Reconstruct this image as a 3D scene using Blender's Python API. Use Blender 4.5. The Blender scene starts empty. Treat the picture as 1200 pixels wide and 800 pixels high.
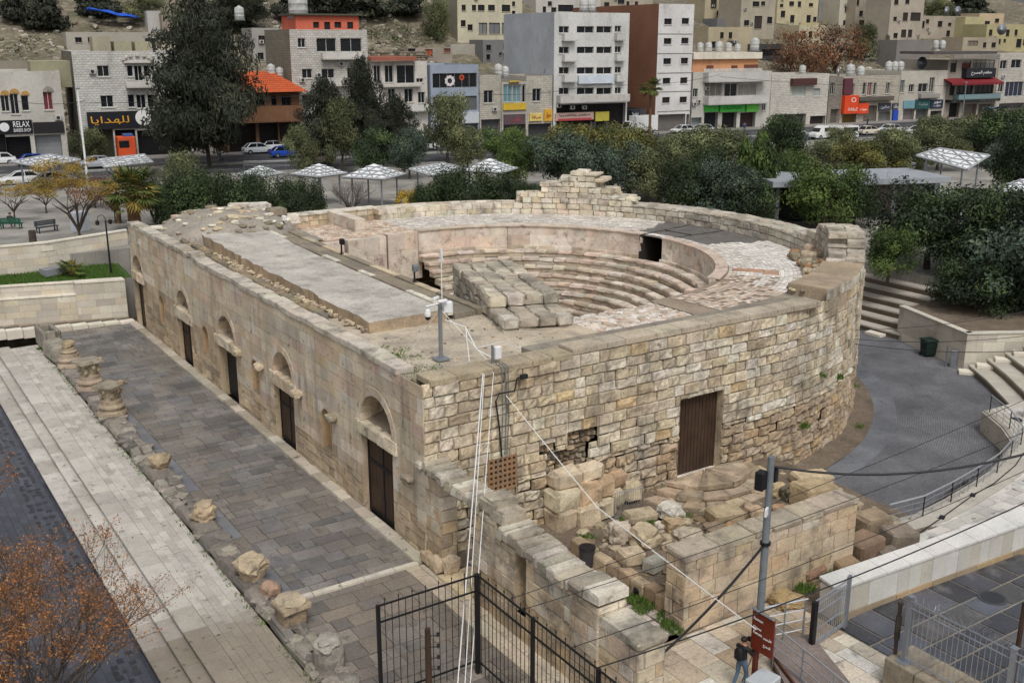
import bpy,math,random
from mathutils import Vector,Matrix,noise as mnoise
from math import sin,cos,pi,radians,hypot,atan2,sqrt
scene=bpy.context.scene
COL=scene.collection
RND=random.Random(7)
FPX,PITCH,CAMZ=1234.0,radians(16),19.0
AV,BV=(-.55,.835),(.835,.55)
CAM=Vector((-17.158,-31.92,CAMZ))
def ray(x,y):
 u=(x-600)/FPX;v=(400-y)/FPX
 up=v*cos(PITCH)-sin(PITCH);f=cos(PITCH)+v*sin(PITCH)
 return Vector((u*BV[0]+f*BV[1],u*AV[0]+f*AV[1],up))
def at_z(x,y,z):
 r=ray(x,y);return CAM+r*((z-CAMZ)/r.z)
def proj(p):
 d=Vector(p)-CAM
 R=d.x*BV[0]+d.y*AV[0];F=d.x*BV[1]+d.y*AV[1]
 zc=F*cos(PITCH)-d.z*sin(PITCH);yc=F*sin(PITCH)+d.z*cos(PITCH)
 return 600+FPX*R/zc,400-FPX*yc/zc,zc
def z_over(p,y):
 lo,hi=-5.0,120.0
 for _ in range(50):
  m=(lo+hi)/2
  if proj((p[0],p[1],m))[1]>y:lo=m
  else:hi=m
 return lo
def lin(c):
 return tuple((v/255/12.92 if v/255<=.04045 else((v/255+.055)/1.055)**2.4)for v in c)
def jit(c,a,r=RND):
 k=1+r.uniform(-a,a);return tuple(max(0,min(1,v*k*(1+r.uniform(-a,a)*.25)))for v in c)
def mixc(a,b,t):return tuple(a[i]*(1-t)+b[i]*t for i in range(3))
def sstep(a,b,x):
 t=max(0.,min(1.,(x-a)/(b-a)));return t*t*(3-2*t)
WLOC={}
def tag(o,label=None,cat=None,group=None,kind=None):
 if label:o['label']=label
 if cat:o['category']=cat
 if group:o['group']=group
 if kind:o['kind']=kind
 return o
def thing(name,label,cat,loc=(0,0,0),rz=0,group=None):
 o=bpy.data.objects.new(name,None);COL.objects.link(o)
 o.empty_display_size=.2
 o.location=loc;o.rotation_euler=(0,0,rz);WLOC[o.name]=(Vector(loc),rz)
 return tag(o,label,cat,group)
def copy_tree(o,parent=None):
 c=o.copy();COL.objects.link(c)
 if parent:c.parent=parent
 for ch in list(o.children):copy_tree(ch,c)
 return c
class MB:
 def __init__(s):s.v=[];s.f=[];s.t=[]
 def add(s,vs,fs,t=(1,1,1)):
  b=len(s.v);s.v.extend([tuple(p)for p in vs])
  for f in fs:s.f.append(tuple(b+i for i in f));s.t.append(t)
 def quad(s,a,b,c,d,t=(1,1,1)):s.add([a,b,c,d],[(0,1,2,3)],t)
 def box(s,c,d,t=(1,1,1),rz=0):
  x,y,z=d[0]/2,d[1]/2,d[2]/2;cs,sn=cos(rz),sin(rz);vs=[]
  for k in(-z,z):
   for(i,j)in((-x,-y),(x,-y),(x,y),(-x,y)):
    vs.append((c[0]+i*cs-j*sn,c[1]+i*sn+j*cs,c[2]+k))
  s.add(vs,[(3,2,1,0),(4,5,6,7),(0,1,5,4),(1,2,6,5),(2,3,7,6),(3,0,4,7)],t)
 def box2(s,a,b,t=(1,1,1)):
  s.box([(a[i]+b[i])/2 for i in range(3)],[abs(b[i]-a[i])for i in range(3)],t)
 def tube(s,pts,r,n=6,t=(1,1,1),cap=True):
  pts=[Vector(p)for p in pts];m=len(pts)
  rs=r if isinstance(r,(list,tuple))else[r]*m
  vs=[]
  for i,p in enumerate(pts):
   d=(pts[min(i+1,m-1)]-pts[max(i-1,0)])
   if d.length<1e-9:d=Vector((0,0,1))
   d.normalize()
   a=Vector((0,0,1))if abs(d.z)<.9 else Vector((1,0,0))
   e1=d.cross(a).normalized();e2=d.cross(e1)
   for k in range(n):
    an=2*pi*k/n;vs.append(p+(e1*cos(an)+e2*sin(an))*rs[i])
  fs=[]
  for i in range(m-1):
   for k in range(n):
    k2=(k+1)%n
    fs.append((i*n+k,i*n+k2,(i+1)*n+k2,(i+1)*n+k))
  if cap:fs+=[tuple(range(n-1,-1,-1)),tuple((m-1)*n+k for k in range(n))]
  s.add(vs,fs,t)
 def lathe(s,c,prof,n=14,t=(1,1,1),wob=0,seed=0):
  vs=[];m=len(prof)
  for(r,z)in prof:
   for k in range(n):
    an=2*pi*k/n
    rr=r*(1+wob*mnoise.noise((cos(an)*1.7+seed,sin(an)*1.7,z*2.3+seed)))
    vs.append((c[0]+rr*cos(an),c[1]+rr*sin(an),c[2]+z))
  fs=[]
  for i in range(m-1):
   for k in range(n):
    k2=(k+1)%n;fs.append((i*n+k,i*n+k2,(i+1)*n+k2,(i+1)*n+k))
  fs+=[tuple(range(n-1,-1,-1)),tuple((m-1)*n+k for k in range(n))]
  s.add(vs,fs,t)
 def prism(s,poly,z0,z1,t=(1,1,1),tt=None):
  n=len(poly)
  s.add([(p[0],p[1],z0)for p in poly]+[(p[0],p[1],z1)for p in poly],[(i,(i+1)%n,n+(i+1)%n,n+i)for i in range(n)]+[tuple(range(n-1,-1,-1))],t)
  s.add([(p[0],p[1],z1)for p in poly],[tuple(range(n))],tt or t)
 def stone8(s,P,e=.03,j=0,t=(1,1,1),r=RND):
  """chamfered block in the hexahedron P (8 corners, index = x + 2y + 4z)"""
  P=[Vector(p)for p in P]
  L=[max((P[1]-P[0]).length,.02),max((P[2]-P[0]).length,.02),max((P[4]-P[0]).length,.02)]
  ef=[min(.3,e/l)for l in L]
  vs=[]
  for(c,q)in CH_V:
   vs.append(tri(P,[q[0]+(1-2*q[0])*c[0]*ef[0],q[1]+(1-2*q[1])*c[1]*ef[1],q[2]+(1-2*q[2])*c[2]*ef[2]])+(Vector((r.uniform(-j,j),r.uniform(-j,j),r.uniform(-j,j)))if j else Vector((0,0,0))))
  s.add(vs,CH_F,t);dk_=tuple(v*.8 for v in t)
  n0=len(s.t)-len(CH_F)
  for q,f in enumerate(CH_F):
   if q in CH_E:s.t[n0+q]=dk_
 def stone(s,c,d,rz=0,e=.03,j=0,t=(1,1,1),tilt=(0,0)):
  M=Matrix.Rotation(rz,3,'Z')@Matrix.Rotation(tilt[0],3,'X')@Matrix.Rotation(tilt[1],3,'Y')
  P=[Vector(c)+M@Vector(((i-.5)*d[0],(k-.5)*d[1],(l-.5)*d[2]))for l in(0,1)for k in(0,1)for i in(0,1)]
  s.stone8(P,e,j,t)
 def rock(s,c,d,rz=0,seed=0,sub=2,rough=.22,t=(1,1,1),boxy=.55):
  V,F=ICO[sub];M=Matrix.Rotation(rz,3,'Z');vs=[]
  for p in V:
   m=max(abs(p.x),abs(p.y),abs(p.z));q=p.lerp(p/m*.85,boxy)
   k=1+rough*mnoise.noise(p*1.4+Vector((seed*3.1,seed*1.7,0)))+rough*.5*mnoise.noise(p*3.3+Vector((0,seed*2.3,5)))+rough*.35*mnoise.noise(p*7.5+Vector((seed,3,1)))
   q=M@Vector((q.x*d[0]/2*k,q.y*d[1]/2*k,q.z*d[2]/2*k));vs.append(Vector(c)+q)
  s.add(vs,F,t)
 def build(s,name,mat,parent=None,smooth=False,loc=None,local=False):
  me=bpy.data.meshes.new(name)
  vs=s.v;L=Vector((0,0,0))
  if parent is not None and not local:
   p=parent;L=Vector((0,0,0));rz=0
   while p is not None:
    if p.name in WLOC:L,rz=WLOC[p.name];break
    p=p.parent
   Mi=Matrix.Rotation(-rz,3,'Z');vs=[Mi@(Vector(v)-L)for v in vs]
  elif loc is not None:
   L=Vector(loc);vs=[Vector(v)-L for v in vs]
  me.from_pydata([tuple(v)for v in vs],[],s.f)
  a=me.attributes.new('tint','FLOAT_COLOR','FACE')
  flat=[]
  for t in s.t:flat+=[t[0],t[1],t[2],1.0]
  a.data.foreach_set('color',flat)
  if smooth:me.polygons.foreach_set('use_smooth',[True]*len(me.polygons))
  me.materials.append(mat)
  o=bpy.data.objects.new(name,me);COL.objects.link(o)
  if parent is not None:o.parent=parent
  elif loc is not None:o.location=loc
  return o
def tri(P,q):
 x,y,z=q;a=Vector((0,0,0))
 for i in range(8):
  w=(x if i&1 else 1-x)*(y if i&2 else 1-y)*(z if i&4 else 1-z);a+=P[i]*w
 return a
CH_V=[];CH_F=[];_idx={}
for _c in range(8):
 q=(_c&1,(_c>>1)&1,(_c>>2)&1)
 for a in range(3):
  _idx[(_c,a)]=len(CH_V);CH_V.append((tuple(0 if k==a else 1 for k in range(3)),q))
def _orient(f):
 pts=[]
 for i in f:
  c,q=CH_V[i];pts.append(Vector([q[k]+(1-2*q[k])*c[k]*.1-.5 for k in range(3)]))
 n=(pts[1]-pts[0]).cross(pts[2]-pts[0]);ce=sum(pts,Vector((0,0,0)))
 return tuple(f)if n.dot(ce)>0 else tuple(reversed(f))
for a in range(3):
 o1,o2=[k for k in range(3)if k!=a]
 for sd in(0,1):
  cs=[(sd<<a)|(i<<o1)|(k<<o2)for(i,k)in((0,0),(1,0),(1,1),(0,1))]
  CH_F.append(_orient([_idx[(c,a)]for c in cs]))
 for i in(0,1):
  for k in(0,1):
   c0=(i<<o1)|(k<<o2);c1=c0|(1<<a)
   CH_F.append(_orient([_idx[(c0,o1)],_idx[(c0,o2)],_idx[(c1,o2)],_idx[(c1,o1)]]))
CH_E={q for q,f in enumerate(CH_F)if len({CH_V[i][0]for i in f})>1}
for c in range(8):CH_F.append(_orient([_idx[(c,0)],_idx[(c,1)],_idx[(c,2)]]))
def _ico():
 import bmesh
 out={}
 for sub in(1,2,3):
  b=bmesh.new();bmesh.ops.create_icosphere(b,subdivisions=sub,radius=1)
  b.verts.ensure_lookup_table()
  out[sub]=([v.co.copy()for v in b.verts],[tuple(v.index for v in f.verts)for f in b.faces]);b.free()
 return out
ICO=_ico()
def text_mb(txt,size=1.0,depth=.02):
 """text as mesh data: centred in x, standing in the local xz plane, front towards -y"""
 cu=bpy.data.curves.new('lettering','FONT');cu.body=txt;cu.size=size;cu.align_x='CENTER';cu.align_y='CENTER';cu.extrude=depth/2
 cu.resolution_u=3
 o=bpy.data.objects.new('lettering',cu);COL.objects.link(o)
 dg=bpy.context.evaluated_depsgraph_get();me=bpy.data.meshes.new_from_object(o.evaluated_get(dg))
 mb=MB();mb.add([(v.co.x,-v.co.z,v.co.y)for v in me.vertices],[tuple(p.vertices)for p in me.polygons])
 bpy.data.objects.remove(o);bpy.data.curves.remove(cu);bpy.data.meshes.remove(me)
 return mb
def place_mb(mb,org,ux,uy,uz,w=None,h=None,t=(1,1,1)):
 """maps a local mesh onto axes; optionally stretches it to width w and height h"""
 if not mb.v:return mb
 xs=[v[0]for v in mb.v];zs=[v[2]for v in mb.v]
 sx=w/max(1e-6,max(xs)-min(xs))if w else 1;sz=h/max(1e-6,max(zs)-min(zs))if h else sx
 cx,cz=(max(xs)+min(xs))/2,(max(zs)+min(zs))/2
 o=MB();ux,uy,uz,org=Vector(ux),Vector(uy),Vector(uz),Vector(org)
 o.add([org+ux*((v[0]-cx)*sx)+uy*v[1]+uz*((v[2]-cz)*sz)for v in mb.v],mb.f,t)
 return o
def nt(m):return m.node_tree.nodes,m.node_tree.links
def M(name,col=(.5,.5,.5),tint=False,rough=.85,n=(1.2,.3),spots=(),bump=(6,.3),fine=(25,.12),spec=.3,metal=0,coord='pos',rnoise=0):
 m=bpy.data.materials.new(name);m.use_nodes=True;N,L=nt(m);b=N['Principled BSDF']
 b.inputs['Roughness'].default_value=rough;b.inputs['Metallic'].default_value=metal
 b.inputs['Specular IOR Level'].default_value=spec
 if coord=='pos':P=N.new('ShaderNodeNewGeometry').outputs['Position']
 else:P=N.new('ShaderNodeTexCoord').outputs['Object']
 def tex(scale,detail=6,rgh=.6,stretch=None):
  t=N.new('ShaderNodeTexNoise');t.inputs['Scale'].default_value=scale;t.inputs['Detail'].default_value=detail;t.inputs['Roughness'].default_value=rgh
  if stretch:
   mp=N.new('ShaderNodeMapping');mp.inputs['Scale'].default_value=stretch;L.new(P,mp.inputs['Vector']);L.new(mp.outputs[0],t.inputs['Vector'])
  else:L.new(P,t.inputs['Vector'])
  return t.outputs['Fac']
 def ramp(fac,lo,hi):
  r=N.new('ShaderNodeMapRange');r.inputs['From Min'].default_value=lo;r.inputs['From Max'].default_value=hi;L.new(fac,r.inputs['Value']);return r.outputs[0]
 def mix(f,a,c,mode='MIX'):
  x=N.new('ShaderNodeMix');x.data_type='RGBA';x.blend_type=mode
  if isinstance(f,float):x.inputs[0].default_value=f
  else:L.new(f,x.inputs[0])
  for s,k in((a,6),(c,7)):
   if isinstance(s,tuple):x.inputs[k].default_value=(*s[:3],1)
   else:L.new(s,x.inputs[k])
  return x.outputs[2]
 if tint:
  at=N.new('ShaderNodeAttribute');at.attribute_name='tint';c=at.outputs['Color']
 else:
  rg=N.new('ShaderNodeRGB');rg.outputs[0].default_value=(*col,1);c=rg.outputs[0]
 def bright(c,fac,amp):
  r=N.new('ShaderNodeMapRange');r.inputs['From Min'].default_value=.3;r.inputs['From Max'].default_value=.7
  r.inputs['To Min'].default_value=1-amp;r.inputs['To Max'].default_value=1+amp;L.new(fac,r.inputs['Value'])
  h=N.new('ShaderNodeVectorMath');h.operation='SCALE';L.new(c,h.inputs[0]);L.new(r.outputs[0],h.inputs['Scale']);return h.outputs[0]
 if n:c=bright(c,tex(n[0]),n[1])
 if fine:c=bright(c,tex(fine[0],3),fine[1])
 for sp in spots:
  sc,lo,hi,sc_col,st=sp[:5]
  f=ramp(tex(sc,8,.68,sp[5]if len(sp)>5 else None),lo,hi)
  mm=N.new('ShaderNodeMath');mm.operation='MULTIPLY';mm.inputs[1].default_value=st;mm.use_clamp=True;L.new(f,mm.inputs[0])
  c=mix(mm.outputs[0],c,sc_col)
 L.new(c,b.inputs['Base Color'])
 if rnoise:
  r=N.new('ShaderNodeMapRange');r.inputs['From Min'].default_value=.35;r.inputs['From Max'].default_value=.65
  r.inputs['To Min'].default_value=max(.05,rough-rnoise);r.inputs['To Max'].default_value=min(1,rough+rnoise*.6);L.new(tex(.35,4),r.inputs['Value']);L.new(r.outputs[0],b.inputs['Roughness'])
 if bump:
  bp=N.new('ShaderNodeBump');bp.inputs['Strength'].default_value=bump[1];bp.inputs['Distance'].default_value=.06
  L.new(tex(bump[0],8,.65),bp.inputs['Height']);L.new(bp.outputs[0],b.inputs['Normal'])
 return m
def leafmat(name):
 m=bpy.data.materials.new(name);m.use_nodes=True;N,L=nt(m);b=N['Principled BSDF']
 at=N.new('ShaderNodeAttribute');at.attribute_name='tint'
 oi=N.new('ShaderNodeObjectInfo');hs=N.new('ShaderNodeHueSaturation')
 r=N.new('ShaderNodeMapRange');r.inputs['To Min'].default_value=.8;r.inputs['To Max'].default_value=1.25;L.new(oi.outputs['Random'],r.inputs['Value'])
 L.new(at.outputs['Color'],hs.inputs['Color']);L.new(r.outputs[0],hs.inputs['Value'])
 L.new(hs.outputs[0],b.inputs['Base Color']);b.inputs['Roughness'].default_value=.65;b.inputs['Specular IOR Level'].default_value=.2
 return m
def tilemat(name,c1,c2,mortar,scale,rough=.6,w=.5,h=.25,msize=.02,rot=0,rn=.15,spots=(),polar=None):
 """paving pattern laid in world metres"""
 m=bpy.data.materials.new(name);m.use_nodes=True;N,L=nt(m);b=N['Principled BSDF']
 P=N.new('ShaderNodeNewGeometry').outputs['Position']
 mp=N.new('ShaderNodeMapping');mp.inputs['Rotation'].default_value=(0,0,rot)
 if polar:
  sb=N.new('ShaderNodeVectorMath');sb.operation='SUBTRACT';sb.inputs[1].default_value=(polar[0],polar[1],0);L.new(P,sb.inputs[0])
  sx=N.new('ShaderNodeSeparateXYZ');L.new(sb.outputs[0],sx.inputs[0])
  ln=N.new('ShaderNodeVectorMath');ln.operation='LENGTH';L.new(sb.outputs[0],ln.inputs[0])
  an=N.new('ShaderNodeMath');an.operation='ARCTAN2';L.new(sx.outputs[1],an.inputs[0]);L.new(sx.outputs[0],an.inputs[1])
  mu=N.new('ShaderNodeMath');mu.operation='MULTIPLY';mu.inputs[1].default_value=polar[2];L.new(an.outputs[0],mu.inputs[0])
  cb=N.new('ShaderNodeCombineXYZ');L.new(mu.outputs[0],cb.inputs[0]);L.new(ln.outputs['Value'],cb.inputs[1]);L.new(cb.outputs[0],mp.inputs[0])
 else:L.new(P,mp.inputs[0])
 br=N.new('ShaderNodeTexBrick');br.inputs['Scale'].default_value=scale;br.inputs['Brick Width'].default_value=w;br.inputs['Row Height'].default_value=h
 br.inputs['Mortar Size'].default_value=msize;br.inputs['Color1'].default_value=(*c1,1);br.inputs['Color2'].default_value=(*c2,1);br.inputs['Mortar'].default_value=(*mortar,1)
 br.inputs['Mortar Smooth'].default_value=.3
 L.new(mp.outputs[0],br.inputs['Vector'])
 nz=N.new('ShaderNodeTexNoise');nz.inputs['Scale'].default_value=.35;nz.inputs['Detail'].default_value=8;nz.inputs['Roughness'].default_value=.65;L.new(P,nz.inputs['Vector'])
 r=N.new('ShaderNodeMapRange');r.inputs['From Min'].default_value=.3;r.inputs['From Max'].default_value=.7;r.inputs['To Min'].default_value=.65;r.inputs['To Max'].default_value=1.35;L.new(nz.outputs['Fac'],r.inputs['Value'])
 h2=N.new('ShaderNodeVectorMath');h2.operation='SCALE';L.new(br.outputs['Color'],h2.inputs[0]);L.new(r.outputs[0],h2.inputs['Scale'])
 L.new(h2.outputs[0],b.inputs['Base Color'])
 r2=N.new('ShaderNodeMapRange');r2.inputs['From Min'].default_value=.35;r2.inputs['From Max'].default_value=.65;r2.inputs['To Min'].default_value=max(.05,rough-rn);r2.inputs['To Max'].default_value=rough+rn;L.new(nz.outputs['Fac'],r2.inputs['Value'])
 L.new(r2.outputs[0],b.inputs['Roughness'])
 bp=N.new('ShaderNodeBump');bp.inputs['Strength'].default_value=.35;bp.inputs['Distance'].default_value=.02;bp.invert=True
 L.new(br.outputs['Fac'],bp.inputs['Height']);L.new(bp.outputs[0],b.inputs['Normal'])
 return m
DARK=(.035,.032,.028)
LICH=(.10,.095,.085)
MT={}
MT['ashlar']=M('limestone_rusticated',tint=True,n=(1.8,.26),fine=(11,.24),spots=((.42,.50,.66,(.24,.19,.135),.7),(.8,.52,.68,(.13,.115,.095),.75,(1,1,.28)),(.3,.56,.68,(.47,.42,.34),.5),(2.6,.57,.68,(.075,.066,.053),.75),(6,.6,.7,(.06,.054,.046),.6),(1.2,.62,.7,(.42,.34,.22),.5)),bump=(5,.55))
MT['facade']=M('limestone_dressed',tint=True,n=(.6,.22),fine=(12,.12),spots=((.9,.54,.7,(.36,.24,.14),.45,(1,1,.3)),(.6,.58,.72,(.60,.55,.47),.5),(.7,.54,.70,(.16,.14,.12),.7,(1.4,1.4,.2)),(2.2,.57,.68,(.10,.09,.075),.75),(5,.66,.74,(.04,.036,.03),.8)),bump=(4,.45))
MT['rubble']=M('limestone_rubble',tint=True,n=(1.6,.28),fine=(16,.2),spots=((1.8,.56,.68,(.09,.085,.072),.8),(.9,.60,.72,(.40,.27,.15),.4)),bump=(4,.8))
MT['ruinwall']=M('limestone_lichen',tint=True,n=(.9,.22),fine=(14,.16),spots=((.8,.49,.64,(.14,.125,.105),.7),(2.4,.58,.7,(.055,.05,.045),.7),(.7,.6,.74,(.34,.2,.1),.4,(1,1,.4))),bump=(5,.6))
MT['cement']=M('weathered_cement',(.30,.28,.25),tint=True,n=(.5,.22),fine=(9,.2),spots=((.7,.50,.68,(.17,.155,.135),.6),(2.2,.60,.7,(.06,.055,.05),.6),(1.1,.6,.72,(.42,.36,.27),.5)),bump=(5,.5))
MT['flag']=M('flagstone_worn',tint=True,rough=.55,n=(.45,.3),fine=(10,.2),spots=((.35,.5,.68,(.085,.08,.074),.55),(1.8,.54,.68,(.05,.047,.044),.65),(7,.58,.68,(.05,.047,.044),.5),(1.0,.62,.72,(.26,.23,.19),.5)),bump=(5,.3),rnoise=.25,spec=.4)
MT['pale']=M('pale_limestone_paving',tint=True,rough=.8,n=(.7,.14),fine=(14,.1),spots=((1.1,.54,.72,(.22,.20,.17),.6),(2.6,.60,.67,(.06,.055,.05),.75),(.3,.55,.75,(.26,.245,.22),.4)),bump=(8,.25))
MT['modern']=M('modern_stone_cladding',tint=True,n=(.5,.14),fine=(12,.08),spots=((.8,.58,.75,(.30,.23,.14),.4,(1,1,.3)),(.9,.62,.76,(.12,.11,.1),.5,(2.5,2.5,.25))),bump=(8,.15))
MT['seat']=M('theatre_seat_stone',tint=True,n=(1.1,.2),fine=(14,.12),spots=((1.6,.53,.68,(.14,.12,.10),.7),(.8,.58,.74,(.42,.27,.17),.45)),bump=(5,.5))
MT['wood']=M('dark_timber',(.058,.034,.021),n=(1.0,.4),fine=(30,.3),spots=((6,.55,.75,(.10,.065,.04),.5,(6,6,.3)),),bump=(12,.3),rough=.6)
MT['dirt']=M('bare_earth',(.16,.125,.09),n=(.8,.3),fine=(9,.3),spots=((1.2,.55,.7,(.07,.06,.045),.6),(2.0,.6,.7,(.30,.26,.2),.5)),bump=(8,.7))
MT['asph']=M('asphalt',(.055,.056,.06),n=(.3,.2),fine=(20,.15),bump=(20,.15),rough=.7)
MT['iron']=M('black_iron',(.012,.012,.013),rough=.5,n=None,fine=None,bump=None,metal=0,coord='obj')
MT['steel']=M('galvanised_steel',(.32,.34,.37),rough=.4,n=(3,.15),fine=None,bump=None,metal=.6,coord='obj')
MT['bright_steel']=M('bright_railing_steel',(.62,.63,.65),rough=.3,n=None,fine=None,bump=None,metal=.8,coord='obj')
MT['pole']=M('grey_pole_paint',(.16,.18,.19),rough=.6,n=(3,.2),fine=None,bump=None)
MT['white']=M('white_paint',(.75,.75,.74),rough=.5,n=(1.5,.1),fine=None,bump=None,coord='obj')
MT['bark']=M('bark',(.075,.058,.042),n=(3,.35),fine=(20,.3),bump=(10,.8),coord='obj')
MT['leaf']=leafmat('leaves')
MT['twig']=M('twigs',(.10,.082,.068),n=None,fine=None,bump=None)
MT['grass']=M('grass_blades',tint=True,n=None,fine=None,bump=None,rough=.7)
MT['glass']=M('dark_window_glass',(.012,.014,.017),rough=.15,n=(2,.3),fine=None,bump=None,spec=.5)
MT['tintp']=M('painted',tint=True,rough=.6,n=(.7,.12),fine=(8,.06),bump=None)
MT['tintw']=M('weathered_plaster',tint=True,rough=.85,n=(.22,.14),fine=(3,.08),spots=((.5,.56,.72,(.22,.2,.17),.45,(1,1,.3)),(1.6,.62,.72,(.09,.085,.08),.55)),bump=(3,.2))
MT['car']=M('car_paint',tint=True,rough=.25,n=None,fine=None,bump=None,spec=.5)
MT['rubber']=M('rubber',(.02,.02,.02),n=None,fine=None,bump=None)
MT['cable']=M('cable_black',(.02,.02,.022),n=None,fine=None,bump=None,rough=.6)
MT['rope']=M('white_cable',(.7,.7,.68),n=None,fine=None,bump=None,rough=.6)
def brickwall(name,c1,c2,mort,bw=.6,bh=.3,spots=True):
 """small-block stone facing: brick bond along the wall, with stains"""
 m=M(name,tint=True,n=(.25,.12),fine=(4,.08),spots=((.5,.56,.72,(.2,.18,.15),.45,(1,1,.3)),(1.6,.62,.72,(.1,.095,.09),.6))if spots else(),bump=None)
 N,L=nt(m);b=N['Principled BSDF']
 P=N.new('ShaderNodeNewGeometry').outputs['Position'];sx=N.new('ShaderNodeSeparateXYZ');L.new(P,sx.inputs[0])
 ad=N.new('ShaderNodeMath');ad.operation='SUBTRACT';L.new(sx.outputs[0],ad.inputs[0]);L.new(sx.outputs[1],ad.inputs[1])
 cb=N.new('ShaderNodeCombineXYZ');L.new(ad.outputs[0],cb.inputs[0]);L.new(sx.outputs[2],cb.inputs[1])
 br=N.new('ShaderNodeTexBrick');br.inputs['Scale'].default_value=1;br.inputs['Brick Width'].default_value=bw;br.inputs['Row Height'].default_value=bh;br.inputs['Mortar Size'].default_value=.03
 br.inputs['Color1'].default_value=(*c1,1);br.inputs['Color2'].default_value=(*c2,1);br.inputs['Mortar'].default_value=(*mort,1);L.new(cb.outputs[0],br.inputs['Vector'])
 src=b.inputs['Base Color'].links[0].from_socket
 x=N.new('ShaderNodeMix');x.data_type='RGBA';x.blend_type='MULTIPLY';x.inputs[0].default_value=1;L.new(src,x.inputs[6]);L.new(br.outputs['Color'],x.inputs[7]);L.new(x.outputs[2],b.inputs['Base Color'])
 bp=N.new('ShaderNodeBump');bp.inputs['Strength'].default_value=.4;bp.inputs['Distance'].default_value=.04;bp.invert=True;L.new(br.outputs['Fac'],bp.inputs['Height']);L.new(bp.outputs[0],b.inputs['Normal'])
 return m
MT['blockwall']=brickwall('block_stone_facing',(1,1,1),(.8,.79,.77),(.55,.53,.5))
def cut(rects,h):
 out=[]
 for(a,b,c,d)in rects:
  ha,hb,hc,hd=h
  if hb<=a or ha>=b or hd<=c or hc>=d:out.append((a,b,c,d));continue
  if ha>a:out.append((a,ha,c,d))
  if hb<b:out.append((hb,b,c,d))
  a2,b2=max(a,ha),min(b,hb)
  if hc>c:out.append((a2,b2,c,hc))
  if hd<d:out.append((a2,b2,hd,d))
 return out
def arch_rects(uc,zs,r,step=.09):
 n=max(3,int(r/step));o=[]
 for i in range(n):
  z0,z1=r*i/n,r*(i+1)/n;w=sqrt(max(0,r*r-((z0+z1)/2)**2));o.append((uc-w,uc+w,zs+z0,zs+z1))
 return o
def ashlar(mb,fpos,u0,u1,z0,z1,ch=.5,lw=(.6,1.3),holes=(),dj=.04,d0=0,tintf=None,e=.03,seed=0,back=.06,nx=3,nz=2,rough=.012,keep=None):
 r=random.Random(seed);z=z0
 while z<z1-.02:
  h=ch*r.uniform(.86,1.14)
  if z1-z-h<ch*.45:h=z1-z
  u=u0-r.uniform(0,lw[0])
  while u<u1:
   l=r.uniform(*lw)
   a,b=max(u,u0),min(u+l,u1)
   if u1-b<.18:b=u1;l=b-u
   u+=l
   if b-a<.02:continue
   if keep and not keep((a+b)/2,z+h/2,r):continue
   rs=[(a,b,z,z+h)]
   for hl in holes:
    if hl[1]>a and hl[0]<b and hl[3]>z and hl[2]<z+h:rs=cut(rs,hl)
   d=d0+r.uniform(-dj,dj);t=tintf((a+b)/2,z+h/2,r)
   for(p,q,s,w)in rs:
    if q-p<.015 or w-s<.015:continue
    ee=min(e,(q-p)*.25,(w-s)*.25);full=len(rs)==1
    mx,mz=(nx,nz)if full else(1,1)
    vs=[]
    for k in range(mz+1):
     for i in range(mx+1):
      uu=p+ee+(q-p-2*ee)*i/mx;zz=s+ee+(w-s-2*ee)*k/mz
      vs.append(fpos(uu,zz,d+(r.uniform(-rough,rough)if full else 0)))
    fs=[(k*(mx+1)+i,k*(mx+1)+i+1,(k+1)*(mx+1)+i+1,(k+1)*(mx+1)+i)for k in range(mz)for i in range(mx)]
    n0=len(vs);vs+=[fpos(p,s,d-back),fpos(q,s,d-back),fpos(q,w,d-back),fpos(p,w,d-back)]
    c=[0,mx,(mz+1)*(mx+1)-1,mz*(mx+1)]
    e0=list(range(0,mx+1));e2=list(range(mz*(mx+1),(mz+1)*(mx+1)))
    e1=[k*(mx+1)+mx for k in range(mz+1)];e3=[k*(mx+1)for k in range(mz+1)]
    fs+=[tuple([n0,n0+1]+e0[::-1]),tuple([n0+1,n0+2]+e1[::-1]),tuple([n0+2,n0+3]+e2),tuple([n0+3,n0]+e3)]
    nf=mx*mz;mb.add(vs,fs[:nf],t);b_=len(mb.v)-len(vs);dk_=tuple(v*.8 for v in t)
    for f_ in fs[nf:]:mb.f.append(tuple(b_+i for i in f_));mb.t.append(dk_)
  z+=h
def flags(mb,x0,x1,y0,y1,z,row,ln,tintf,along='y',seed=0,gap=.012,hj=.006,clip=None):
 """paving slabs laid in rows"""
 r=random.Random(seed);a=x0 if along=='y' else y0;a1=x1 if along=='y' else y1;s0,s1=(y0,y1)if along=='y' else(x0,x1)
 while a<a1-.01:
  w=r.uniform(*row);w=a1-a if a1-a-w<row[0]*.5 else w
  p=s0-r.uniform(0,ln[0])
  while p<s1:
   l=r.uniform(*ln);q0,q1=max(p,s0),min(p+l,s1);p+=l
   if q1-q0<.03:continue
   zz=z+r.uniform(-hj,hj);c=[(a+gap,q0+gap),(a+w-gap,q0+gap),(a+w-gap,q1-gap),(a+gap,q1-gap)]
   if along!='y':c=[(v,u)for(u,v)in c][::-1]
   if clip and not clip(sum(k[0]for k in c)/4,sum(k[1]for k in c)/4):continue
   mb.add([(k[0],k[1],zz)for k in c]+[(k[0],k[1],zz-.05)for k in c],[(0,1,2,3),(4,5,1,0),(5,6,2,1),(6,7,3,2),(7,4,0,3)],tintf((c[0][0]+c[2][0])/2,(c[0][1]+c[2][1])/2,r))
  a+=w
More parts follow.
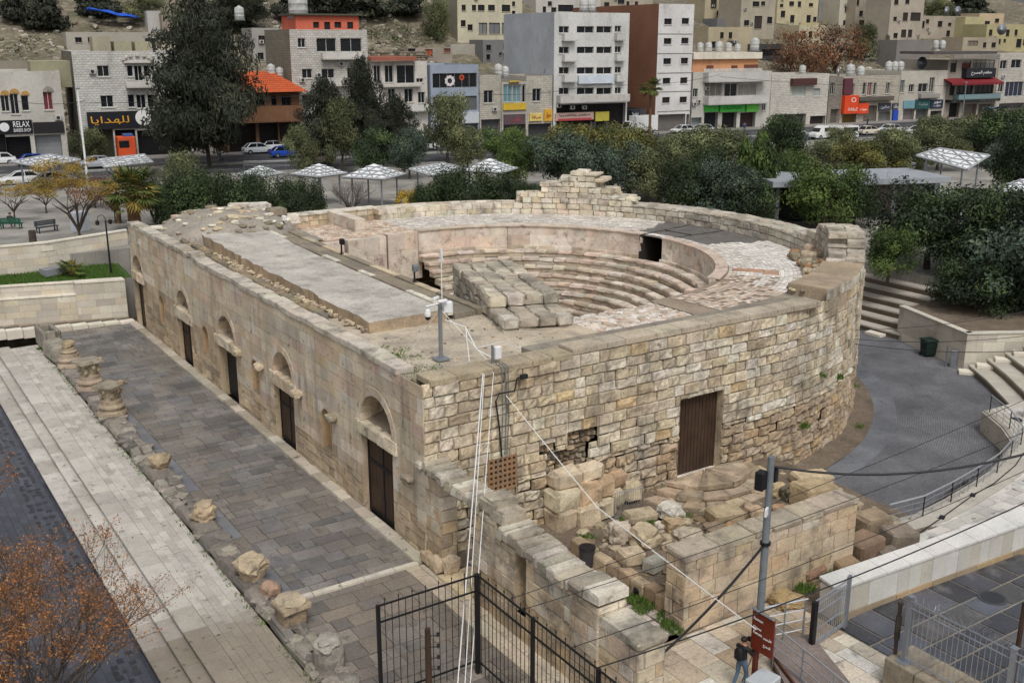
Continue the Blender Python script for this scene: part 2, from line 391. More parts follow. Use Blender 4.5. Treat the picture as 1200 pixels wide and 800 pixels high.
def arcstones(mb,c,r0,r1,z0,z1,t0,t1,seg,tintf,e=.025,j=.006,seed=0,zj=0):
 r=random.Random(seed);t=t0
 while t<t1-1e-4:
  l=seg*r.uniform(.7,1.35)/max(r0,r1);l=t1-t if t1-t-l<seg*.4/max(r0,r1)else l
  dz=r.uniform(-zj,zj)
  P=[(c[0]+rr*cos(tt),c[1]+rr*sin(tt),zz+(dz if zz==z1 else 0))for zz in(z0,z1)for rr in(r0,r1)for tt in(t,t+l)]
  mb.stone8(P,e,j,tintf(t,z1,r),r);t+=l
def pick(pal,a=.12):
 return lambda u,z,r:jit(r.choice(pal),a,r)
AF={'ا':(0xFE8D,0xFE8E,None,None),'أ':(0xFE83,0xFE84,None,None),'ب':(0xFE8F,0xFE90,0xFE91,0xFE92),'ت':(0xFE95,0xFE96,0xFE97,0xFE98),'ة':(0xFE93,0xFE94,None,None),'ج':(0xFE9D,0xFE9E,0xFE9F,0xFEA0),'د':(0xFEA9,0xFEAA,None,None),'ر':(0xFEAD,0xFEAE,None,None),'س':(0xFEB1,0xFEB2,0xFEB3,0xFEB4),'ص':(0xFEB9,0xFEBA,0xFEBB,0xFEBC),'ف':(0xFED1,0xFED2,0xFED3,0xFED4),'ق':(0xFED5,0xFED6,0xFED7,0xFED8),'ك':(0xFED9,0xFEDA,0xFEDB,0xFEDC),'ل':(0xFEDD,0xFEDE,0xFEDF,0xFEE0),'م':(0xFEE1,0xFEE2,0xFEE3,0xFEE4),'ن':(0xFEE5,0xFEE6,0xFEE7,0xFEE8),'ه':(0xFEE9,0xFEEA,0xFEEB,0xFEEC),'و':(0xFEED,0xFEEE,None,None),'ي':(0xFEF1,0xFEF2,0xFEF3,0xFEF4),'ش':(0xFEB5,0xFEB6,0xFEB7,0xFEB8),'ع':(0xFEC9,0xFECA,0xFECB,0xFECC),'ط':(0xFEC1,0xFEC2,0xFEC3,0xFEC4),'ح':(0xFEA1,0xFEA2,0xFEA3,0xFEA4),'ز':(0xFEAF,0xFEB0,None,None)}
def arabic(s):
 """joins Arabic letters into their written forms and lays them right to left"""
 out=[]
 for w in s.split(' '):
  o=[]
  for i,ch in enumerate(w):
   f=AF[ch];pv=i>0 and AF[w[i-1]][2]is not None;nx=i<len(w)-1 and f[2]is not None
   o.append(chr(f[3]if pv and nx else f[1]if pv else f[2]if nx else f[0]))
  out.append(''.join(reversed(o)))
 return ' '.join(reversed(out))
TC=(17.3,19.7);TR=19.7
L1=17.3
theatre=thing('roman_theatre','small D-shaped Roman theatre of weathered golden limestone blocks in the plaza','theatre',(0,0,0))
S_W=[lin(c)for c in((206,192,168),(199,184,158),(209,199,178),(194,178,150),(202,188,164),(211,203,186),(188,172,146),(197,181,154))]
S_Y=lin((198,162,98));S_P=lin((186,158,138));S_G=lin((140,128,110));S_L=lin((214,206,190))
def fpos(u,z,d):return(-d,u,z)
def spos(u,z,d):
 if u<L1:return(u,-d,z)
 t=-pi/2+(u-L1)/TR
 if t<pi/2:return(TC[0]+(TR+d)*cos(t),TC[1]+(TR+d)*sin(t),z)
 return(L1-(u-L1-pi*TR),TC[1]+TR+d,z)
DOORS=[(4.0,2.8,3.5,3.98,1.42),(14.02,2.5,2.9,3.5,1.23),(22.1,2.8,2.92,3.42,1.34),(29.95,2.6,2.8,3.4,1.22),(40.0,2.1,3.3,3.85,1.2)]
NICHES=[(9.0,.56,1.45,2.85),(17.85,.5,1.65,2.9),(25.85,.5,1.6,2.85),(34.6,.55,1.5,2.8)]
holes=[]
for(c,w,h,zs,r)in DOORS:
 holes.append((c-w/2,c+w/2,-.2,h));holes+=arch_rects(c,zs,r+.04)
 holes.append((c-w/2-.45,c+w/2+.45,h,zs))
for(c,r,z0,zs)in NICHES:holes.append((c-r,c+r,z0,zs));holes+=arch_rects(c,zs,r)
F_U=[lin(c)for c in((206,191,166),(198,185,164),(212,197,172),(194,176,150),(204,184,160),(208,197,180),(192,178,160))]
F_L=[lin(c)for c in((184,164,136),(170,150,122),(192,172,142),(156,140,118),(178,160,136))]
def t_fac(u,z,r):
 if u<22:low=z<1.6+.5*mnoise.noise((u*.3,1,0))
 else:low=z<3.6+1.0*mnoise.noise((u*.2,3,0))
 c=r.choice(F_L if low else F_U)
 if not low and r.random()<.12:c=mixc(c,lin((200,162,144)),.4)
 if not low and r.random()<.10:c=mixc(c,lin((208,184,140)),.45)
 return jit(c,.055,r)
m=MB()
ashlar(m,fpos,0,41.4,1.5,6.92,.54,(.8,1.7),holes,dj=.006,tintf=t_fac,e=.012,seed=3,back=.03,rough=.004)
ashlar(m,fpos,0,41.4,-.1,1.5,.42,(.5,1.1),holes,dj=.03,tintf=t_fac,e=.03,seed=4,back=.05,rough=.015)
m.build('facade_wall',MT['facade'],theatre)
for(c,w,h,zs,r)in DOORS:
 m=MB();n=13
 for i in range(n):
  a0,a1=pi*i/n,pi*(i+1)/n
  P=[(-d,c+rr*cos(a),zs+rr*sin(a))for d in(-.5,.018)for rr in(r,r+.36)for a in(a0,a1)]
  m.stone8(P,.012,0,jit(RND.choice(F_U),.08))
 m.build('arch_ring',MT['facade'],theatre)
m=MB();u=0.0
while u<41.3:
 l=min(RND.uniform(.7,1.5),41.4-u);far=u>27
 if u>.8:m.stone((.36-RND.uniform(0,.03),u+l/2,6.98+RND.uniform(-.03,.05)+(RND.uniform(0,.18)if far else 0)),(.8,l-.01,.26),0,.03,.01,jit(mixc(S_L,S_G,.35 if not far else RND.uniform(.3,.8)),.1))
 u+=l
m.build('facade_coping',MT['ruinwall'],theatre)
def reveal(mb,pts,depth,t):
 n=len(pts)
 for i in range(n-1):
  (a,b),(c,d)=pts[i],pts[i+1]
  mb.quad((-.01,a,b),(-.01,c,d),(depth,c,d),(depth,a,b),t)
def arcpts(c,zs,r,n=14):return[(c+r*cos(pi*i/n),zs+r*sin(pi*i/n))for i in range(n+1)]
for(c,w,h,zs,r)in DOORS:
 m=MB();t=jit(F_L[0],.1)
 reveal(m,[(c-w/2,-.1),(c-w/2,h)],1.0,t);reveal(m,[(c+w/2,h),(c+w/2,-.1)],1.0,t);reveal(m,[(c-w/2,h),(c+w/2,h)],1.0,jit(F_L[1],.1))
 reveal(m,[(c+r,zs-.1)]+arcpts(c,zs,r+.03)+[(c-r,zs-.1)],1.1,jit(F_L[2],.1))
 m.add([(1.08,a,b)for(a,b)in arcpts(c,zs-.3,r+.1)]+[(1.08,c,zs-.3)],[(i,i+1,15)for i in range(14)],jit(F_U[3],.1))
 m.stone8([(x,y,z)for(x,y,z)in[(0.05,c-r,h),(1.1,c-r,h),(.05,c+r,h),(1.1,c+r,h),(.05,c-r,zs-.05),(1.1,c-r,zs+.28),(.05,c+r,zs-.05),(1.1,c+r,zs+.28)]],.02,.02,jit(S_G,.1));m.build('door_recess',MT['facade'],theatre)
for(c,r,z0,zs)in NICHES:
 m=MB();pts=[(c+r,z0),(c+r,zs)]+arcpts(c,zs,r)+[(c-r,zs),(c-r,z0)]
 reveal(m,pts,.38,jit(lin((178,152,118)),.08));reveal(m,[(c-r,z0),(c+r,z0)],.38,jit(S_G,.1))
 m.add([(.37,a,b)for(a,b)in pts],[tuple(range(len(pts)))],jit(lin((186,160,126)),.08));m.build('niche',MT['facade'],theatre)
for k,(c,w,h,zs,r)in enumerate(DOORS):
 m=MB()
 x0=c-w/2-.42
 while x0<c+w/2+.40:
  l=min(RND.uniform(.5,1.0),c+w/2+.42-x0)
  m.stone8([(a,b,z)for z in(h-.02,zs+.02)for b in(x0,x0+l)for a in(-.07-RND.uniform(0,.06),.7)],.04,.02,jit(RND.choice((F_U[0],S_W[0],F_L[2])),.1));x0+=l
 m.build('lintel',MT['rubble'],theatre)
for(c,z,dz)in((11.95,3.3,.42),(8.15,3.28,.4),(16.9,3.3,.42),(20.1,3.25,.5),(1.15,3.0,.35)):
 m=MB();m.rock((-.12,c,z),(.5,.85,dz),0,c,2,.3,jit(RND.choice((S_G,S_W[3])),.1));m.build('corbel',MT['rubble'],theatre)
m=MB()
for y in[i*1.1 for i in range(38)]:
 m.stone((-.22,y+.55,.03),(.55,1.08,.2),RND.uniform(-.02,.02),.03,.012,jit(mixc(S_G,S_L,RND.uniform(.1,.6)),.1))
m.build('plinth_course',MT['pale'],theatre)
for k,(c,w,h,zs,r)in enumerate(DOORS):
 if k==2:
  m=MB();m.quad((.42,c-1.5,0),(.42,c+1.5,0),(.42,c+1.5,h),(.42,c-1.5,h),(.01,.01,.01));m.build('passage_shade',MT['tintp'],theatre);continue  # black sheet: the open passage's inner shade is put into its colour
 d=MB();x=.3
 d.box2((x,c-w/2,.02),(x+.08,c+w/2,h-.02))
 for i in range(8):d.box2((x-.012,c-w/2+w*i/8+.012,.1),(x,c-w/2+w*(i+1)/8-.012,h-.1))
 do=d.build('door',MT['wood'],theatre)
 d=MB()
 for y in(c-w/2+.05,c,c+w/2-.05):d.box2((x-.05,y-.045,.02),(x-.013,y+.045,h-.02))
 for z in(.1,h*.66,h-.08):d.box2((x-.055,c-w/2,z-.06),(x-.0135,c+w/2,z+.06))
 d.build('door_frame',MT['iron'],do)
SD=(12.6,15.15,.28,4.02);GR=(2.8,4.06,2.1,3.42)
PATCH=(5.55,7.7,-.2,3.1)
def zt_outer(u):
 if u<L1:return 7.0
 return 7.0
def t_side(u,z,r):
 c=r.choice(S_W)
 if r.random()<.07:c=mixc(c,S_Y,r.uniform(.2,.55))
 if r.random()<.08:c=mixc(c,S_L,.4)
 if r.random()<.12:c=mixc(c,S_G,.4)
 if z<2.2 and u>5:c=mixc(c,lin((158,130,98)),.55)
 if u<8:c=mixc(c,lin((204,182,146)),.25)
 return jit(c,.085,r)
H2=[SD,GR,PATCH,(7.7,8.5,.9,1.9),(5.2,6.0,3.1,3.5),(6.6,8.1,3.1,3.75)]
m=MB()
ashlar(m,spos,0,50,2.4,6.98,.47,(.5,1.15),H2,dj=.05,tintf=t_side,e=.045,seed=11,back=.085,rough=.03)
ashlar(m,spos,0,50,-1.4,2.4,.45,(.45,1.05),H2,dj=.09,tintf=t_side,e=.065,seed=12,back=.125,rough=.05)
ashlar(m,spos,50,96.4,-1.4,6.98,.55,(.8,1.5),(),dj=.03,tintf=t_side,e=.03,seed=13,nx=1,nz=1)
ashlar(m,spos,22.4,29.5,6.98,7.5,.4,(.8,1.3),(),dj=.02,tintf=lambda u,z,r:jit(mixc(S_L,S_W[0],r.uniform(.1,.7)),.08,r),e=.03,seed=14)
m.build('outer_wall',MT['ashlar'],theatre)
m=MB()
def t_rub(u,z,r):return jit(r.choice((S_G,lin((128,112,92)),lin((152,134,108)),lin((112,102,90)),lin((170,150,122)))),.15,r)
for(a,b,c,d)in H2[2:]:
 ashlar(m,spos,a-.02,b+.02,c,d,.26,(.2,.5),(),dj=.07,d0=-.2,tintf=t_rub,e=.06,seed=int(a*10),back=.16,rough=.05)
m.build('rubble_core',MT['rubble'],theatre)
m=MB()
(a,b,c,d)=SD;t=jit(S_W[3],.05)
m.quad((a,.02,c),(a,.02,d),(a,1.1,d),(a,1.1,c),t);m.quad((b,.02,c),(b,.02,d),(b,1.1,d),(b,1.1,c),t);m.quad((a,.02,d),(b,.02,d),(b,1.1,d),(a,1.1,d),t)
m.box2((a-.35,-.5,c-.18),(b+.3,1.0,c-.001),jit(S_L,.1))
m.build('side_door_lining',MT['ashlar'],theatre)
d_=SD[3]-.02
d=MB();d.box2((a+.02,.42,c),(b-.02,.5,d_))
n=12
for i in range(n):d.box2((a+.05+(b-a-.1)*i/n+.012,.39,c+.04),(a+.05+(b-a-.1)*(i+1)/n-.012,.42,d_-.04))
do=d.build('side_door',MT['wood'],theatre)
d=MB();d.box2((a+.02,.36,c),(a+.09,.42,d_));d.box2((b-.09,.36,c),(b-.02,.42,d_));d.box2((a+.1,.361,d_-.1),(b-.1,.42,d_));d.build('door_frame',MT['wood'],do)
(a,b,c,d)=GR
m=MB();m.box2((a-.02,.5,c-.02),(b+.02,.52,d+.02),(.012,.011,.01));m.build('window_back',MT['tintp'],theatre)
m=MB();n=6
for i in range(n+1):
 x=a+(b-a)*i/n;m.box2((x-.045,-.02,c),(x+.045,.1,d),lin((150,118,88)))
 z=c+(d-c)*i/n;m.box2((a,-.018,z-.045),(b,.097,z+.045),lin((146,116,88)))
m.build('pierced_window',MT['facade'],theatre)
m=MB();r=random.Random(5)
for(x,y,z,dx,dy,dz)in((5.9,-.5,.45,1.0,1.2,.95),(6.9,-.65,.45,1.1,1.3,1.0),(7.8,-.6,.5,1.0,1.2,.9),(6.0,-.45,1.25,1.2,1.1,.9),(7.1,-.5,1.3,1.2,1.1,.95),(8.0,-.45,1.3,.9,.9,.9),(8.7,-.35,.6,.9,.8,.8),(6.2,-.35,2.05,1.3,.8,.8),(7.4,-.3,2.05,1.2,.7,.7),(8.9,-.3,1.35,.9,.6,.7),(9.7,-.3,.6,.9,.6,.8)):
 m.stone((x,y,z),(dx*1.04,dy,dz*1.02),r.uniform(-.08,.08),.17,.07,jit(r.choice((S_W[3],S_W[1],S_W[6],lin((186,160,128)))),.1))
m.build('buttress',MT['rubble'],theatre,smooth=False)
def t_cem(u,z,r):return jit(mixc(lin((178,172,163)),lin((154,149,141)),r.random()),.06,r)
m=MB()
def sheet(mb,x0,x1,y0,y1,zf,nx,ny,t):
 vs=[(x0+(x1-x0)*i/nx,y0+(y1-y0)*j/ny,zf(x0+(x1-x0)*i/nx,y0+(y1-y0)*j/ny))for j in range(ny+1)for i in range(nx+1)]
 mb.add(vs,[(j*(nx+1)+i,j*(nx+1)+i+1,(j+1)*(nx+1)+i+1,(j+1)*(nx+1)+i)for j in range(ny)for i in range(nx)],t)
nz3=lambda x,y,s,a:a*mnoise.noise((x*s,y*s,3.3))
sheet(m,.6,9.0,.2,41.2,lambda x,y:6.3+nz3(x,y,.6,.05)+nz3(x,y,2,.02),24,90,lin((182,170,150)))
sheet(m,8.9,11.4,.2,9.6,lambda x,y:6.28+nz3(x,y,.6,.05),8,24,lin((184,170,148)))
m.build('roof_deck',MT['cement'],theatre)
m=MB();r=random.Random(8)
def edge(y):return .16*mnoise.noise((y*.7,0,0))+.12*mnoise.noise((y*2.9,2,0))
ys=[9.6+.35*i for i in range(79)]
def slab(mb,fx0,fx1,zt,zb,t,side):
 for i in range(len(ys)-1):
  y0,y1=ys[i],ys[i+1]
  n=6
  P=[]
  for y in(y0,y1):P.append([(fx0(y)+(fx1(y)-fx0(y))*k/n,y,zt(fx0(y)+(fx1(y)-fx0(y))*k/n,y))for k in range(n+1)])
  for k in range(n):mb.quad(P[0][k],P[0][k+1],P[1][k+1],P[1][k],t)
  for(k,f)in((0,fx0),(n,fx1)):mb.quad(P[0][k],(P[0][k][0]+edge(y0*2)*.5,y0,zb),(P[1][k][0]+edge(y1*2)*.5,y1,zb),P[1][k],side)
 for y in(ys[0],ys[-1]):mb.quad((fx0(y),y,zb),(fx1(y),y,zb),(fx1(y),y,zt(fx1(y),y)),(fx0(y),y,zt(fx0(y),y)),side)
slab(m,lambda y:2.55+edge(y)*1.5+.012*(y-9),lambda y:6.55+.012*(y-9),lambda x,y:6.86+nz3(x,y,.4,.06)+nz3(x,y,2.5,.025)+.05*mnoise.noise((x*.9,y*.3,8))+.04*max(0,y-26)*.6,6.2,lin((182,176,166)),lin((170,150,124)))
m.build('roof_slab',MT['cement'],theatre)
m=MB()
for(x,w,z,y0,y1)in((1.75,.55,6.56,12,40),(1.1,.3,6.42,20,41)):
 m=MB();y=y0
 while y<y1:
  l=r.uniform(.5,1.4)
  if r.random()<.9:m.stone((x+edge(y)*1.2+max(0,y-30)*.03,y+l/2,z+(r.uniform(0,.22)if y>29 else 0)-.08),(w*r.uniform(.8,1.15),l-.02,.34),r.uniform(-.03,.03),.07,.03,jit(mixc(lin((150,132,104)),lin((120,114,104)),r.random()),.12))
  y+=l
 m.build('roof_ledge',MT['rubble'],theatre)
m=MB()
for i in range(150):
 x,y=2.45+r.gauss(0,.12),r.uniform(9.6,36);m.rock((x,y,6.42),(r.uniform(.12,.34),r.uniform(.15,.4),r.uniform(.1,.3)),r.uniform(0,3),i,1,.3,jit(r.choice((S_G,S_W[3],S_W[6])),.15))
for i in range(90):
 x,y=r.uniform(1,10),r.uniform(1.5,9.5);s=r.uniform(.05,.16);m.rock((x,y,6.32),(s*1.4,s,s*.7),r.uniform(0,3),i,1,.3,jit(r.choice((S_G,S_W[3])),.15))
tag(m.build('roof_rubble',MT['rubble'],theatre),kind='stuff')
m=MB()
for(x0,x1,z,pal)in((6.62,6.95,6.9,(S_L,S_G)),(7.0,8.25,6.55,(lin((138,128,110)),lin((126,118,104)))),(8.28,8.7,6.62,(S_W[3],S_G))):
 y=9.7
 while y<37:
  l=r.uniform(.9,2.2);m.stone(((x0+x1)/2+.012*(y-9),y+l/2,z-.18+.012*max(0,y-26)),(x1-x0,l-.015,.4),0,.025,.008,jit(r.choice(pal),.09));y+=l
m.build('roof_edge_walk',MT['cement'],theatre)
m=MB()
def mound(x,y):
 q=max(0,1-((x-5.6)/4.6)**2-((y-38.0)/5.2)**2);return 6.35+1.55*sqrt(q)+nz3(x,y,.9,.12)*(q>0)+nz3(x,y,3,.05)*(q>0)
sheet(m,.95,10.2,32,43,mound,36,40,lin((152,144,132)))
m.build('roof_mound',MT['cement'],theatre)
m=MB()
for i in range(70):
 a=r.uniform(0,2*pi);k=sqrt(r.random())*.95;x,y=5.6+4.4*k*cos(a),37.6+4.6*k*sin(a);s=r.uniform(.2,.7)
 m.rock((x,y,mound(x,y)+.02),(s*1.4,s,s*.5),r.uniform(0,3),i,2,.25,jit(r.choice((S_G,S_W[6],S_L)),.15),.7)
tag(m.build('mound_rubble',MT['rubble'],theatre),kind='stuff')
for(x,y,s)in((8.7,39.8,1.0),(9.4,38.4,.9),(9.9,36.9,.8),(8.9,37.2,.7),(7.7,41.0,1.0),(10.3,38.9,.8)):
 m=MB();m.stone((x,y,mound(x,y)+.12),(s*1.5,s,s*.7),r.uniform(-.3,.3),.1,.05,jit(r.choice((S_G,S_L)),.12));m.build('roof_stone',MT['rubble'],theatre)
m=MB()
O=Vector((7.5,6.1));U=Vector((.3,.954)).normalized();W=Vector((U.y,-U.x))
def pblock(a0,a1,b0,b1,z0,z1,j=.03):
 P=[(*(O+U*a+W*b),z)for z in(z0,z1)for b in(b0,b1)for a in(a0,a1)]
 m.stone8(P,.08,.05,jit(r.choice((lin((186,176,156)),lin((172,163,146)),lin((194,185,168)),lin((162,153,138)))),.1))
for row in range(4):
 a=.2+.25*r.random()
 while a<10.4:
  l=r.uniform(.6,1.2);l=min(l,10.5-a+.2)
  z0=5.4+row*.5
  if not(row==3 and a<1.9):
   for(b0,b1)in((0,.8),(.82,1.7),(1.72,2.6),(2.62,3.4)):
    if row==3 and r.random()<.10 and b0>1:continue
    pblock(a,a+l-.02,b0+r.uniform(-.05,.05),b1,z0,z0+.49+.06*(row==3)*r.random())
  a+=l
m.build('inner_pier',MT['ruinwall'],theatre)
P_W=[lin(c)for c in((204,192,172),(192,178,158),(210,200,184),(198,180,160),(186,172,150),(208,193,172))]
P_P=[lin(c)for c in((206,190,174),(200,178,162),(208,194,180),(214,203,189),(194,182,166),(204,180,160))]
m=MB();m.prism([(8.6,7.5),(17.4,7.5)]+[(TC[0]+12*cos(t),TC[1]+12*sin(t))for t in[radians(-62+4*i)for i in range(40)]]+[(8.6,31.2)],.2,.4,lin((176,160,136)));m.build('orchestra_floor',MT['pale'],theatre)
m=MB();r0,z=11.45,4.75;T0,T1=radians(-62),radians(93);k=0
def t_seat(u,z,r):return jit(mixc(r.choice(P_W),S_G if r.random()<.3 else r.choice(P_P),.4),.14,r)
while r0>5:
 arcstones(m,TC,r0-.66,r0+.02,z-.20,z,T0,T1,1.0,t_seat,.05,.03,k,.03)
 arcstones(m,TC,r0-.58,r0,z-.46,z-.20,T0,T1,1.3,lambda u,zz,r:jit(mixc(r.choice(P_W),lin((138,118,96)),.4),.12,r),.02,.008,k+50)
 r0-=.66;z-=.42;k+=1
m.build('seating',MT['seat'],theatre)
m=MB()
for a in(-38,-5,28,62):
 m=MB();r0,z=11.4,4.75
 while r0>5.2:
  for h in(0,.21):
   t=radians(a);rr=r0-.02-h/.42*.33
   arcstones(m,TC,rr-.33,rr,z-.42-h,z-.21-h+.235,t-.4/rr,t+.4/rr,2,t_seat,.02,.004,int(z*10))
  r0-=.66;z-=.42
 m.build('stair_flight',MT['seat'],theatre)
m=MB()
def t_ring(u,z,r):return jit(mixc(r.choice(P_P),P_W[2],.25),.08,r)
for(a,b)in((-60,2),(12,60),(60.1,92)):
 m=MB()
 for(za,zb,sg)in((4.2,4.95,1.0),(4.95,5.7,1.2),(5.7,6.32,1.1)):
  if zb<5:arcstones(m,TC,11.5,12.1,za,zb,radians(a),radians(b),sg,t_seat,.015,.004,int(za*10)+a)
  else:arcstones(m,TC,11.72,12.1,za,zb,radians(a),radians(b),sg,t_ring,.008,.002,int(za*10)+a)
 m.build('ring_wall',MT['seat'],theatre)
m=MB()
arcstones(m,TC,11.62,12.35,6.30,6.40,radians(-60),radians(2),1.4,lambda u,z,r:jit(lin((196,178,160)),.08,r),.015,.003,5)
arcstones(m,TC,11.62,12.5,6.30,6.40,radians(12),radians(92),1.6,lambda u,z,r:jit(lin((200,186,168)),.08,r),.015,.003,6)
m.build('ring_coping',MT['seat'],theatre)
for(x0,x1,y)in((14.6,17.2,31.6),(11.4,14.2,31.0),(9.2,11.0,30.7)):
 m=MB()
 for(za,zb)in((3.0,4.0),(4.0,5.1),(5.1,6.3)):
  x=x0
  while x<x1-.05:
   l=min(RND.uniform(.8,1.3),x1-x);m.stone((x+l/2,y+.3,(za+zb)/2),(l-.005,.6,zb-za-.005),0,.01,.004,t_ring(0,0,RND));x+=l
 m.build('inner_wall',MT['seat'],theatre)
for(x,y,z0,z1,dx,dy)in((13.6,36.0,5.6,7.15,.8,4.6),(10.7,27.8,2.0,4.6,1.0,4.5),(10.4,22.5,1.0,3.4,1.0,4.0)):
 m=MB();n=max(2,int((z1-z0)/.6));q=max(3,int(dy/1.0))
 for i in range(n):
  for k in range(q):m.stone((x,y-dy/2+dy*(k+.5)/q,z0+(z1-z0)*(i+.5)/n),(dx,dy/q-.01,(z1-z0)/n-.01),0,.02,.008,t_ring(0,0,RND))
 m.build('cross_wall',MT['seat'],theatre)
m=MB()
for a in(2,12):
 t=radians(a);e=Vector((cos(t),sin(t)));q=Vector(TC)
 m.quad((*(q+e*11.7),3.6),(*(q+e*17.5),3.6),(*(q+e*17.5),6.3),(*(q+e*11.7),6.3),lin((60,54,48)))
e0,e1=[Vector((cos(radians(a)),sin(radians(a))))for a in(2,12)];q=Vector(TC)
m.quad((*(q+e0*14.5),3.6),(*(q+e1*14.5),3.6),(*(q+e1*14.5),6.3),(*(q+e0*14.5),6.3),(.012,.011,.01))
m.build('passage_wall',MT['tintp'],theatre)
def ringsheet(mb,ra,rb,t0,t1,zf,nr,na,t):
 vs=[(TC[0]+(ra+(rb-ra)*i/nr)*cos(t0+(t1-t0)*j/na),TC[1]+(ra+(rb-ra)*i/nr)*sin(t0+(t1-t0)*j/na),zf)for j in range(na+1)for i in range(nr+1)]
 if callable(zf):vs=[(x,y,zf(x,y))for(x,y,z)in vs]
 mb.add(vs,[(j*(nr+1)+i,j*(nr+1)+i+1,(j+1)*(nr+1)+i+1,(j+1)*(nr+1)+i)for j in range(na)for i in range(nr)],t)
m=MB()
ringsheet(m,12.0,19.4,radians(-90),radians(2),6.22,6,60,lin((150,134,116)));ringsheet(m,12.1,19.4,radians(2),radians(12),6.219,3,8,lin((120,112,104)));ringsheet(m,12.0,19.4,radians(12),radians(90),6.22,6,50,lin((150,134,116)))
m.quad((8.8,31.2,6.21),(17.3,31.9,6.21),(17.3,39.2,6.21),(8.8,39.2,6.21),lin((178,150,128)))
m.build('walkway_bed',MT['cement'],theatre)
m=MB();r=random.Random(21)
W_W=[lin(c)for c in((220,213,202),(210,202,190),(202,192,179),(225,219,210))]
W_P=[lin(c)for c in((204,184,164),(198,176,156),(212,198,180),(188,172,154))]
rr=12.4
while rr<17.55:
 dr=.24;t=radians(-84)
 while t<radians(91):
  l=r.uniform(.24,.46)/rr;a=math.degrees(t)
  grey=-12<a+3*mnoise.noise((rr,a*.2,0))<17 and rr>13.1
  pink=(a<-52 and rr<15.5)or a<-64+2*mnoise.noise((rr,4,0))
  if grey:c=lin((112,108,103))
  elif pink:c=r.choice(W_P)
  else:c=r.choice(W_W)
  if not grey and 14<rr and(-62<a<-14):c=mixc(c,lin((226,222,214)),.5)
  if not(pink and r.random()<.22):
   g=.012/rr;zz=6.25+r.uniform(-.012,.012)
   q=[(TC[0]+p*cos(x),TC[1]+p*sin(x),zz)for(p,x)in((rr,t+g),(rr+dr-.015,t+g),(rr+dr-.015,t+l-g),(rr,t+l-g))]
   m.quad(*q,jit(c,.11,r))
  t+=l
 rr+=dr
for i in range(700):
 x,y=r.uniform(9,17.2),r.uniform(32.2,37.6);s=r.uniform(.12,.3)
 m.stone((x,y,6.22),(s*1.5,s,.06),r.uniform(0,3),.02,.01,jit(r.choice(W_P),.12))
m.build('walkway_paving',MT['pale'],theatre)
m=MB()
for(ra,rb)in((12.6,13.5),(13.5,14.4)):arcstones(m,TC,ra,rb,5.4,6.34,radians(-47),radians(-45),.5,lambda u,z,r:jit(lin((176,140,116)),.06,r),.02,0,3)
arcstones(m,TC,14.3,15.2,5.6,6.3,radians(-49),radians(-45),.6,lambda u,z,r:jit(lin((182,150,126)),.06,r),.02,0,3)
for k in range(9):
 ra=6+k*.68;zt=2.0+k*.42
 arcstones(m,TC,ra,ra+.66,.4,min(5.8,zt+.9),radians(-66),radians(-62.2),2,t_ring,.02,.006,k)
m.build('cavea_end_wall',MT['seat'],theatre)
m=MB()
for i in range(900):
 a=radians(r.uniform(-90,-66));q=r.uniform(5,12.3);s=r.uniform(.14,.34);x,y=TC[0]+q*cos(a),TC[1]+q*sin(a)
 if y<7.2:m.rock((x,y,5.9-.10*max(0,12-q)+r.uniform(-.05,.08)),(s*1.5,s,s*.7),r.uniform(0,3),i,1,.25,jit(r.choice(W_P+[S_G,S_W[3]]),.15))
 else:m.rock((x,y,5.75-.34*max(0,12-q)),(s*1.5,s*1.1,s*.8),r.uniform(0,3),i,1,.25,jit(r.choice([S_G,S_W[3],S_W[6],lin((120,106,90))]),.15))
vs=[(TC[0]+q*cos(radians(a)),TC[1]+q*sin(radians(a)),5.72-.34*max(0,12-q))for a in(-90,-82,-74,-66)for q in(5,7,9,11,12.3)]
m.add(vs,[(j*5+i,j*5+i+1,(j+1)*5+i+1,(j+1)*5+i)for j in range(3)for i in range(4)],lin((140,122,102)))
m.build('rubble_vault',MT['rubble'],theatre)
AX,AY=19.6,7.9
m=MB()
ashlar(m,lambda u,z,d:(AX-1.4+u,AY-d,z),0,3.4,3.2,5.75,.5,(.6,1.1),[(.9,1.7,3.2,4.7)]+arch_rects(1.3,4.7,.4),dj=.01,tintf=t_ring,e=.015,seed=4)
m.build('arch_wall',MT['seat'],theatre)
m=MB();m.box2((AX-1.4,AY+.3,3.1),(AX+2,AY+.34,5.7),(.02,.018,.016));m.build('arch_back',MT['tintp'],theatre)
m=MB()
vs=lambda x,y:6.12+nz3(x,y,.7,.05)
sheet(m,11.4,24,2.3,7.4,vs,26,14,lin((178,158,140)))
m.quad((11.4,2.3,6.2),(11.4,7.4,6.2),(11.4,7.4,4),(11.4,2.3,4),lin((140,130,118)));m.quad((11.4,7.4,6.1),(19,7.4,6.1),(19,7.4,3),(11.4,7.4,3),lin((170,150,130)))
for i in range(520):
 x,y=r.uniform(11.5,18.5),r.uniform(2.4,7.3);s=r.uniform(.15,.34);m.stone((x,y,vs(x,y)+.02),(s*1.6,s,.07),r.uniform(0,3),.02,.012,jit(r.choice(W_W+W_P),.12))
m.build('passage_roof',MT['pale'],theatre)
m=MB()
x=.3
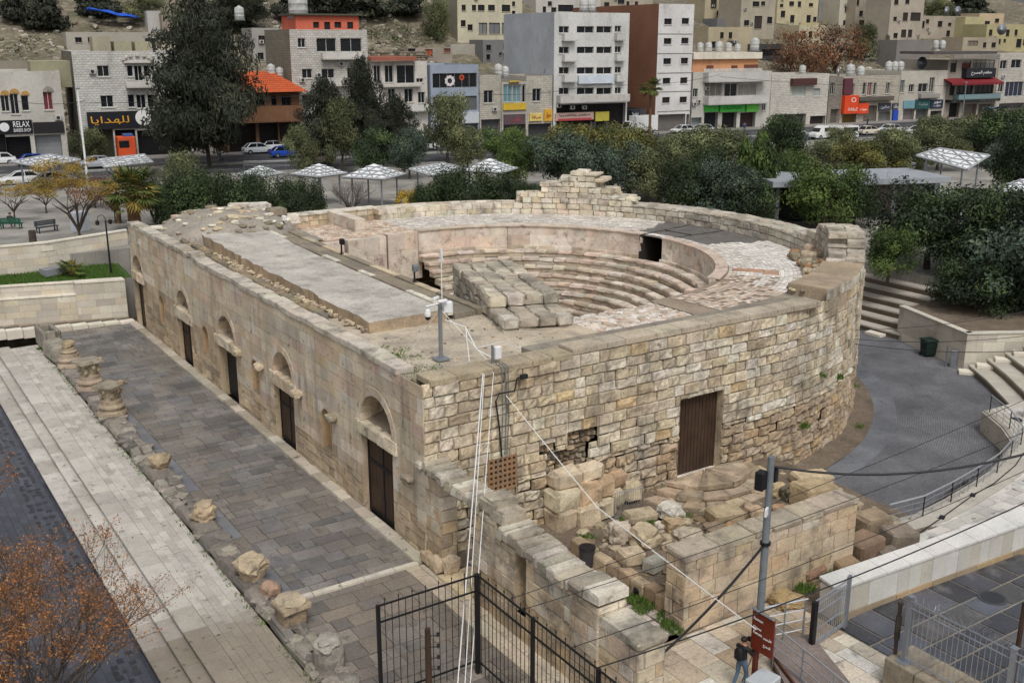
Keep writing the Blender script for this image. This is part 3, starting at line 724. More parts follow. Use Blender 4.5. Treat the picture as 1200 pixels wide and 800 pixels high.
while x<21:
 l=r.uniform(.9,1.9);l=min(l,21.2-x)
 hi=x>6.4
 m.stone((x+l/2,.52,7.02+(.10 if hi else-.02)),(l-.012,1.02+(.1 if not hi else 0),.26),0,.03,.008,jit(lin((176,164,144))if hi else lin((168,154,130)),.08))
 if x>5.5:m.stone((x+l/2,1.62,6.86),(l-.012,1.1,.3),0,.03,.008,jit(lin((140,132,118)),.08))
 else:m.stone((x+l/2,1.3,6.62+r.uniform(-.04,.04)),(l-.02,.5,.5),0,.06,.02,jit(lin((150,136,112)),.1))
 x+=l
m.build('side_coping',MT['cement'],theatre)
m=MB()
arcstones(m,TC,18.55,19.72,6.95,7.12,radians(-90),radians(-78.5),1.2,lambda u,z,r:jit(lin((176,164,144)),.08,r),.03,.006,3)
arcstones(m,TC,17.3,18.5,6.5,6.95,radians(-90),radians(-72),1.2,lambda u,z,r:jit(lin((140,132,118)),.08,r),.03,.006,4)
arcstones(m,TC,17.5,19.68,6.3,7.52,radians(-74.5),radians(-54),1.3,lambda u,z,r:jit(lin((160,144,120)),.08,r),.04,.012,5)
m.build('curve_coping',MT['cement'],theatre)
m=MB()
for i in range(110):
 a=radians(r.uniform(-76,-56));z=r.uniform(6.3,7.4);rr=17.45;s=r.uniform(.2,.5)
 if a<radians(-74):rr=r.uniform(17.5,19.2);a=radians(-74.8)
 m.rock((TC[0]+rr*cos(a),TC[1]+rr*sin(a),z),(s,s,s*.6),r.uniform(0,3),i,1,.25,jit(r.choice((S_W[3],S_W[6],S_G)),.12))
m.build('curve_rubble',MT['rubble'],theatre)
m=MB();r=random.Random(31)
def t_par(u,z,r):return jit(mixc(r.choice(S_W),S_L,r.uniform(.1,.7)),.12,r)
def hpar(deg):
 if deg<-54:return 0
 if deg<-47:return 7.5+(deg+54)*.08
 if deg<-40:return 8.7
 if deg<-33:return 8.55+.3*mnoise.noise((deg,1,1))
 if deg<-28:return 7.9
 if deg<-22:return 7.5
 if deg<28:return 7.22
 if deg<33:return 7.75
 if deg<36:return 8.25
 if deg<44:return 9.55-.16*abs(deg-40)*(.3 if deg>40 else 1)
 if deg<47:return 9.0
 if deg<51:return 8.55
 if deg<56:return 7.75
 return 7.0
for(ra,rb)in((17.75,18.72),(18.74,19.69)):
 z=6.2;row=0
 while z<9.7:
  h=.42;t=radians(-54)
  while t<radians(90):
   l=r.uniform(.55,1.15)/19;d=math.degrees(t+l/2);top=hpar(d)
   if z<top-.1:
    h2=min(h,top-z);ragged=28<d<57 or d<-26;j=.03 if ragged or d<28 else .01
    P=[(TC[0]+q*cos(a),TC[1]+q*sin(a),zz)for zz in(z,z+h2)for q in(ra-(r.uniform(0,.08)if j>.02 else 0),rb)for a in(t,t+l-.0006)]
    c=t_par(0,z,r)
    if d<28:c=mixc(c,lin((150,144,134)),.45)
    m.stone8(P,.05 if j>.02 else .02,j,c,r)
   t+=l
  z+=h+.002;row+=1
x=17.3
while x>.5:
 l=r.uniform(.7,1.3)
 for(z0,z1)in((6.0,6.5),(6.5,6.95)):m.stone((x-l/2,38.9,(z0+z1)/2),(l-.01,1.0,z1-z0-.005),0,.025,.01,jit(mixc(r.choice(S_W),S_Y,.15 if r.random()<.3 else 0),.12))
 m.stone((x-l/2,38.9,7.0),(l-.01,1.12,.12),0,.02,.005,jit(S_L,.08));x-=l
m.build('parapet',MT['ruinwall'],theatre)
m=MB()
for i in range(60):
 a=radians(r.uniform(-50,-30));rr=r.uniform(16.6,17.8);s=r.uniform(.25,.75)
 m.rock((TC[0]+rr*cos(a),TC[1]+rr*sin(a),6.3+r.uniform(0,.9)*(rr-16.3)/1.5),(s*1.3,s,s*.8),r.uniform(0,3),i,2,.25,jit(r.choice((S_W[3],S_W[6],S_G,lin((150,112,80)))),.12))
m.build('stub_rubble',MT['rubble'],theatre)
def tufts(spots,name,label,n=60,rad=.35,h=.14,seed=1,cat='grass'):
 rr=random.Random(seed);g=MB()
 for(x,y,z)in spots:
  for _ in range(n):
   a=rr.uniform(0,6.3);q=rad*sqrt(rr.random());px,py=x+q*cos(a),y+q*sin(a);an=rr.uniform(0,6.3);hh=h*rr.uniform(.4,1.2);w=.022
   c=jit(rr.choice((lin((80,110,40)),lin((100,122,52)),lin((66,92,36)))),.2,rr)
   g.add([(px-w*cos(an),py-w*sin(an),z),(px+w*cos(an),py+w*sin(an),z),(px+rr.uniform(-.08,.08),py+rr.uniform(-.08,.08),z+hh)],[(0,1,2)],c)
 return tag(g.build(name,MT['grass']),label,cat,kind='stuff')
tufts([(RND.uniform(1.2,2.6),RND.uniform(3.2,7.5),6.3)for _ in range(16)]+[(RND.uniform(1,1.8),RND.uniform(1.2,3),6.3)for _ in range(6)],'roof_moss','low mossy grass on the roof corner of the theatre',46,.4,.09)
m=MB();m.quad((-900,-900,-1.45),(1200,-900,-1.45),(1200,1200,-1.45),(-900,1200,-1.45));tag(m.build('ground',MT['dirt']),kind='structure')
FL=[lin(c)for c in((132,129,125),(122,119,116),(140,136,131),(112,110,108),(134,127,120),(146,141,135),(126,125,124))]
FB=[lin(c)for c in((142,128,112),(152,136,116),(132,120,106),(160,146,126),(122,112,102))]
def t_flag(x,y,r):
 c=r.choice(FL)
 if y<0:c=mixc(c,r.choice(FB),.45)
 if mnoise.noise((x*.3,y*.15,9))>.15:c=mixc(c,lin((142,130,116)),.4)
 return tuple(v*.8 for v in jit(c,.07,r))
m=MB();m.box2((-5.75,-16,-.4),(.2,42.2,-.03),lin((120,112,102)))
flags(m,-5.1,-.45,.15,41.6,0,(.42,.95),(.45,1.5),t_flag,'x',3,.018,.010)
flags(m,-5.7,-1.0,-15,-.15,0,(.5,1.0),(.5,1.4),t_flag,'x',4,.018,.010)
flags(m,-.98,.2,-15,-.15,-.006,(.5,.6),(.8,1.4),lambda x,y,r:jit(lin((186,174,152)),.1,r),'y',5)
tag(m.build('plaza_paving',MT['flag']),kind='structure')
m=MB()
flags(m,-5.75,-5.12,.1,41.5,.002,(.6,.64),(1.2,2.4),lambda x,y,r:jit(lin((112,113,117)),.12,r),'y',6,.012,.006,lambda x,y:mnoise.noise((1,y*.35,2))>-.12)
tag(m.build('drain_channel',M('wet_channel',tint=True,rough=.28,n=(.8,.2),fine=(9,.1),bump=(4,.1),spec=.5)),kind='structure')
m=MB();x=-5.6
while x<-.4:
 l=min(RND.uniform(.8,1.4),-.4-x);m.stone((x+l/2,0,.02),(l-.01,.26,.12),0,.02,.006,jit(lin((196,188,172)),.07));x+=l
tag(m.build('pavement_threshold',MT['pale']),kind='structure')
WP=[lin(c)for c in((184,178,168),(178,172,162),(190,184,174),(170,164,154))]
def t_wp(x,y,r):
 c=r.choice(WP)
 if y<2:c=mixc(c,lin((140,130,116)),sstep(2,-1.5,y))
 return jit(c,.045,r)
m=MB();m.box2((-8.4,-12,-.7),(-6.7,39.8,-.06),lin((150,144,132)))
flags(m,-8.4,-6.72,-12,39.8,-.03,(.26,.32),(.4,1.1),t_wp,'y',8,.004)
tag(m.build('pale_pavement',MT['pale']),kind='structure')
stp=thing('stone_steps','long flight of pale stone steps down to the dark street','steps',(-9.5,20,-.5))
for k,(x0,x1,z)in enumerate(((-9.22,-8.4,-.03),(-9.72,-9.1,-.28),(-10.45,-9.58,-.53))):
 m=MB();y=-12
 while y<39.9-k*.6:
  l=RND.uniform(1.1,2.0);m.stone(((x0+x1)/2,y+l/2,z-.03),(x1-x0,l-.008,.06),0,.014,.003,t_wp(0,y,RND));m.stone(((x0+x1)/2+.1,y+l/2,z-.16),(x1-x0,l-.004,.2),0,.008,.003,mixc(t_wp(0,y,RND),lin((46,43,39)),.95));y+=l  # risers near-black: nosing shadow, with some dirt, put into the colour
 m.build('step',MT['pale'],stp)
DKT=tilemat('dark_paving',lin((66,68,75)),lin((80,82,90)),lin((52,53,58)),1,.45,.62,.31,.012,pi/2,.2)
m=MB();m.quad((-60,-40,-.78),(-10.1,-40,-.78),(-10.1,41.5,-.78),(-60,41.5,-.78))
tag(m.build('street_paving',DKT),kind='structure')
m=MB();r=random.Random(3)
for k,x0 in enumerate((-10.62,-12.9)):
 for y in[i*.34-6 for i in range(136)]:
  for c in range(3):
   if r.random()<.55:m.box((x0-.22-c*.3+r.uniform(-.04,.04),y,-.778),(r.uniform(.14,.27),r.uniform(.2,.31),.012),jit(lin((48,49,54)),.15,r))
tag(m.build('dark_setts',MT['flag']),kind='structure')
m=MB();y=-9.0;r=random.Random(12)
ST=[lin(c)for c in((140,133,122),(126,119,110),(152,143,130),(112,106,99))]
while y<39:
 l=r.uniform(.7,1.7);w=r.uniform(.86,1.05)
 if r.random()<.5:
  m.stone((-6.2,y+l/2,.1+r.uniform(-.04,.05)),(w*1.1,l-.03,.38),r.uniform(-.05,.05),.09,.055,jit(r.choice(ST),.12,r))
 else:
  for s in(-1,1):m.stone((-6.2+s*.25,y+l/2,.08+r.uniform(-.03,.03)),(w*.52,l-.04,.38),r.uniform(-.07,.07),.09,.055,jit(r.choice(ST),.12,r))
 y+=l
for i in range(170):
 y=r.uniform(-9,39);s=r.uniform(.18,.5);m.rock((-6.2+r.uniform(-.5,.5),y,.22),(s*1.3,s*1.4,s*.5),r.uniform(0,3),i,2,.3,jit(r.choice(ST),.14,r),.8)
tag(m.build('stylobate',MT['rubble'],loc=(-6.2,15,0)),'long low line of weathered grey foundation blocks beside the pale pavement','foundation')
tufts([(-6.78+RND.uniform(-.06,.06),y*.45-8,-.04)for y in range(104)if RND.random()<.62]+[(-6.9,38.6,0)]*5,'joint_grass','thin line of grass and moss growing along the foundation stones',20,.16,.10,5)
def capital(mb,c,s,r,rz=0,broken=0):
 c=Vector(c);col=jit(lin((158,146,124)),.1,r)
 mb.lathe(c,[(.34*s,0),(.33*s,.12*s),(.37*s,.3*s),(.42*s,.5*s),(.50*s,.62*s)],16,col,.10,r.random()*9)
 for k in range(8):
  a=rz+k*pi/4;mb.rock(c+Vector((.42*s*cos(a),.42*s*sin(a),(.30 if k%2 else .5)*s)),(.22*s,.2*s,.34*s),a,k+r.random()*9,2,.35,jit(col,.12,r),.3)
 if not broken:mb.stone(c+Vector((0,0,.68*s)),(1.16*s,1.12*s,.14*s),rz,.05,.035,jit(lin((150,140,122)),.1,r))
 else:mb.rock(c+Vector((.1*s,0,.62*s)),(1.0*s,.8*s,.3*s),rz,r.random()*9,2,.4,jit(col,.1,r))
def base_mb(mb,c,s,r):
 c=Vector(c);col=jit(lin((158,143,122)),.1,r)
 mb.lathe(c,[(.52*s,0),(.55*s,.08*s),(.52*s,.17*s),(.46*s,.21*s),(.44*s,.28*s),(.49*s,.32*s),(.5*s,.38*s),(.45*s,.44*s),(.40*s,.47*s),(.395*s,.62*s)],18,col,.05,r.random()*9)
r=random.Random(77)
def colthing(y,label,parts):
 t=thing('ruined_column',label,'column stump',(-6.15,y,.22),0,'stumps along the old colonnade')
 for(nm,f)in parts:
  m=MB();f(m);m.build(nm,MT['rubble'],t)
colthing(32.7,'ruined column stump with a round moulded base, farthest before the hollow blocks',[('base',lambda m:(base_mb(m,(-6.15,32.7,.22),1.35,r),base_mb(m,(-6.15,32.7,.85),.95,r))),('capital',lambda m:m.rock((-6.15,32.7,1.62),(.8,.7,.5),.4,3,2,.35,lin((160,142,114)),.4))])
colthing(27.6,'ruined column topped by a wide leafy capital with one horn raised',[('base',lambda m:base_mb(m,(-6.1,27.6,.22),1.4,r)),('capital',lambda m:(capital(m,(-6.1,27.6,1.05),1.2,r,.3),m.rock((-5.5,27.3,1.98),(.4,.3,.25),.4,2,1,.2,lin((150,134,108)))))])
colthing(22.7,'ruined column with a tilted carved capital on a tall round base',[('base',lambda m:base_mb(m,(-6.1,22.7,.22),1.4,r)),('capital',lambda m:(capital(m,(-6.1,22.7,1.05),1.15,r,.7),m.rock((-5.55,22.5,1.95),(.45,.3,.3),.4,5,1,.2,lin((150,134,108)))))])
colthing(13.9,'small worn column stub, roundish and low, between capital and square block',[('capital',lambda m:(base_mb(m,(-6.05,13.9,.22),.6,r),m.rock((-6.05,13.9,.68),(1.0,.95,.75),.4,8,2,.3,lin((170,152,124)),.5)))])
colthing(7.6,'short broken capital stump, pale and knobbly, beside the blue-grey channel',[('capital',lambda m:(m.rock((-6.1,7.6,.52),(.95,.9,.75),.4,9,3,.35,lin((168,150,124)),.6),m.rock((-6.0,7.7,.9),(.8,.7,.3),.9,4,2,.35,lin((158,142,118)),.4)))])
colthing(2.0,'broken round capital stump just beyond the white threshold strip',[('capital',lambda m:(m.lathe((-6.1,2.0,.2),[(.42,0),(.45,.2),(.5,.45)],14,lin((164,146,122)),.2,3),m.rock((-6.1,2.0,.8),(1.15,1.05,.5),.3,19,3,.4,lin((172,156,130)),.4))),('drum',lambda m:m.rock((-6.0,.55,.35),(.7,.8,.7),.2,22,2,.25,lin((160,132,112)),.3))])
colthing(-1.6,'square carved capital block standing on rough stump near the threshold',[('capital',lambda m:(m.stone((-6.05,-1.6,.5),(.85,.8,.55),.1,.06,.03,lin((150,132,108))),m.stone((-6.05,-1.6,.86),(1.05,1.0,.2),.1,.05,.03,lin((160,144,120))),m.rock((-6.05,-1.6,1.02),(.95,.9,.26),.1,31,2,.4,lin((172,158,134)),.5)))])
colthing(-4.6,'lichen-grey broken column drum, closest to the black iron fence',[('capital',lambda m:(m.lathe((-6.0,-4.6,.2),[(.5,0),(.52,.3),(.46,.55),(.42,.7)],14,lin((132,126,116)),.22,7),m.rock((-6.0,-4.6,.95),(.95,.85,.4),.5,41,3,.4,lin((150,144,134)),.4)))])
hb=thing('hollow_block','grey hollowed stone trough at the far end of the foundation line','stone block',(-6.3,38.4,0))
m=MB()
for(dx,dy,sx,sy)in((-.42,0,.28,2.2),(.42,0,.28,2.2),(0,-.98,.6,.24),(0,.98,.6,.24)):m.stone((-6.3+dx,38.4+dy,.75),(sx,sy,1.2),.05,.06,.03,jit(lin((140,134,122)),.08))
m.stone((-6.3,38.4,.45),(.9,2.0,.8),.05,.04,.02,lin((90,86,80)));m.build('trough',MT['rubble'],hb)
tag((lambda m:(m.stone((-6.3,35.6,.55),(1.15,2.6,.95),.03,.14,.05,lin((150,144,130))),m.build('long_block',MT['rubble'],loc=(-6.3,35.6,0)))[1])(MB()),'long rounded grey stone block beside the hollow trough','stone block')
def yl(x):return 44.0-.26*x
m=MB()
for i in range(22):
 x0=-22+i;m.stone8([(x,y,z)for z in(-.5,.12)for y in(yl(x0)-2.3,yl(x0)-1.55)for x in(x0,x0+.99)],.02,.005,jit(S_L,.08))
 m.stone8([(x,y,z)for z in(-.5,.02)for y in(yl(x0)-.62,yl(x0)-.2)for x in(x0,x0+.99)],.02,.005,jit(S_G,.1))
tag(m.build('kerb_strip',MT['modern']),kind='structure')
m=MB();m.quad((-22,yl(-22)-1.6,-.05),(0,yl(0)-1.6,-.05),(0,yl(0)-.5,-.05),(-22,yl(-22)-.5,-.05));tag(m.build('service_lane',MT['asph']),kind='structure')
def lpos(off):
 def f(u,z,d):return(-u,yl(-u)+off-d,z)
 return f
MW=[lin(c)for c in((202,194,178),(190,182,166),(208,200,184),(200,188,166),(184,176,162))]
w1=thing('retaining_wall','two tier pale stone retaining wall below the green lawn','wall',(-6,45.5,0))
m=MB();ashlar(m,lpos(0),.0,24,-.1,1.75,.46,(.8,1.5),(),dj=.004,tintf=pick(MW,.06),e=.008,seed=2,back=.02,nx=1,nz=1,rough=0)
ashlar(m,lpos(.55),.0,24,1.7,2.55,.5,(.8,1.5),(),dj=.004,tintf=pick(MW,.06),e=.008,seed=3,back=.02,nx=1,nz=1,rough=0)
ashlar(m,lpos(-.12),.0,3.2,-.1,2.6,.5,(.8,1.5),(),dj=.004,tintf=pick(MW,.05),e=.008,seed=4,back=.02,nx=1,nz=1,rough=0)
m.build('wall_face',MT['modern'],w1)
m=MB()
for i in range(24):
 x=-i-1
 for(o,z,a)in((-.05,1.76,.7),(.48,2.56,.55)):m.stone8([(xx,yl(xx)+o+k,zz)for zz in(z,z+.09)for k in(0,a)for xx in(x,x+.99)],.015,.003,jit(S_L,.06))
m.stone8([(xx,yl(xx)-.17+k,zz)for zz in(2.6,2.72)for k in(0,.9)for xx in(-3.2,0)],.015,0,S_L)
m.build('wall_coping',MT['modern'],w1)
def yw2(x):return 48.2+.35*max(0,x+4)+.04*max(0,-4-x)**2*.3
w2=thing('upper_wall','pale stone wall with a sunken curve behind the lawn and palms','wall',(-4,48.3,2.9))
m=MB();ashlar(m,lambda u,z,d:(-24+u,yw2(-24+u)-d,z),0,26,2.7,5.0,.45,(.8,1.5),(),dj=.005,tintf=pick(MW,.06),e=.008,seed=7,back=.02,nx=1,nz=1,rough=0)
m.build('wall_face',MT['modern'],w2)
m=MB()
for i in range(26):
 x=-24+i;m.stone8([(xx,yw2(xx)-.05+k,zz)for zz in(5.0,5.12)for k in(0,.5)for xx in(x,x+.99)],.015,.003,jit(S_L,.06))
m.build('wall_coping',MT['modern'],w2)
m=MB()
lv=[(x,yl(x)+1.0+(yw2(x)-.02-yl(x)-1.0)*k/4,2.6+.06*mnoise.noise((x,k,1))+.11*k)for x in[i*.75-24 for i in range(34)]for k in range(5)]
m.add(lv,[(i*5+k,(i+1)*5+k,(i+1)*5+k+1,i*5+k+1)for i in range(33)for k in range(4)],lin((62,84,36)));tag(m.build('lawn',MT['grass']),kind='structure')
r=random.Random(4);g=MB()
for i in range(9000):
 x=r.uniform(-14,.4);y=r.uniform(yl(x)+1.05,yw2(x)-.05);an=r.uniform(0,6.3);h=r.uniform(.05,.14);zl=2.58+.44*(y-yl(x)-1)/max(.5,yw2(x)-yl(x)-1)
 g.add([(x-.03*cos(an),y-.03*sin(an),zl),(x+.03*cos(an),y+.03*sin(an),zl),(x+r.uniform(-.06,.06),y+r.uniform(-.06,.06),zl+.1+h)],[(0,1,2)],jit(lin((76,104,42)),.25,r))
tag(g.build('lawn_grass',MT['grass']),'bright green lawn between the two pale stone walls','grass',kind='stuff')
rw=thing('ruined_wall','broken ashlar wall with an open gap running from the theatre corner towards the fence','wall',(0,-6,0))
def t_rw(u,z,r):
 c=r.choice(F_U if z>1.2 else F_L)
 if r.random()<.2:c=mixc(c,lin((196,168,128)),.6)
 return jit(c,.09,r)
RH=[(6.15,6.75,.9,3.2)]
def seg(u0,u1,x0,x1,z1,hl=(),sd=1):
 m=MB()
 ashlar(m,lambda u,z,d:(x0-d,-u,z),u0,u1,-.1,z1,.5,(.6,1.2),hl,dj=.02,tintf=t_rw,e=.025,seed=sd,back=.05)
 ashlar(m,lambda u,z,d:(x1+d,-u,z),u0,u1,-.1,z1,.5,(.6,1.2),hl,dj=.03,tintf=t_rw,e=.03,seed=sd+1,back=.05)
 for(u,s)in((u0,-1),(u1,1)):ashlar(m,lambda v,z,d:(x0+v,-(u+s*d),z),0,x1-x0,-.1,z1,.5,(.5,1.0),(),dj=.02,tintf=t_rw,e=.03,seed=sd+2,back=.05)
 m.box2((x0+.05,-u1+.05,z1-.12),(x1-.05,-u0-.05,z1-.02),S_G)
 for hx in hl:
  for u in hx[:2]:m.quad((x0+.02,-u,hx[2]),(x1-.02,-u,hx[2]),(x1-.02,-u,hx[3]),(x0+.02,-u,hx[3]),F_L[2])
  m.quad((x0+.5,-hx[0],hx[2]),(x0+.5,-hx[1],hx[2]),(x0+.5,-hx[1],hx[3]),(x0+.5,-hx[0],hx[3]),F_L[3])
 return m
for k,(a,b,x0,x1,z)in enumerate(((-.02,1.05,.03,.75,3.55),(3.45,4.9,-.02,.95,3.6),(4.9,9.2,-.06,.98,3.1),(9.2,10.55,-.1,1.0,3.1),(10.5,12.3,-.02,.98,2.55))):
 seg(a,b,x0,x1,z,RH if k==2 else(),40+k*3).build('wall_section',MT['ruinwall'],rw)
m=MB();r=random.Random(9)
LC=(lin((196,188,172)),lin((174,164,146)),lin((186,176,158)),lin((160,152,136)))
def capst(u0,u1,x0,x1,zf,h=.34,stepw=(.3,.55)):
 u=u0
 while u<u1-.02:
  l=min(r.uniform(*stepw),u1-u);m.stone(((x0+x1)/2+r.uniform(-.04,.04),-(u+l/2),zf(u)+r.uniform(-.05,.06)),((x1-x0)*r.uniform(.94,1.06),l-.025,h*r.uniform(.8,1.2)),r.uniform(-.03,.03),.05,.03,jit(r.choice(LC),.12,r));u+=l
capst(-.5,3.9,-.12,.98,lambda u:3.82-.05*u)
m.stone((.45,-4.35,3.92),(1.05,.95,.6),.02,.1,.05,lin((176,166,146)))
m.stone((.5,-4.9,3.75),(1.0,.8,.45),.02,.08,.04,lin((170,160,142)))
capst(5.2,9.2,-.2,1.05,lambda u:3.42-.06*(u-5),.36)
capst(9.1,10.6,-.15,1.05,lambda u:3.3,.38,(.7,1.2))
capst(10.5,12.35,-.08,1.04,lambda u:2.68,.3,(.9,1.9))
m.build('wall_coping',MT['ruinwall'],rw)
m=MB()
for(x,y,z,d)in((-.05,-.9,.3,(.5,.8,.7)),(.3,-1.3,.35,(.8,.6,.8)),(-.1,-.3,.3,(.4,.9,.6)),(.45,-3.2,.2,(.9,.5,.5))):m.rock((x,y,z),d,0,x+y,2,.25,jit(F_L[0],.1),.7)
m.stone((.4,-2.3,.03),(1.4,1.9,.12),0,.03,.01,lin((196,178,144)))
m.build('threshold_stone',MT['ruinwall'],rw)
m=MB();r=random.Random(15)
vs=lambda x,y:(.06*mnoise.noise((x*.8,y*.8,2))+.03*mnoise.noise((x*3,y*3,2)))*(1 if x>5.2 else .4)-.02+((.14+.5*sstep(-2.2,-3.6,y)*sstep(11.5,8.5,x))if x>5.3 else 0)
sheet(m,.9,18.5,-9.0,.3,vs,80,44,(1,1,1));sheet(m,4.5,16,-11.2,-8.9,lambda x,y:-.04+.03*mnoise.noise((x,y,4)),40,8,(1,1,1));tag(m.build('court_earth',MT['dirt']),kind='structure')
m=MB()
def t_court(x,y,r):return jit(mixc(r.choice(FB),r.choice(W_W),.45),.12,r)
flags(m,1.2,5.0,-9.0,-.9,.045,(.6,1.0),(.5,1.2),t_court,'y',3,.04,.015,lambda x,y:mnoise.noise((x*.7,y*.7,6))<.25)
tag(m.build('court_flags',MT['rubble']),kind='structure')
GD=[lin(c)for c in((188,170,140),(172,154,128),(198,184,162),(160,144,122),(204,196,184),(180,164,142))]
m=MB();m.box2((.25,-24,-.6),(9.2,-9.2,-.045),lin((120,106,86)))
flags(m,.25,9.2,-24,-9.25,0,(.6,1.0),(.6,1.5),lambda x,y,r:jit(mixc(r.choice(GD),lin((190,186,178)),.5*sstep(-11,-14,y)),.1,r),'y',11)
tag(m.build('forecourt_paving',MT['flag']),kind='structure')
kb=thing('stone_kerb','low red-brown stone edging between the court path and the rubble','kerb wall',(5.1,-6,0))
m=MB();y=-9.0
while y<-3.0:
 l=r.uniform(.55,.95);h=.55+.08*y/-9+r.uniform(-.05,.06);m.stone((5.12+r.uniform(-.03,.03),y+l/2,h/2),(.5,l-.025,h),0,.05,.02,jit(r.choice((lin((168,149,122)),lin((156,136,110)),lin((174,156,128)))),.12,r));y+=l
m.build('kerb_stone',MT['rubble'],kb)
fw=thing('forecourt_wall','restored block wall standing alone between rubble court and footpath','wall',(9.5,-9,0))
m=MB();FWE=13.1
def t_fw(u,z,r):return jit(mixc(r.choice(F_U),lin((190,164,128)),r.uniform(.2,.7)),.1,r)
zt=lambda u:2.72
ashlar(m,lambda u,z,d:(4.65+u,-9.15-d,z),0,FWE-4.65,-.1,2.6,.6,(.6,1.2),(),dj=.012,tintf=t_fw,e=.02,seed=61,back=.04)
ashlar(m,lambda u,z,d:(FWE-u,-8.2+d,z),0,FWE-4.65,-.1,2.6,.55,(.6,1.2),(),dj=.03,tintf=t_fw,e=.03,seed=62,back=.05)
for(x,s)in((4.65,-1),(FWE,1)):ashlar(m,lambda v,z,d:(x+s*d,-9.15+(v if s>0 else .95-v),z),0,.95,-.1,2.6,.55,(.5,.9),(),dj=.03,tintf=t_fw,e=.03,seed=63,back=.05)
m.build('wall_face',MT['ruinwall'],fw)
m=MB();u=4.6
while u<FWE:
 l=min(r.uniform(.8,1.7),FWE+.05-u);m.stone((u+l/2,-8.68,2.68+r.uniform(-.02,.03)),(l-.015,1.02,.26),0,.06,.025,jit(lin((172,160,140)),.1,r));u+=l
m.build('wall_coping',MT['ruinwall'],fw)
sd=thing('half_round_steps','three worn half-round steps below the brown side door','steps',(13.8,-.6,0))
for k,(rad,z0,z1)in enumerate(((2.3,.45,.74),(2.85,.18,.46),(3.5,-.05,.2))):
 m=MB();n=(4,7,10)[k]
 for i in range(n):
  a0,a1=pi+pi*i/n,pi+pi*(i+1)/n
  P=[(13.8+q*cos(a)*1.0+r.uniform(-.05,.05),-.45+q*sin(a)*.8,z)for z in(z0,z1+r.uniform(-.05,.04))for q in(rad*.6 if k else .05,rad+r.uniform(-.06,.06))for a in(a0,a1)]
  m.stone8(P,.04,.02,jit(mixc(r.choice(F_L),S_G,.35),.12,r),r)
 m.build('step',MT['rubble'],sd)
def px_rock(i,label,x,y,wpx,hpx,z=.35,form='rock',col=None,rz=0,flat=1,group='loose stones in the rubble court'):
 z=.5
 for _ in range(6):p=at_z(x,y,z);s=proj(p)[2]/FPX;w=wpx*s*1.08;h=max(.28,hpx*s*.95);z=(vs(p.x,p.y)if p.y>-9 else 0)+h*.45
 m=MB();c=col or r.choice((lin((172,152,120)),lin((158,136,104)),lin((184,168,142)),lin((150,136,114)),lin((190,178,158))))
 zb=vs(p.x,p.y)if p.y>-9 else 0
 if form=='rock':m.rock((p.x,p.y,zb+h*.42),(w,w*.85,h),rz,i*1.37,3,.34,jit(c,.08,r),.8)
 else:m.stone((p.x,p.y,zb+h*.45),(w,w*(.62 if form=='slab' else .8),h),rz,.1*min(1,w),.035,jit(c,.08,r),(r.uniform(-.08,.08),r.uniform(-.08,.08)))
 tag(m.build('boulder' if form=='rock' else 'stone_block',MT['rubble'],loc=(p.x,p.y,zb)),label,'boulder' if form=='rock' else 'stone block',group)
RK=[('big rounded tan boulder at the left edge of the rubble, above the bin',727,623,27,28,.9,'rock',None),('large square pale boulder beside the rounded tan one',756,627,34,30,.9,'rock',lin((180,166,140))),('small pale grey boulder behind the large square one',775,617,15,14,.8,'rock',lin((190,182,168))),('knobbly tan boulder in the middle row below the half-round steps',788,615,24,22,.8,'rock',None),('whitest boulder, against the half-round steps',786,598,30,20,.8,'rock',lin((198,192,180))),('flat-topped grey boulder with moss on its left',807,627,30,18,.6,'rock',lin((172,162,142))),('low rectangular block in front of the two big boulders',740,651,28,18,.6,'block',None),('greenish grey angular block sitting low in moss',766,661,22,18,.5,'block',lin((150,150,136))),('tiny tan cobble beside the greenish block',783,640,13,12,.5,'rock',None),('flat mossy slab behind the rounded tan boulder',750,604,36,12,.5,'slab',lin((168,156,130))),('long rounded tan block at the foot of the half-round steps',850,604,36,18,.5,'block',lin((172,155,124))),('brown boulder right of the flat-topped grey one',837,621,26,18,.5,'rock',lin((140,124,102))),('pinkish brown boulder left of the grey pole',886,602,26,20,.5,'rock',lin((166,144,120))),('brown boulder right of the grey pole, low',916,599,22,18,.5,'rock',lin((150,122,96))),('upright tan boulder beside the mossy round one',910,573,17,19,.7,'rock',lin((176,156,122))),('dark mossy round boulder by the upright tan one',926,577,22,20,.6,'rock',lin((104,98,82))),('big golden block tipped against the curve of the theatre',953,579,42,28,.7,'block',lin((178,158,124))),('pale flat slab topmost of the pile by the cobbles',951,560,42,14,.9,'slab',lin((198,178,148))),('grey stone wedged below the golden block',940,596,18,12,.4,'rock',None),('small brown cobble at the forecourt wall, left of the pole',858,618,16,12,.4,'rock',lin((150,118,90))),('thick block on the end of the forecourt wall, left of two',1021,612,36,24,.5,'block',lin((150,134,110))),('dark squared block nearest the white wall and walkway',1053,631,36,28,.5,'block',lin((130,118,104))),('reddish brown block lying below the thick wall-end block',1011,640,40,26,.4,'block',lin((130,108,90))),('grey flat block under the dark squared block',1040,650,30,16,.3,'block',lin((126,116,104))),('tan block half sunk in weeds before the white wall',990,663,30,18,.25,'block',lin((142,122,96))),('long low reddish stone in the weeds',951,668,32,13,.2,'slab',lin((142,114,94))),('small orange-tan cobble against the forecourt wall, right of the pole',917,678,20,16,.25,'rock',lin((176,142,104))),('wide flat tan boulder beside the steel railing',921,702,36,18,.25,'rock',lin((170,148,108)))]
for i,(lb,*a)in enumerate(RK):px_rock(i+1,lb,*a,rz=-.1+r.uniform(-.25,.25))
m=MB()
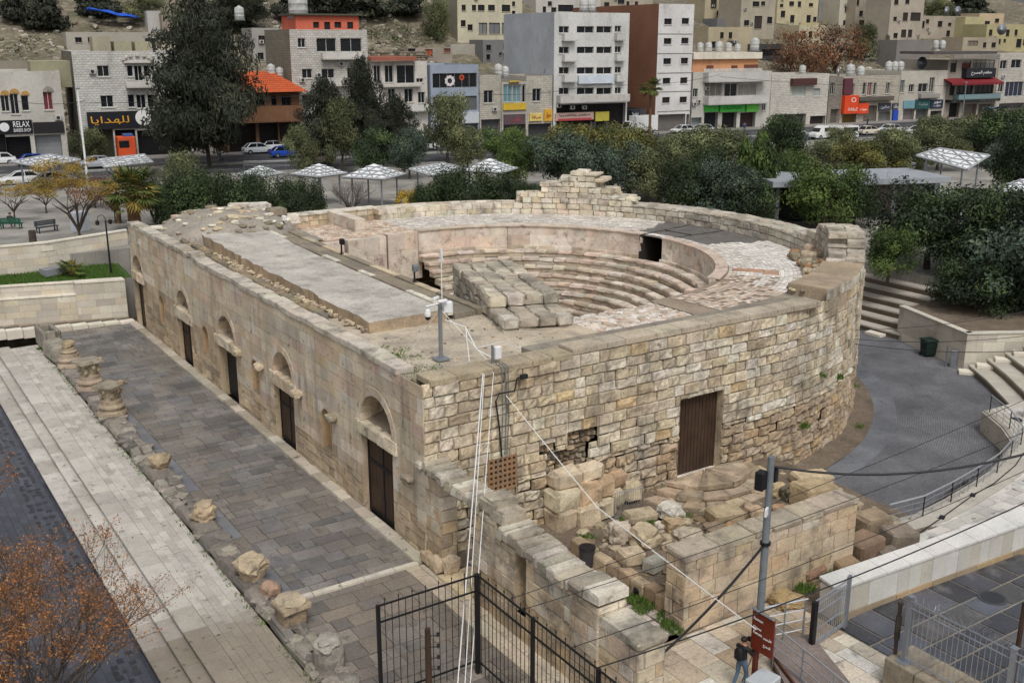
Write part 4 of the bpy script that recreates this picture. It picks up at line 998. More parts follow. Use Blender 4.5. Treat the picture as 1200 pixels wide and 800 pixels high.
for i in range(560):
 x,y=r.uniform(5.4,18),r.uniform(-8.1,-1.2)if i%3 else r.uniform(-10.8,-9.2)
 if y<-9.2:x=r.uniform(10,15.5)
 s=r.uniform(.07,.26)if i%5 or y<-9.2 else r.uniform(.3,.62);m.rock((x,y,vs(x,y)if y>-9 else-.02),(s*1.4,s,s*.8),r.uniform(0,3),i,1,.25,jit(r.choice((lin((150,136,114)),lin((128,110,88)),lin((170,156,132)))),.15,r))
tag(m.build('small_rubble',MT['rubble']),'scattered small stones and gravel over the rubble court','rubble',kind='stuff')
tufts([(at_z(x,y,.1)+Vector((RND.uniform(-.3,.3),RND.uniform(-.2,.2),0)))[:2]+(.12,)for(x,y)in((745,612),(752,614),(740,640),(775,655),(772,668),(805,610),(812,616),(800,640),(785,632),(760,676),(738,608),(690,630),(783,736),(775,725),(760,715),(755,705),(960,672),(975,668),(985,656),(990,650),(1000,622),(1010,628),(870,555),(880,562),(790,573),(945,690),(1005,645),(735,700),(800,580))for _ in range(2)],'court_weeds','green weeds and moss between the stones of the court',130,.36,.2,6)
def grille(name,label,cat,a,b,h,z,n,mat,rod=.012,group=None):
 t=thing(name,label,cat,(a[0],a[1],z),0,group);fr=MB();A,B=Vector((*a,z)),Vector((*b,z));H=Vector((0,0,h))
 fr.tube([A,A+H,B+H,B,A],rod*2,5);fr.build('frame',mat,t);
 for i in range(1,n):p=A.lerp(B,i/n);ba=MB();ba.tube([p,p+H],rod,4);ba.build('bar',mat,t)
 return t
grille('metal_panel','grey slatted metal panel propped beside the boulder buttress','gate panel',at_z(720,607,.1)[:2],at_z(752,600,.1)[:2],1.1,.12,12,MT['steel'])
COB=tilemat('grey_cobbles',lin((98,98,101)),lin((114,114,117)),lin((72,72,75)),1,.6,.2,.12,.014,0,.12,polar=(17.3,19.7,24))
m=MB();ar=[radians(a)for a in range(-100,40,4)]
outer=[(46.5,17),(46.5,12.6),(44,5.4),(41.5,4),(37.2,-2),(34.5,-4.2),(30,-5.2),(26,-5.2),(21.5,-6.2),(18.0,-7.6),(16.2,-8.4),(16.0,-6)]
pl=[(17.3+19.3*cos(a),19.7+19.3*sin(a))for a in ar]
m.prism(outer+pl[2:],-1.2,-1.0);tag(m.build('cobbled_lane',COB),kind='structure')
m=MB();ringsheet(m,19.4,20.9,radians(-96),radians(30),lambda x,y:-.97+.05*mnoise.noise((x,y,2))+.12*max(0,20.6-hypot(x-17.3,y-19.7)),4,80,(1,1,1));tag(m.build('earth_border',MT['dirt']),kind='structure')
m=MB();arcstones(m,TC,20.9,22.1,-1.1,-.985,radians(-96),radians(30),1.6,lambda u,z,r:jit(lin((106,108,113)),.07,r),.01,.002);tag(m.build('border_kerb',MT['flag']),kind='structure')
tufts([(17.3+20.3*cos(radians(a)),19.7+20.3*sin(radians(a)),-.95)for a in(-86,-84,-83,-60,-40)],'border_weeds','small weeds in the earth strip at the foot of the curved wall',50,.3,.25,9)
tufts([spos(u,z,.08)for(u,z)in((22.4,3.2),(24.6,2.6),(20.9,1.0),(21.2,.9),(24.7,2.5))],'wall_weeds','green tufts sprouting from the curved theatre wall',60,.2,.3,10)
bs=thing('broad_steps','broad pale seat-like steps rising beside the curve of the theatre','steps',(46,15,-1))
for k in range(6):
 m=MB();x0=43.7+k*.95;z=-1+.45*(k+1);y=11.8+k*.35-.8
 while y<26:
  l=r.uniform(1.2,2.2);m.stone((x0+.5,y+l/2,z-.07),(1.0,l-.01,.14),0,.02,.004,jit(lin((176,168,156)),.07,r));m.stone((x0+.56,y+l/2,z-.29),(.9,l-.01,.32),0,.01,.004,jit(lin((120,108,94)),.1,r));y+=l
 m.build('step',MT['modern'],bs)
m=MB();m.stone((43.4,13.6,-.9),(.7,1.3,.2),0,.02,0,S_L);m.build('step',MT['modern'],bs)
plw=thing('planter','tall cream stone planter wall holding the dark clipped tree','planter',(44,6,-1))
PA=[(43.9,12.2),(41.4,5.3),(48.5,1.2),(56,-2),(60,12),(52,13)]
m=MB()
for i in range(len(PA)-1):
 a,b=Vector(PA[i]),Vector(PA[i+1]);L_=(b-a).length;d=(b-a)/L_;nn=Vector((d.y,-d.x))
 if i>2:continue
 ashlar(m,lambda u,z,dd:(a.x+d.x*u+nn.x*dd,a.y+d.y*u+nn.y*dd,z),0,L_,-1.1,1.3,.6,(1,1.8),[(2.9,3.4,-.7,-.2)]if i==0 else(),dj=.003,tintf=pick(MW[:3]+MW[4:],.05),e=.006,seed=i,back=.02,nx=1,nz=1,rough=0)
m.prism([(p[0]+.1*(1 if p[0]<50 else-1),p[1]+.02)for p in PA],-1.1,1.05,lin((120,108,92)))
m.build('wall_face',MT['modern'],plw)
m=MB()
for i in range(3):
 a,b=Vector(PA[i]),Vector(PA[i+1]);d=(b-a).normalized();nn=Vector((-d.y,d.x))
 m.stone8([(*(q+nn*k),z)for z in(1.3,1.4)for k in(-.06,.42)for q in(a,b)],.02,0,lin((196,190,176)))
m.build('wall_coping',MT['modern'],plw)
m=MB();m.prism([(44.6,11.7),(42.1,5.6),(48.8,1.7),(55,-1),(59,11),(52,12.4)],1.0,1.22,(1,1,1));m.build('soil',MT['dirt'],plw)
sr=thing('curved_steps','curved flight of stone seats climbing right of the cream planter','steps',(40,0,-1))
CL=[(41.4,5.0),(39.6,2.6),(37.6,.3),(35.9,-1.6),(34.6,-3.4),(33.9,-5.0)]
def offs(k):
 o=[]
 for i,p in enumerate(CL):
  a,b=Vector(CL[max(0,i-1)]),Vector(CL[min(len(CL)-1,i+1)]);d=(b-a).normalized();nn=Vector((-d.y,d.x));o.append(Vector(p)+nn*k)
 return o
for k in range(9):
 m=MB();A,B=offs(k*1.05),offs((k+1)*1.05+.05);z=-1+.42*(k+1)
 for i in range(len(CL)-1):
  m.stone8([(*p,zz)for zz in(z-.14,z)for(p,q)in((A[i],A[i+1]),(B[i],B[i+1]))for p in(p,q)],.02,.003,jit(lin((180,174,162)),.07,r))
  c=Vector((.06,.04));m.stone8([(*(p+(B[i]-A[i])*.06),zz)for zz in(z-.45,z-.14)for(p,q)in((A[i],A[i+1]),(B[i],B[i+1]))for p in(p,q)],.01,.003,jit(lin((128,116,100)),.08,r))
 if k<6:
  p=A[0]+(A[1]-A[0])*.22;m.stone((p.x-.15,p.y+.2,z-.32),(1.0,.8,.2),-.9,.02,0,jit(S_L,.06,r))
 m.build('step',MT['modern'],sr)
WWA,WWB=Vector((9.5,-11.36)),Vector((36,-12.9));wd=(WWB-WWA).normalized();wn=Vector((wd.y,-wd.x))
ww=thing('white_wall','long white marble-clad parapet wall with a slanted top','wall',(9.5,-11.36,0))
m=MB();ashlar(m,lambda u,z,d:(*(WWA+wd*u+wn*d),z),0,26.5,.12,1.12,1.0,(.5,.8),(),dj=.004,tintf=pick([lin(c)for c in((198,195,187),(190,186,177),(203,200,193),(186,180,166))],.05),e=.006,seed=8,back=.02,nx=1,nz=1,rough=0)
P=[(*(WWA+wd*u-wn*o),z)for z in(-.2,1.1)for o in(.03,.75)for u in(0.02,26.5)];m.stone8(P,.02,0,lin((196,190,180)));m.build('wall_face',MT['modern'],ww)
m=MB();u=0
while u<26.4:
 m.stone8([(*(WWA+wd*q-wn*o),z+(.1 if o>.3 else 0))for z in(1.1,1.2)for o in(-.05,.82)for q in(u,u+1.19)],.012,0,jit(lin((204,202,196)),.05,r));u+=1.2
m.build('wall_coping',MT['modern'],ww)
m=MB();ashlar(m,lambda u,z,d:(*(WWA+wd*u+wn*(.06+d)),z),0,26.5,-.1,.14,.3,(.8,1.3),(),dj=.006,tintf=pick([lin((170,146,112)),lin((150,134,110))],.08),e=.01,seed=9,back=.05,nx=1,nz=1);m.build('plinth',MT['modern'],ww)
RB=[at_z(x,y,.12)for(x,y)in((1040,617),(1081,606),(1114,589),(1144,571),(1168,555),(1184,537),(1196,522))];RB+=[RB[-1]+Vector((1.6,1.6,0)),RB[-1]+Vector((3.0,3.6,0))]
m=MB();edge_=[(p.x-.12,p.y+.35)for p in RB];back_=[(*(WWA+wd*u-wn*.7),)for u in(5.5,12,18,27)]
m.prism([tuple(b[:2])for b in back_]+[(40,-2)]+edge_[::-1],-1.3,.1,lin((188,182,170)));tag(m.build('walkway',MT['pale']),kind='structure')
m=MB()
def inpoly(x,y,poly):
 c=False;n=len(poly)
 for i in range(n):
  (x0,y0),(x1,y1)=poly[i],poly[(i+1)%n]
  if(y0>y)!=(y1>y)and x<(x1-x0)*(y-y0)/(y1-y0)+x0:c=not c
 return c
wp=[tuple(b[:2])for b in back_]+[(40,-2)]+[(p.x+.9,p.y-.5)for p in RB][::-1]
flags(m,14,40,-13,2,.125,(.45,.55),(.7,1.2),pick([lin((196,192,184)),lin((184,180,172)),lin((204,200,192))],.06),'x',5,.012,.004,lambda x,y:inpoly(x,y,wp))
for i in range(len(RB)-1):
 a,b=RB[i],RB[i+1];m.stone8([(p.x+o*.55,p.y-o*.9+.35*(1-o),z)for z in(.0,.17)for o in(0,.9)for p in(a,b)],.015,0,jit(lin((178,172,160)),.05,r))
tag(m.build('walkway_flags',MT['pale']),kind='structure')
rl=thing('railing','curved steel railing along the edge of the cobbled lane','railing',RB[0])
m=MB();H=Vector((0,0,.98));m.tube([p+H for p in RB],.035,7);m.build('handrail',MT['bright_steel'],rl)
for k in(.25,.5,.75):m=MB();m.tube([p+H*k for p in RB],.014,5);m.build('cross_rail',MT['steel'],rl)
for p in RB[1:]:m=MB();m.tube([p-Vector((0,0,.05)),p+H],.03,6);m.box((p.x,p.y,p.z+.02),(.16,.16,.05));m.build('post',MT['iron'],rl)
for i in range(len(RB)-1):
 for k in(.33,.66):p=RB[i].lerp(RB[i+1],k);m=MB();m.tube([p,p+H*.97],.012,4);m.build('baluster',MT['steel'],rl)
cbx=thing('cable_on_ground','black cable with clamps lying on the pale walkway','cable',RB[1]);m=MB();cp=[at_z(x,y,.19)for(x,y)in((1066,632),(1104,606),(1140,580),(1165,566),(1190,545),(1200,530))];m.tube(cp,.025,5)
for p in(cp[0],cp[1],cp[2]):m.box((p.x,p.y,p.z),(.28,.2,.1),rz=.4)
m.build('cable_run',MT['cable'],cbx)
DS=[lin(c)for c in((70,72,78),(60,61,66),(82,84,92),(76,74,74))]
m=MB();m.box2((9.2,-60,-.6),(60,-11.4,-.075),lin((128,122,112)))
def t_ds(x,y,r):
 c=r.choice(DS)
 if x>19 and y>-13.4:c=mixc(c,lin((150,130,104)),.8)
 return jit(c,.1,r)
flags(m,9.3,40,-40,-11.5,-.04,(1.0,1.15),(1.1,1.6),t_ds,'x',3,.05,.006)
tag(m.build('dark_slabs',M('wet_dark_slabs',tint=True,rough=.4,n=(.5,.3),fine=(9,.15),spots=((.7,.54,.7,(.22,.21,.2),.55),(.4,.62,.75,(.09,.10,.13),.6)),bump=(4,.2),rnoise=.25,spec=.5)),kind='structure')
m=MB();mh=at_z(1163,700,-.03)
m.lathe((mh.x,mh.y,-.05),[(.5,0),(.5,.03),(.42,.035)],20,lin((70,72,74)));m.lathe((mh.x,mh.y,-.05),[(.41,.03),(.41,.042)],20,lin((52,54,58)))
tag(m.build('manhole',MT['tintp'],loc=(mh.x,mh.y,-.04)),'round manhole cover set in the dark slabs','manhole cover')
def on_x(x,y,X):
 d=ray(x,y);return CAM+d*((X-CAM.x)/d.x)
def on_y(x,y,Y):
 d=ray(x,y);return CAM+d*((Y-CAM.y)/d.y)
FZ=3.4;fc=at_z(559,673,FZ);fl=at_z(440,707,FZ)
fe=thing('iron_fence','tall black iron fence with spiked bars turning a corner on the paving','fence',(fc.x,fc.y,0))
def fence_run(a,b,n0):
 a,b=Vector(a),Vector(b);L_=(b-a).length;n=max(2,int(L_/.215))
 for z in(FZ,FZ-.53,.45):m=MB();m.box2((min(a.x,b.x)-.02,min(a.y,b.y)-.02,z-.03),(max(a.x,b.x)+.02,max(a.y,b.y)+.02,z+.02));m.build('rail',MT['iron'],fe)
 for i in range(1,n):
  p=a.lerp(b,i/n);m=MB();top=FZ+(.22 if i%2 else 0)
  m.tube([(p.x,p.y,.1),(p.x,p.y,top-.06),(p.x,p.y,top)],[.012,.012,.004],5)
  if i%2:m.box((p.x,p.y,top-.08),(.035,.035,.03))
  m.build('bar',MT['iron'],fe)
fb=Vector((fc.x,fc.y-9.5));fx=Vector((fc.x,fc.y));fy=Vector((fl.x,fc.y))
fence_run(fy,fx,0);fence_run(fx,fb,1)
for(p,w)in((fx,.13),(fy,.1),(fx.lerp(fb,.315),.1),(fx.lerp(fb,.63),.1),(fb,.1)):
 m=MB();m.box2((p.x-w/2,p.y-w/2,-.02),(p.x+w/2,p.y+w/2,FZ+.03));m.build('post',MT['iron'],fe)
m=MB();m.tube([(fy.x,fy.y,.9),(fy.x+.5,fy.y-.3,0)],.03,5);m.build('brace',MT['iron'],fe)
ip=at_z(501,736,2.7);ps=thing('insulator_pole','short dark timber pole carrying four small cable insulators behind the fence','pole',(ip.x,ip.y,0))
m=MB();m.tube([(ip.x,ip.y,0),(ip.x,ip.y,2.7)],[.11,.085],10);m.build('pole',MT['wood'],ps)
for k in range(4):
 m=MB();q=Vector((ip.x+.28,ip.y-.1,2.45-k*.37));m.tube([(ip.x,ip.y,q.z),q],.02,5);m.lathe(q-Vector((0,0,.05)),[(.03,0),(.055,.04),(.03,.07),(.05,.11)],8);m.build('insulator',MT['iron'],ps)
pb=at_z(887.5,763,0);ptop=z_over(pb,535);gp=thing('utility_pole','tall grey steel pole with black speaker box on top by the forecourt wall','pole',(pb.x,pb.y,0))
m=MB();m.tube([(pb.x,pb.y,0),(pb.x,pb.y,ptop)],[.135,.105],12);m.build('pole',MT['pole'],gp)
m=MB();q=Vector((pb.x-.28,pb.y+.1,ptop-.75));m.stone((q.x,q.y,q.z),(.34,.3,.62),.3,.04);m.build('speaker_box',MT['iron'],gp)
m=MB();m.stone((q.x+.52,q.y-.05,q.z+.1),(.2,.2,.5),.3,.03);m.build('speaker_box',MT['iron'],gp)
m=MB();m.box((pb.x-.14,pb.y-.1,ptop-1.75),(.34,.06,.26),(.6,.62,.64),.5);m.build('plate',MT['white'],gp)
m=MB();m.lathe((pb.x,pb.y,ptop-2.95),[(.17,0),(.17,.1)],10);m.build('clamp',MT['iron'],gp)
SX=at_z(882,712,2.75).x
sg=thing('direction_sign','brown tourist direction board with white English and Arabic lettering','sign',(SX+.25,on_x(884,735,SX).y,0))
A,B,C_,D=[on_x(x,y,SX)for(x,y)in((882,712),(908,727),(905,778),(880,758))]
y0,y1=A.y,B.y;zt_,zb_=A.z,D.z
m=MB();m.stone((SX+.03,(y0+y1)/2,(zt_+zb_)/2),(.05,abs(y0-y1),zt_-zb_),0,.012,0,(1,1,1));m.build('board',M('brown_sign_paint',lin((112,44,26)),rough=.5,n=(3,.15),fine=None,bump=None),sg)
m=MB();m.tube([(SX-.02,y0,zt_+.02),(SX-.02,y1,zt_+.02)],.035,6);m.build('edge_tube',MT['steel'],sg)
m=MB();yp=on_x(884,790,SX+.12).y;m.tube([(SX+.12,yp,0),(SX+.12,yp,zb_+.3)],.09,8);m.build('sign_post',M('rust_red_post',lin((84,36,24)),rough=.6,n=(4,.3),fine=None,bump=None),sg)
tm=MB()
W_=abs(y0-y1)
for(tx,fy_,fz_,ww_)in(('Roman',.30,.20,.40),('Odeon',.27,.42,.36),('Forum',.30,.55,.38),(arabic('الأوديون'),.74,.56,.36),(arabic('المدرج'),.74,.76,.32)):
 t=text_mb(tx,.2,.012);q=place_mb(t,(SX-.008,y0-W_*fy_,zt_-(zt_-zb_)*fz_),(0,-1,0),(1,0,0),(0,0,1),W_*ww_)
 tm.add(q.v,q.f)
tm.build('lettering',MT['white'],sg)
rp=thing('ramp','narrow footbridge deck with brown side beam beside the sign','footbridge',at_z(930,790,.3))
dk=[at_z(x,y,.35)for(x,y)in((908,748),(950,742),(1030,840),(940,840),(905,772))]
m=MB();m.prism([tuple(p[:2])for p in dk],.2,.35,lin((122,110,104)));m.build('deck',MT['cement'],rp)
m=MB();a,b=at_z(904,768,.4),at_z(948,826,.4);m.stone8([(p.x+o*.1,p.y+o*.08,z)for z in(.02,.48)for o in(0,1)for p in(a,b)],.01,0);m.build('beam',M('brown_beam',lin((92,58,46)),n=(3,.2),fine=None,bump=None),rp)
def rails(name,label,pts,n,dz,post,thin=False):
 t=thing(name,label,'railing',(pts[0].x,pts[0].y,0))
 m=MB();m.tube(pts,.035,7);m.build('handrail',MT['bright_steel'],t)
 for k in range(1,n):
  m=MB();m.tube([p-Vector((0,0,dz*k))for p in pts],.022,6);m.build('cross_rail',MT['bright_steel'],t)
 for f in post:
  i=min(len(pts)-2,int(f));p=pts[i].lerp(pts[i+1],f-i);m=MB();m.tube([p,(p.x,p.y,0)],.03,6);m.build('post',MT['steel'],t)
 return t
rails('steel_railing','short steel railing from the brown sign to the dark gate post',[at_z(889,713,1.55),at_z(947,701,1.75)],4,.36,(.02,.55,.95))
rails('steel_railing','long steel railing slanting down past the footbridge deck',[at_z(880,711,1.6),at_z(984,794,1.4),at_z(1040,838,1.4)],4,.33,(.3,.62,.95,1.4))
ga,gb=at_z(950,762,0),at_z(990,734,0)
gt=grille('steel_gate','open grey steel bar gate between dark post and white wall','gate',ga[:2],gb[:2],1.66,.12,16,MT['steel'],.016)
for z in(.12,.6,1.2,1.5):m=MB();m.tube([(ga.x,ga.y,z+.1),(gb.x,gb.y,z+.1)],.03,5);m.build('cross_bar',MT['steel'],gt)
m=MB();m.box((gb.x,gb.y,.95),(.26,.1,1.9),(1,1,1),.4);m.build('gate_post',MT['steel'],gt)
m=MB();m.box((ga.x-.1,ga.y-.1,.92),(.15,.15,1.85));tag(m.build('gate_post',MT['iron'],loc=(ga.x-.1,ga.y-.1,0)),'dark square gate post standing at the end of the short railing','post')
b0=at_z(1059,774,.95);bx=b0.x;by=b0.y
sf=thing('steel_fence','light grey steel fence with wire spikes standing on a stone base','fence',(bx,by,0))
m=MB();y=by+.45
while y>by-9:
 l=RND.uniform(.9,1.4);m.stone((bx+.35,y-l/2,.46),(1.35,l-.015,.96),0,.03,.012,jit(lin((148,136,118)),.1));y-=l
m.build('stone_base',MT['ruinwall'],sf)
ph=z_over((bx,by),699);PY_=[by,by-3.3,by-4.55,by-7]
for y in PY_:
 m=MB();m.box2((bx-.07,y-.07,.94),(bx+.07,y+.07,ph));m.box2((bx-.1,y-.1,ph),(bx+.1,y+.1,ph+.03));m.box2((bx-.2,y-.2,.93),(bx+.2,y+.2,.96));m.build('post',MT['steel'],sf)
for i in range(len(PY_)-1):
 a,b=PY_[i],PY_[i+1];m=MB()
 for z in(ph-.12,ph-.35,1.1):m=MB();m.tube([(bx,a,z),(bx,b,z)],.022,5);m.build('rail',MT['steel'],sf)
 n=int((a-b)/.16)
 for k in range(1,n):m=MB();m.tube([(bx,a+(b-a)*k/n,1.08),(bx,a+(b-a)*k/n,ph-.12)],.011,4);m.build('bar',MT['steel'],sf)
m=MB();r=random.Random(2)
for k in range(26):
 y=by-.2-k*.12;q=Vector((bx,y,ph-.1))
 for _ in range(2):m.tube([q,q+Vector((r.uniform(-.12,.12),r.uniform(-.12,.12),r.uniform(.08,.28)))],.008,3)
m.build('spikes',MT['steel'],sf)
m=MB();q=at_z(1046,790,.2);m.tube([(q.x,q.y,0),(q.x,q.y,z_over(q,707))],.06,8);m.lathe((q.x,q.y,z_over(q,707)-.05),[(.085,0),(.085,.1)],8);m.lathe((q.x,q.y,z_over(q,735)-.4),[(.09,0),(.09,.8)],8);tag(m.build('thin_post',M('rusty_pipe',lin((70,60,54)),n=(3,.4),fine=None,bump=None),loc=(q.x,q.y,0)),'thin rusty pipe post with dark cap left of the steel fence','post')
q=at_z(1184,812,.3);m=MB();m.tube([(q.x,q.y,0),(q.x+.25,q.y+.1,3.2)],.075,8);tag(m.build('leaning_pole',MT['wood'],loc=(q.x,q.y,0)),'dark leaning timber pole at the bottom right corner','pole')
q=at_z(893,812,.2);m=MB();m.stone((q.x,q.y,.38),(.9,.7,.76),.2,.04,0,(1,1,1));tag(m.build('grey_cabinet',M('cabinet_grey',lin((176,180,182)),rough=.5,n=(3,.08),fine=None,bump=None),loc=(q.x,q.y,0)),'pale grey cabinet box under the brown direction board','cabinet')
bn=thing('litter_bin','dark grey open cylinder bin on the court path by the boulders','bin',(4.75,-3.75,.05));m=MB();m.lathe((4.75,-3.75,.08),[(.25,0),(.27,.05),(.3,.72),(.31,.74)],18);m.build('body',M('bin_grey',lin((58,56,58)),rough=.6,n=(3,.2),fine=None,bump=None),bn)
m=MB();m.lathe((4.75,-3.75,.8),[(.315,0),(.33,.03),(.315,.06)],18);m.lathe((4.75,-3.75,.815),[(.27,0),(.27,.048)],18,(.005,.005,.005));m.build('rim',MT['iron'],bn)
q=at_z(747,697,.1);m=MB();m.lathe((q.x,q.y,.05),[(.14,0),(.16,.3),(.13,.36)],10);tag(m.build('ground_lamp',MT['iron'],loc=(q.x,q.y,0)),'small black ground lamp at the foot of the red-brown kerb','lamp')
q=at_z(1087,417,-1);gb_=thing('wheelie_bin','dark green wheeled bin against the cream planter wall','bin',(q.x,q.y,-1),radians(-20))
gm=M('bin_green',lin((26,44,36)),rough=.5,n=(3,.2),fine=None,bump=None)
m=MB();m.stone8([(x*(.36+.06*(z>0)),y*(.34+.06*(z>0)),.12+z*.95)for z in(0,1)for y in(-1,1)for x in(-1,1)],.04,0);m.build('body',gm,gb_,local=True)
m=MB();m.stone((0,0,1.12),(.95,.92,.1),0,.03);m.build('lid',gm,gb_,local=True)
for s in(-1,1):m=MB();m.tube([(s*.3,.32,.1),(s*.38,.32,.1)],.1,10);m.build('wheel',MT['rubber'],gb_,local=True)
q=at_z(1117,430,-1);m=MB();m.stone((q.x,q.y,-.45),(.35,.35,1.1),.4,.02);m.box((q.x-.35,q.y+.3,-.3),(.1,.1,1.4));tag(m.build('grey_bollard',MT['steel'],loc=(q.x,q.y,-1)),'grey metal service box with thin post at the planter corner','service box')
q=at_z(1190,507,-.6);m=MB();m.rock((q.x-.1,q.y,-.3),(1.1,1.0,1.2),.3,4,2,.3,(.02,.022,.02),.3);tag(m.build('rubbish_bag',MT['tintp'],loc=(q.x,q.y,-1)),'black rubbish bag slumped where the railing meets the curved steps','bag')
m=MB();m.stone((q.x+.9,q.y-.1,.0),(.5,.5,2.2),.3,.02,0,lin((170,162,150)));tag(m.build('stone_pier',MT['modern'],loc=(q.x+.9,q.y-.1,-1)),'upright pale stone pier at the end of the curved steps','pier')
MX,MY=3.2,4.3;ms=thing('camera_mast','grey steel mast with dome camera and white guy ropes on the theatre roof','mast',(MX,MY,6.33))
m=MB();m.box((MX,MY,6.38),(.55,.55,.08));m.tube([(MX,MY,6.33),(MX,MY,8.75)],.085,10);m.build('pole',MT['steel'],ms)
m=MB();m.tube([(MX+.1,MY,8.4),(MX+.1,MY,10.9)],.022,6);m.box((MX+.1,MY,10.5),(.22,.06,.05));m.box((MX+.1,MY,10.75),(.1,.1,.4),(1,1,1));m.build('antenna',MT['white'],ms)
m=MB();m.stone((MX+.3,MY-.1,8.55),(.38,.28,.46),-.3,.03);m.build('junction_box',MT['white'],ms)
m=MB();m.tube([(MX,MY,8.72),(MX-.75,MY-.15,8.72)],.035,6);m.lathe((MX-.65,MY-.15,8.2),[(.05,.4),(.1,.38),(.13,.2),(.12,.1)],12);m.build('camera_arm',MT['white'],ms)
m=MB();m.lathe((MX-.65,MY-.15,8.14),[(.03,0),(.1,.05),(.12,.16)],12);m.build('camera_dome',MT['iron'],ms)
for s in(-.3,.25):m=MB();m.stone((MX-.05,MY+s,8.88),(.42,.13,.13),.3+s,.03);m.build('camera',MT['white'],ms)
m=MB()
for(x,y)in((MX-1.1,MY+1.0),(MX+1.7,MY+1.3),(MX+1.2,MY-2.2)):m.tube([(MX,MY,8.5),(x,y,6.35)],.014,4)
m.tube([(MX+.2,MY,8.0),(MX+.9,MY-.5,7.7),(MX+1.0,MY-1.2,6.9),(MX+1.4,MY-2.2,6.6)],.03,5);m.tube([(MX+.9,MY-.5,7.7),(MX+.4,MY-1.6,6.6),(MX-.6,MY-2.8,6.95)],.02,5);m.tube([(MX+1.1,MY-1.0,6.9),(MX+2.4,MY-.8,6.9),(MX+2.6,MY-2.5,6.9)],.02,5)
m.build('guy_rope',MT['rope'],ms)
bxp=on_y(577,402,.5);wb=thing('wall_box','small grey box on a stub post on the theatre side wall','junction box',(bxp.x,.5,7.1))
m=MB();m.tube([(bxp.x,.5,7.0),(bxp.x,.5,7.85)],.05,8);m.build('stub_post',MT['pole'],wb);m=MB();m.stone((bxp.x+.2,.45,7.55),(.28,.2,.5),0,.03);m.build('box',MT['white'],wb)
m=MB()
for(dx,e)in((-.1,.02),(.05,.05),(.18,.0)):m.tube([(bxp.x+.1+dx,.3,7.2),(bxp.x+.1+dx,-.16,7.15),(bxp.x+.15+dx,-.14,5.2),(bxp.x+.05+dx+e,-.14,3.6)],.022,5)
tag(m.build('wall_cable',MT['pole'],loc=(bxp.x,-.1,3.6)),'thin grey cables dropping down the side wall to the pierced window','cable')
m=MB();a=[on_y(x,y,-.16)for(x,y)in((614,441),(606,443),(603,458),(585,461),(581,470),(585,500),(588,535))];m.tube(a,.035,6);m.box(tuple(a[0]),(.3,.12,.16));tag(m.build('black_conduit',MT['cable'],loc=a[-1]),'bent black conduit with a bracket on the golden side wall','cable')
for(x,y,z,lb,top)in((8.55,34.9,6.75,'white-topped small floodlight at the far end of the roof edge',MT['white']),(8.5,25.6,6.62,'black floodlight standing midway along the roof edge before the pink walls',MT['iron']),(8.55,16.5,6.62,'black floodlight with pale glass on the roof edge close to the mast',MT['pole'])):
 t=thing('floodlight',lb,'floodlight',(x,y,z),0,'floodlights along the roof edge');m=MB();m.box((x,y,z+.03),(.2,.2,.05));m.tube([(x,y,z),(x,y,z+.55)],.05,6);m.build('stand',MT['iron'],t)
 m=MB();m.stone((x+.05,y,z+.75),(.26,.34,.36),0,.05);m.build('lamp_head',top,t)
def cable(name,label,pts,rad,mat=MT['cable'],sag=0,n=14,group='thin cables across the right side'):
 pts=[Vector(p)for p in pts];o=[]
 for i in range(len(pts)-1):
  for k in range(n):f=k/n;p=pts[i].lerp(pts[i+1],f);p.z-=sag*4*f*(1-f);o.append(p)
 o.append(pts[-1]);m=MB();m.tube(o,rad,5);tag(m.build(name,mat,loc=pts[0]),label,'cable',group)
topc=Vector((pb.x,pb.y,ptop-.3))
cable('overhead_cable','thick black overhead cable from the grey pole across the cobbles',[topc,at_z(1215,528,7.0)],.04,sag=.5,group=None)
cable('hanging_cable','thick black cable hanging from the grey pole down over the footpath',[(pb.x,pb.y,ptop-2.9),at_z(726,806,.6)],.045,sag=.35,group=None)
cable('white_cable','long pale cable slanting from the side wall over the rubble court',[on_y(592,462,-.1),at_z(700,594,3.6),at_z(886,737,2.6)],.018,MT['rope'],.02,group=None)
for i,(a,b,za,zb,lb)in enumerate((((596,702),(1215,462),3.45,6.5,'highest of the thin cables rising from the iron fence to the right'),((612,714),(1215,500),3.45,6.0,'thin cable second from top rising from the iron fence'),((668,759),(1215,545),3.45,5.0,'lowest thin cable leaving the iron fence, above the footpath'))):
 cable('thin_cable',lb,[at_z(*a,za),at_z(*b,zb)],.012,sag=.25)
cable('black_cable','taut black cable crossing low in front of the white wall',[at_z(700,782,3.4),at_z(1215,582,4.2)],.022,sag=.3,group=None)
for(a,b,lb)in(((1004,432),(1215,362),'upper thin cable over the cobbled lane leaving the curved wall'),((1004,446),(1215,392),'middle thin cable over the cobbled lane leaving the curved wall'),((1003,451),(1215,410),'lower thin cable over the cobbled lane leaving the curved wall')):
 p=spos(27.5,{432:4.4,446:3.9,451:3.65}[a[1]],.03);cable('lane_cable',lb,[p,at_z(*b,5.5)],.015,sag=.25,group='thin cables over the cobbled lane')
rt=Vector((MX-.7,.15,7.0))
for k,(e,lb)in enumerate((((534,830),'left strand of the white ropes hanging from the roof mast past the fence'),((543,830),'middle strand of the white ropes, slack, hanging past the fence'),((549,830),'right strand of the white ropes hanging beside the gap in the ruined wall'))):
 q=at_z(e[0],e[1],.0);st=rt+Vector((.06*k+(.35 if k==2 else 0),-.25,0));cable('white_rope',lb,[rt+Vector((.06*k,.3,.1)),st,q],.022 if k==0 else .016,MT['rope'],0,6,group='white ropes from the roof mast')
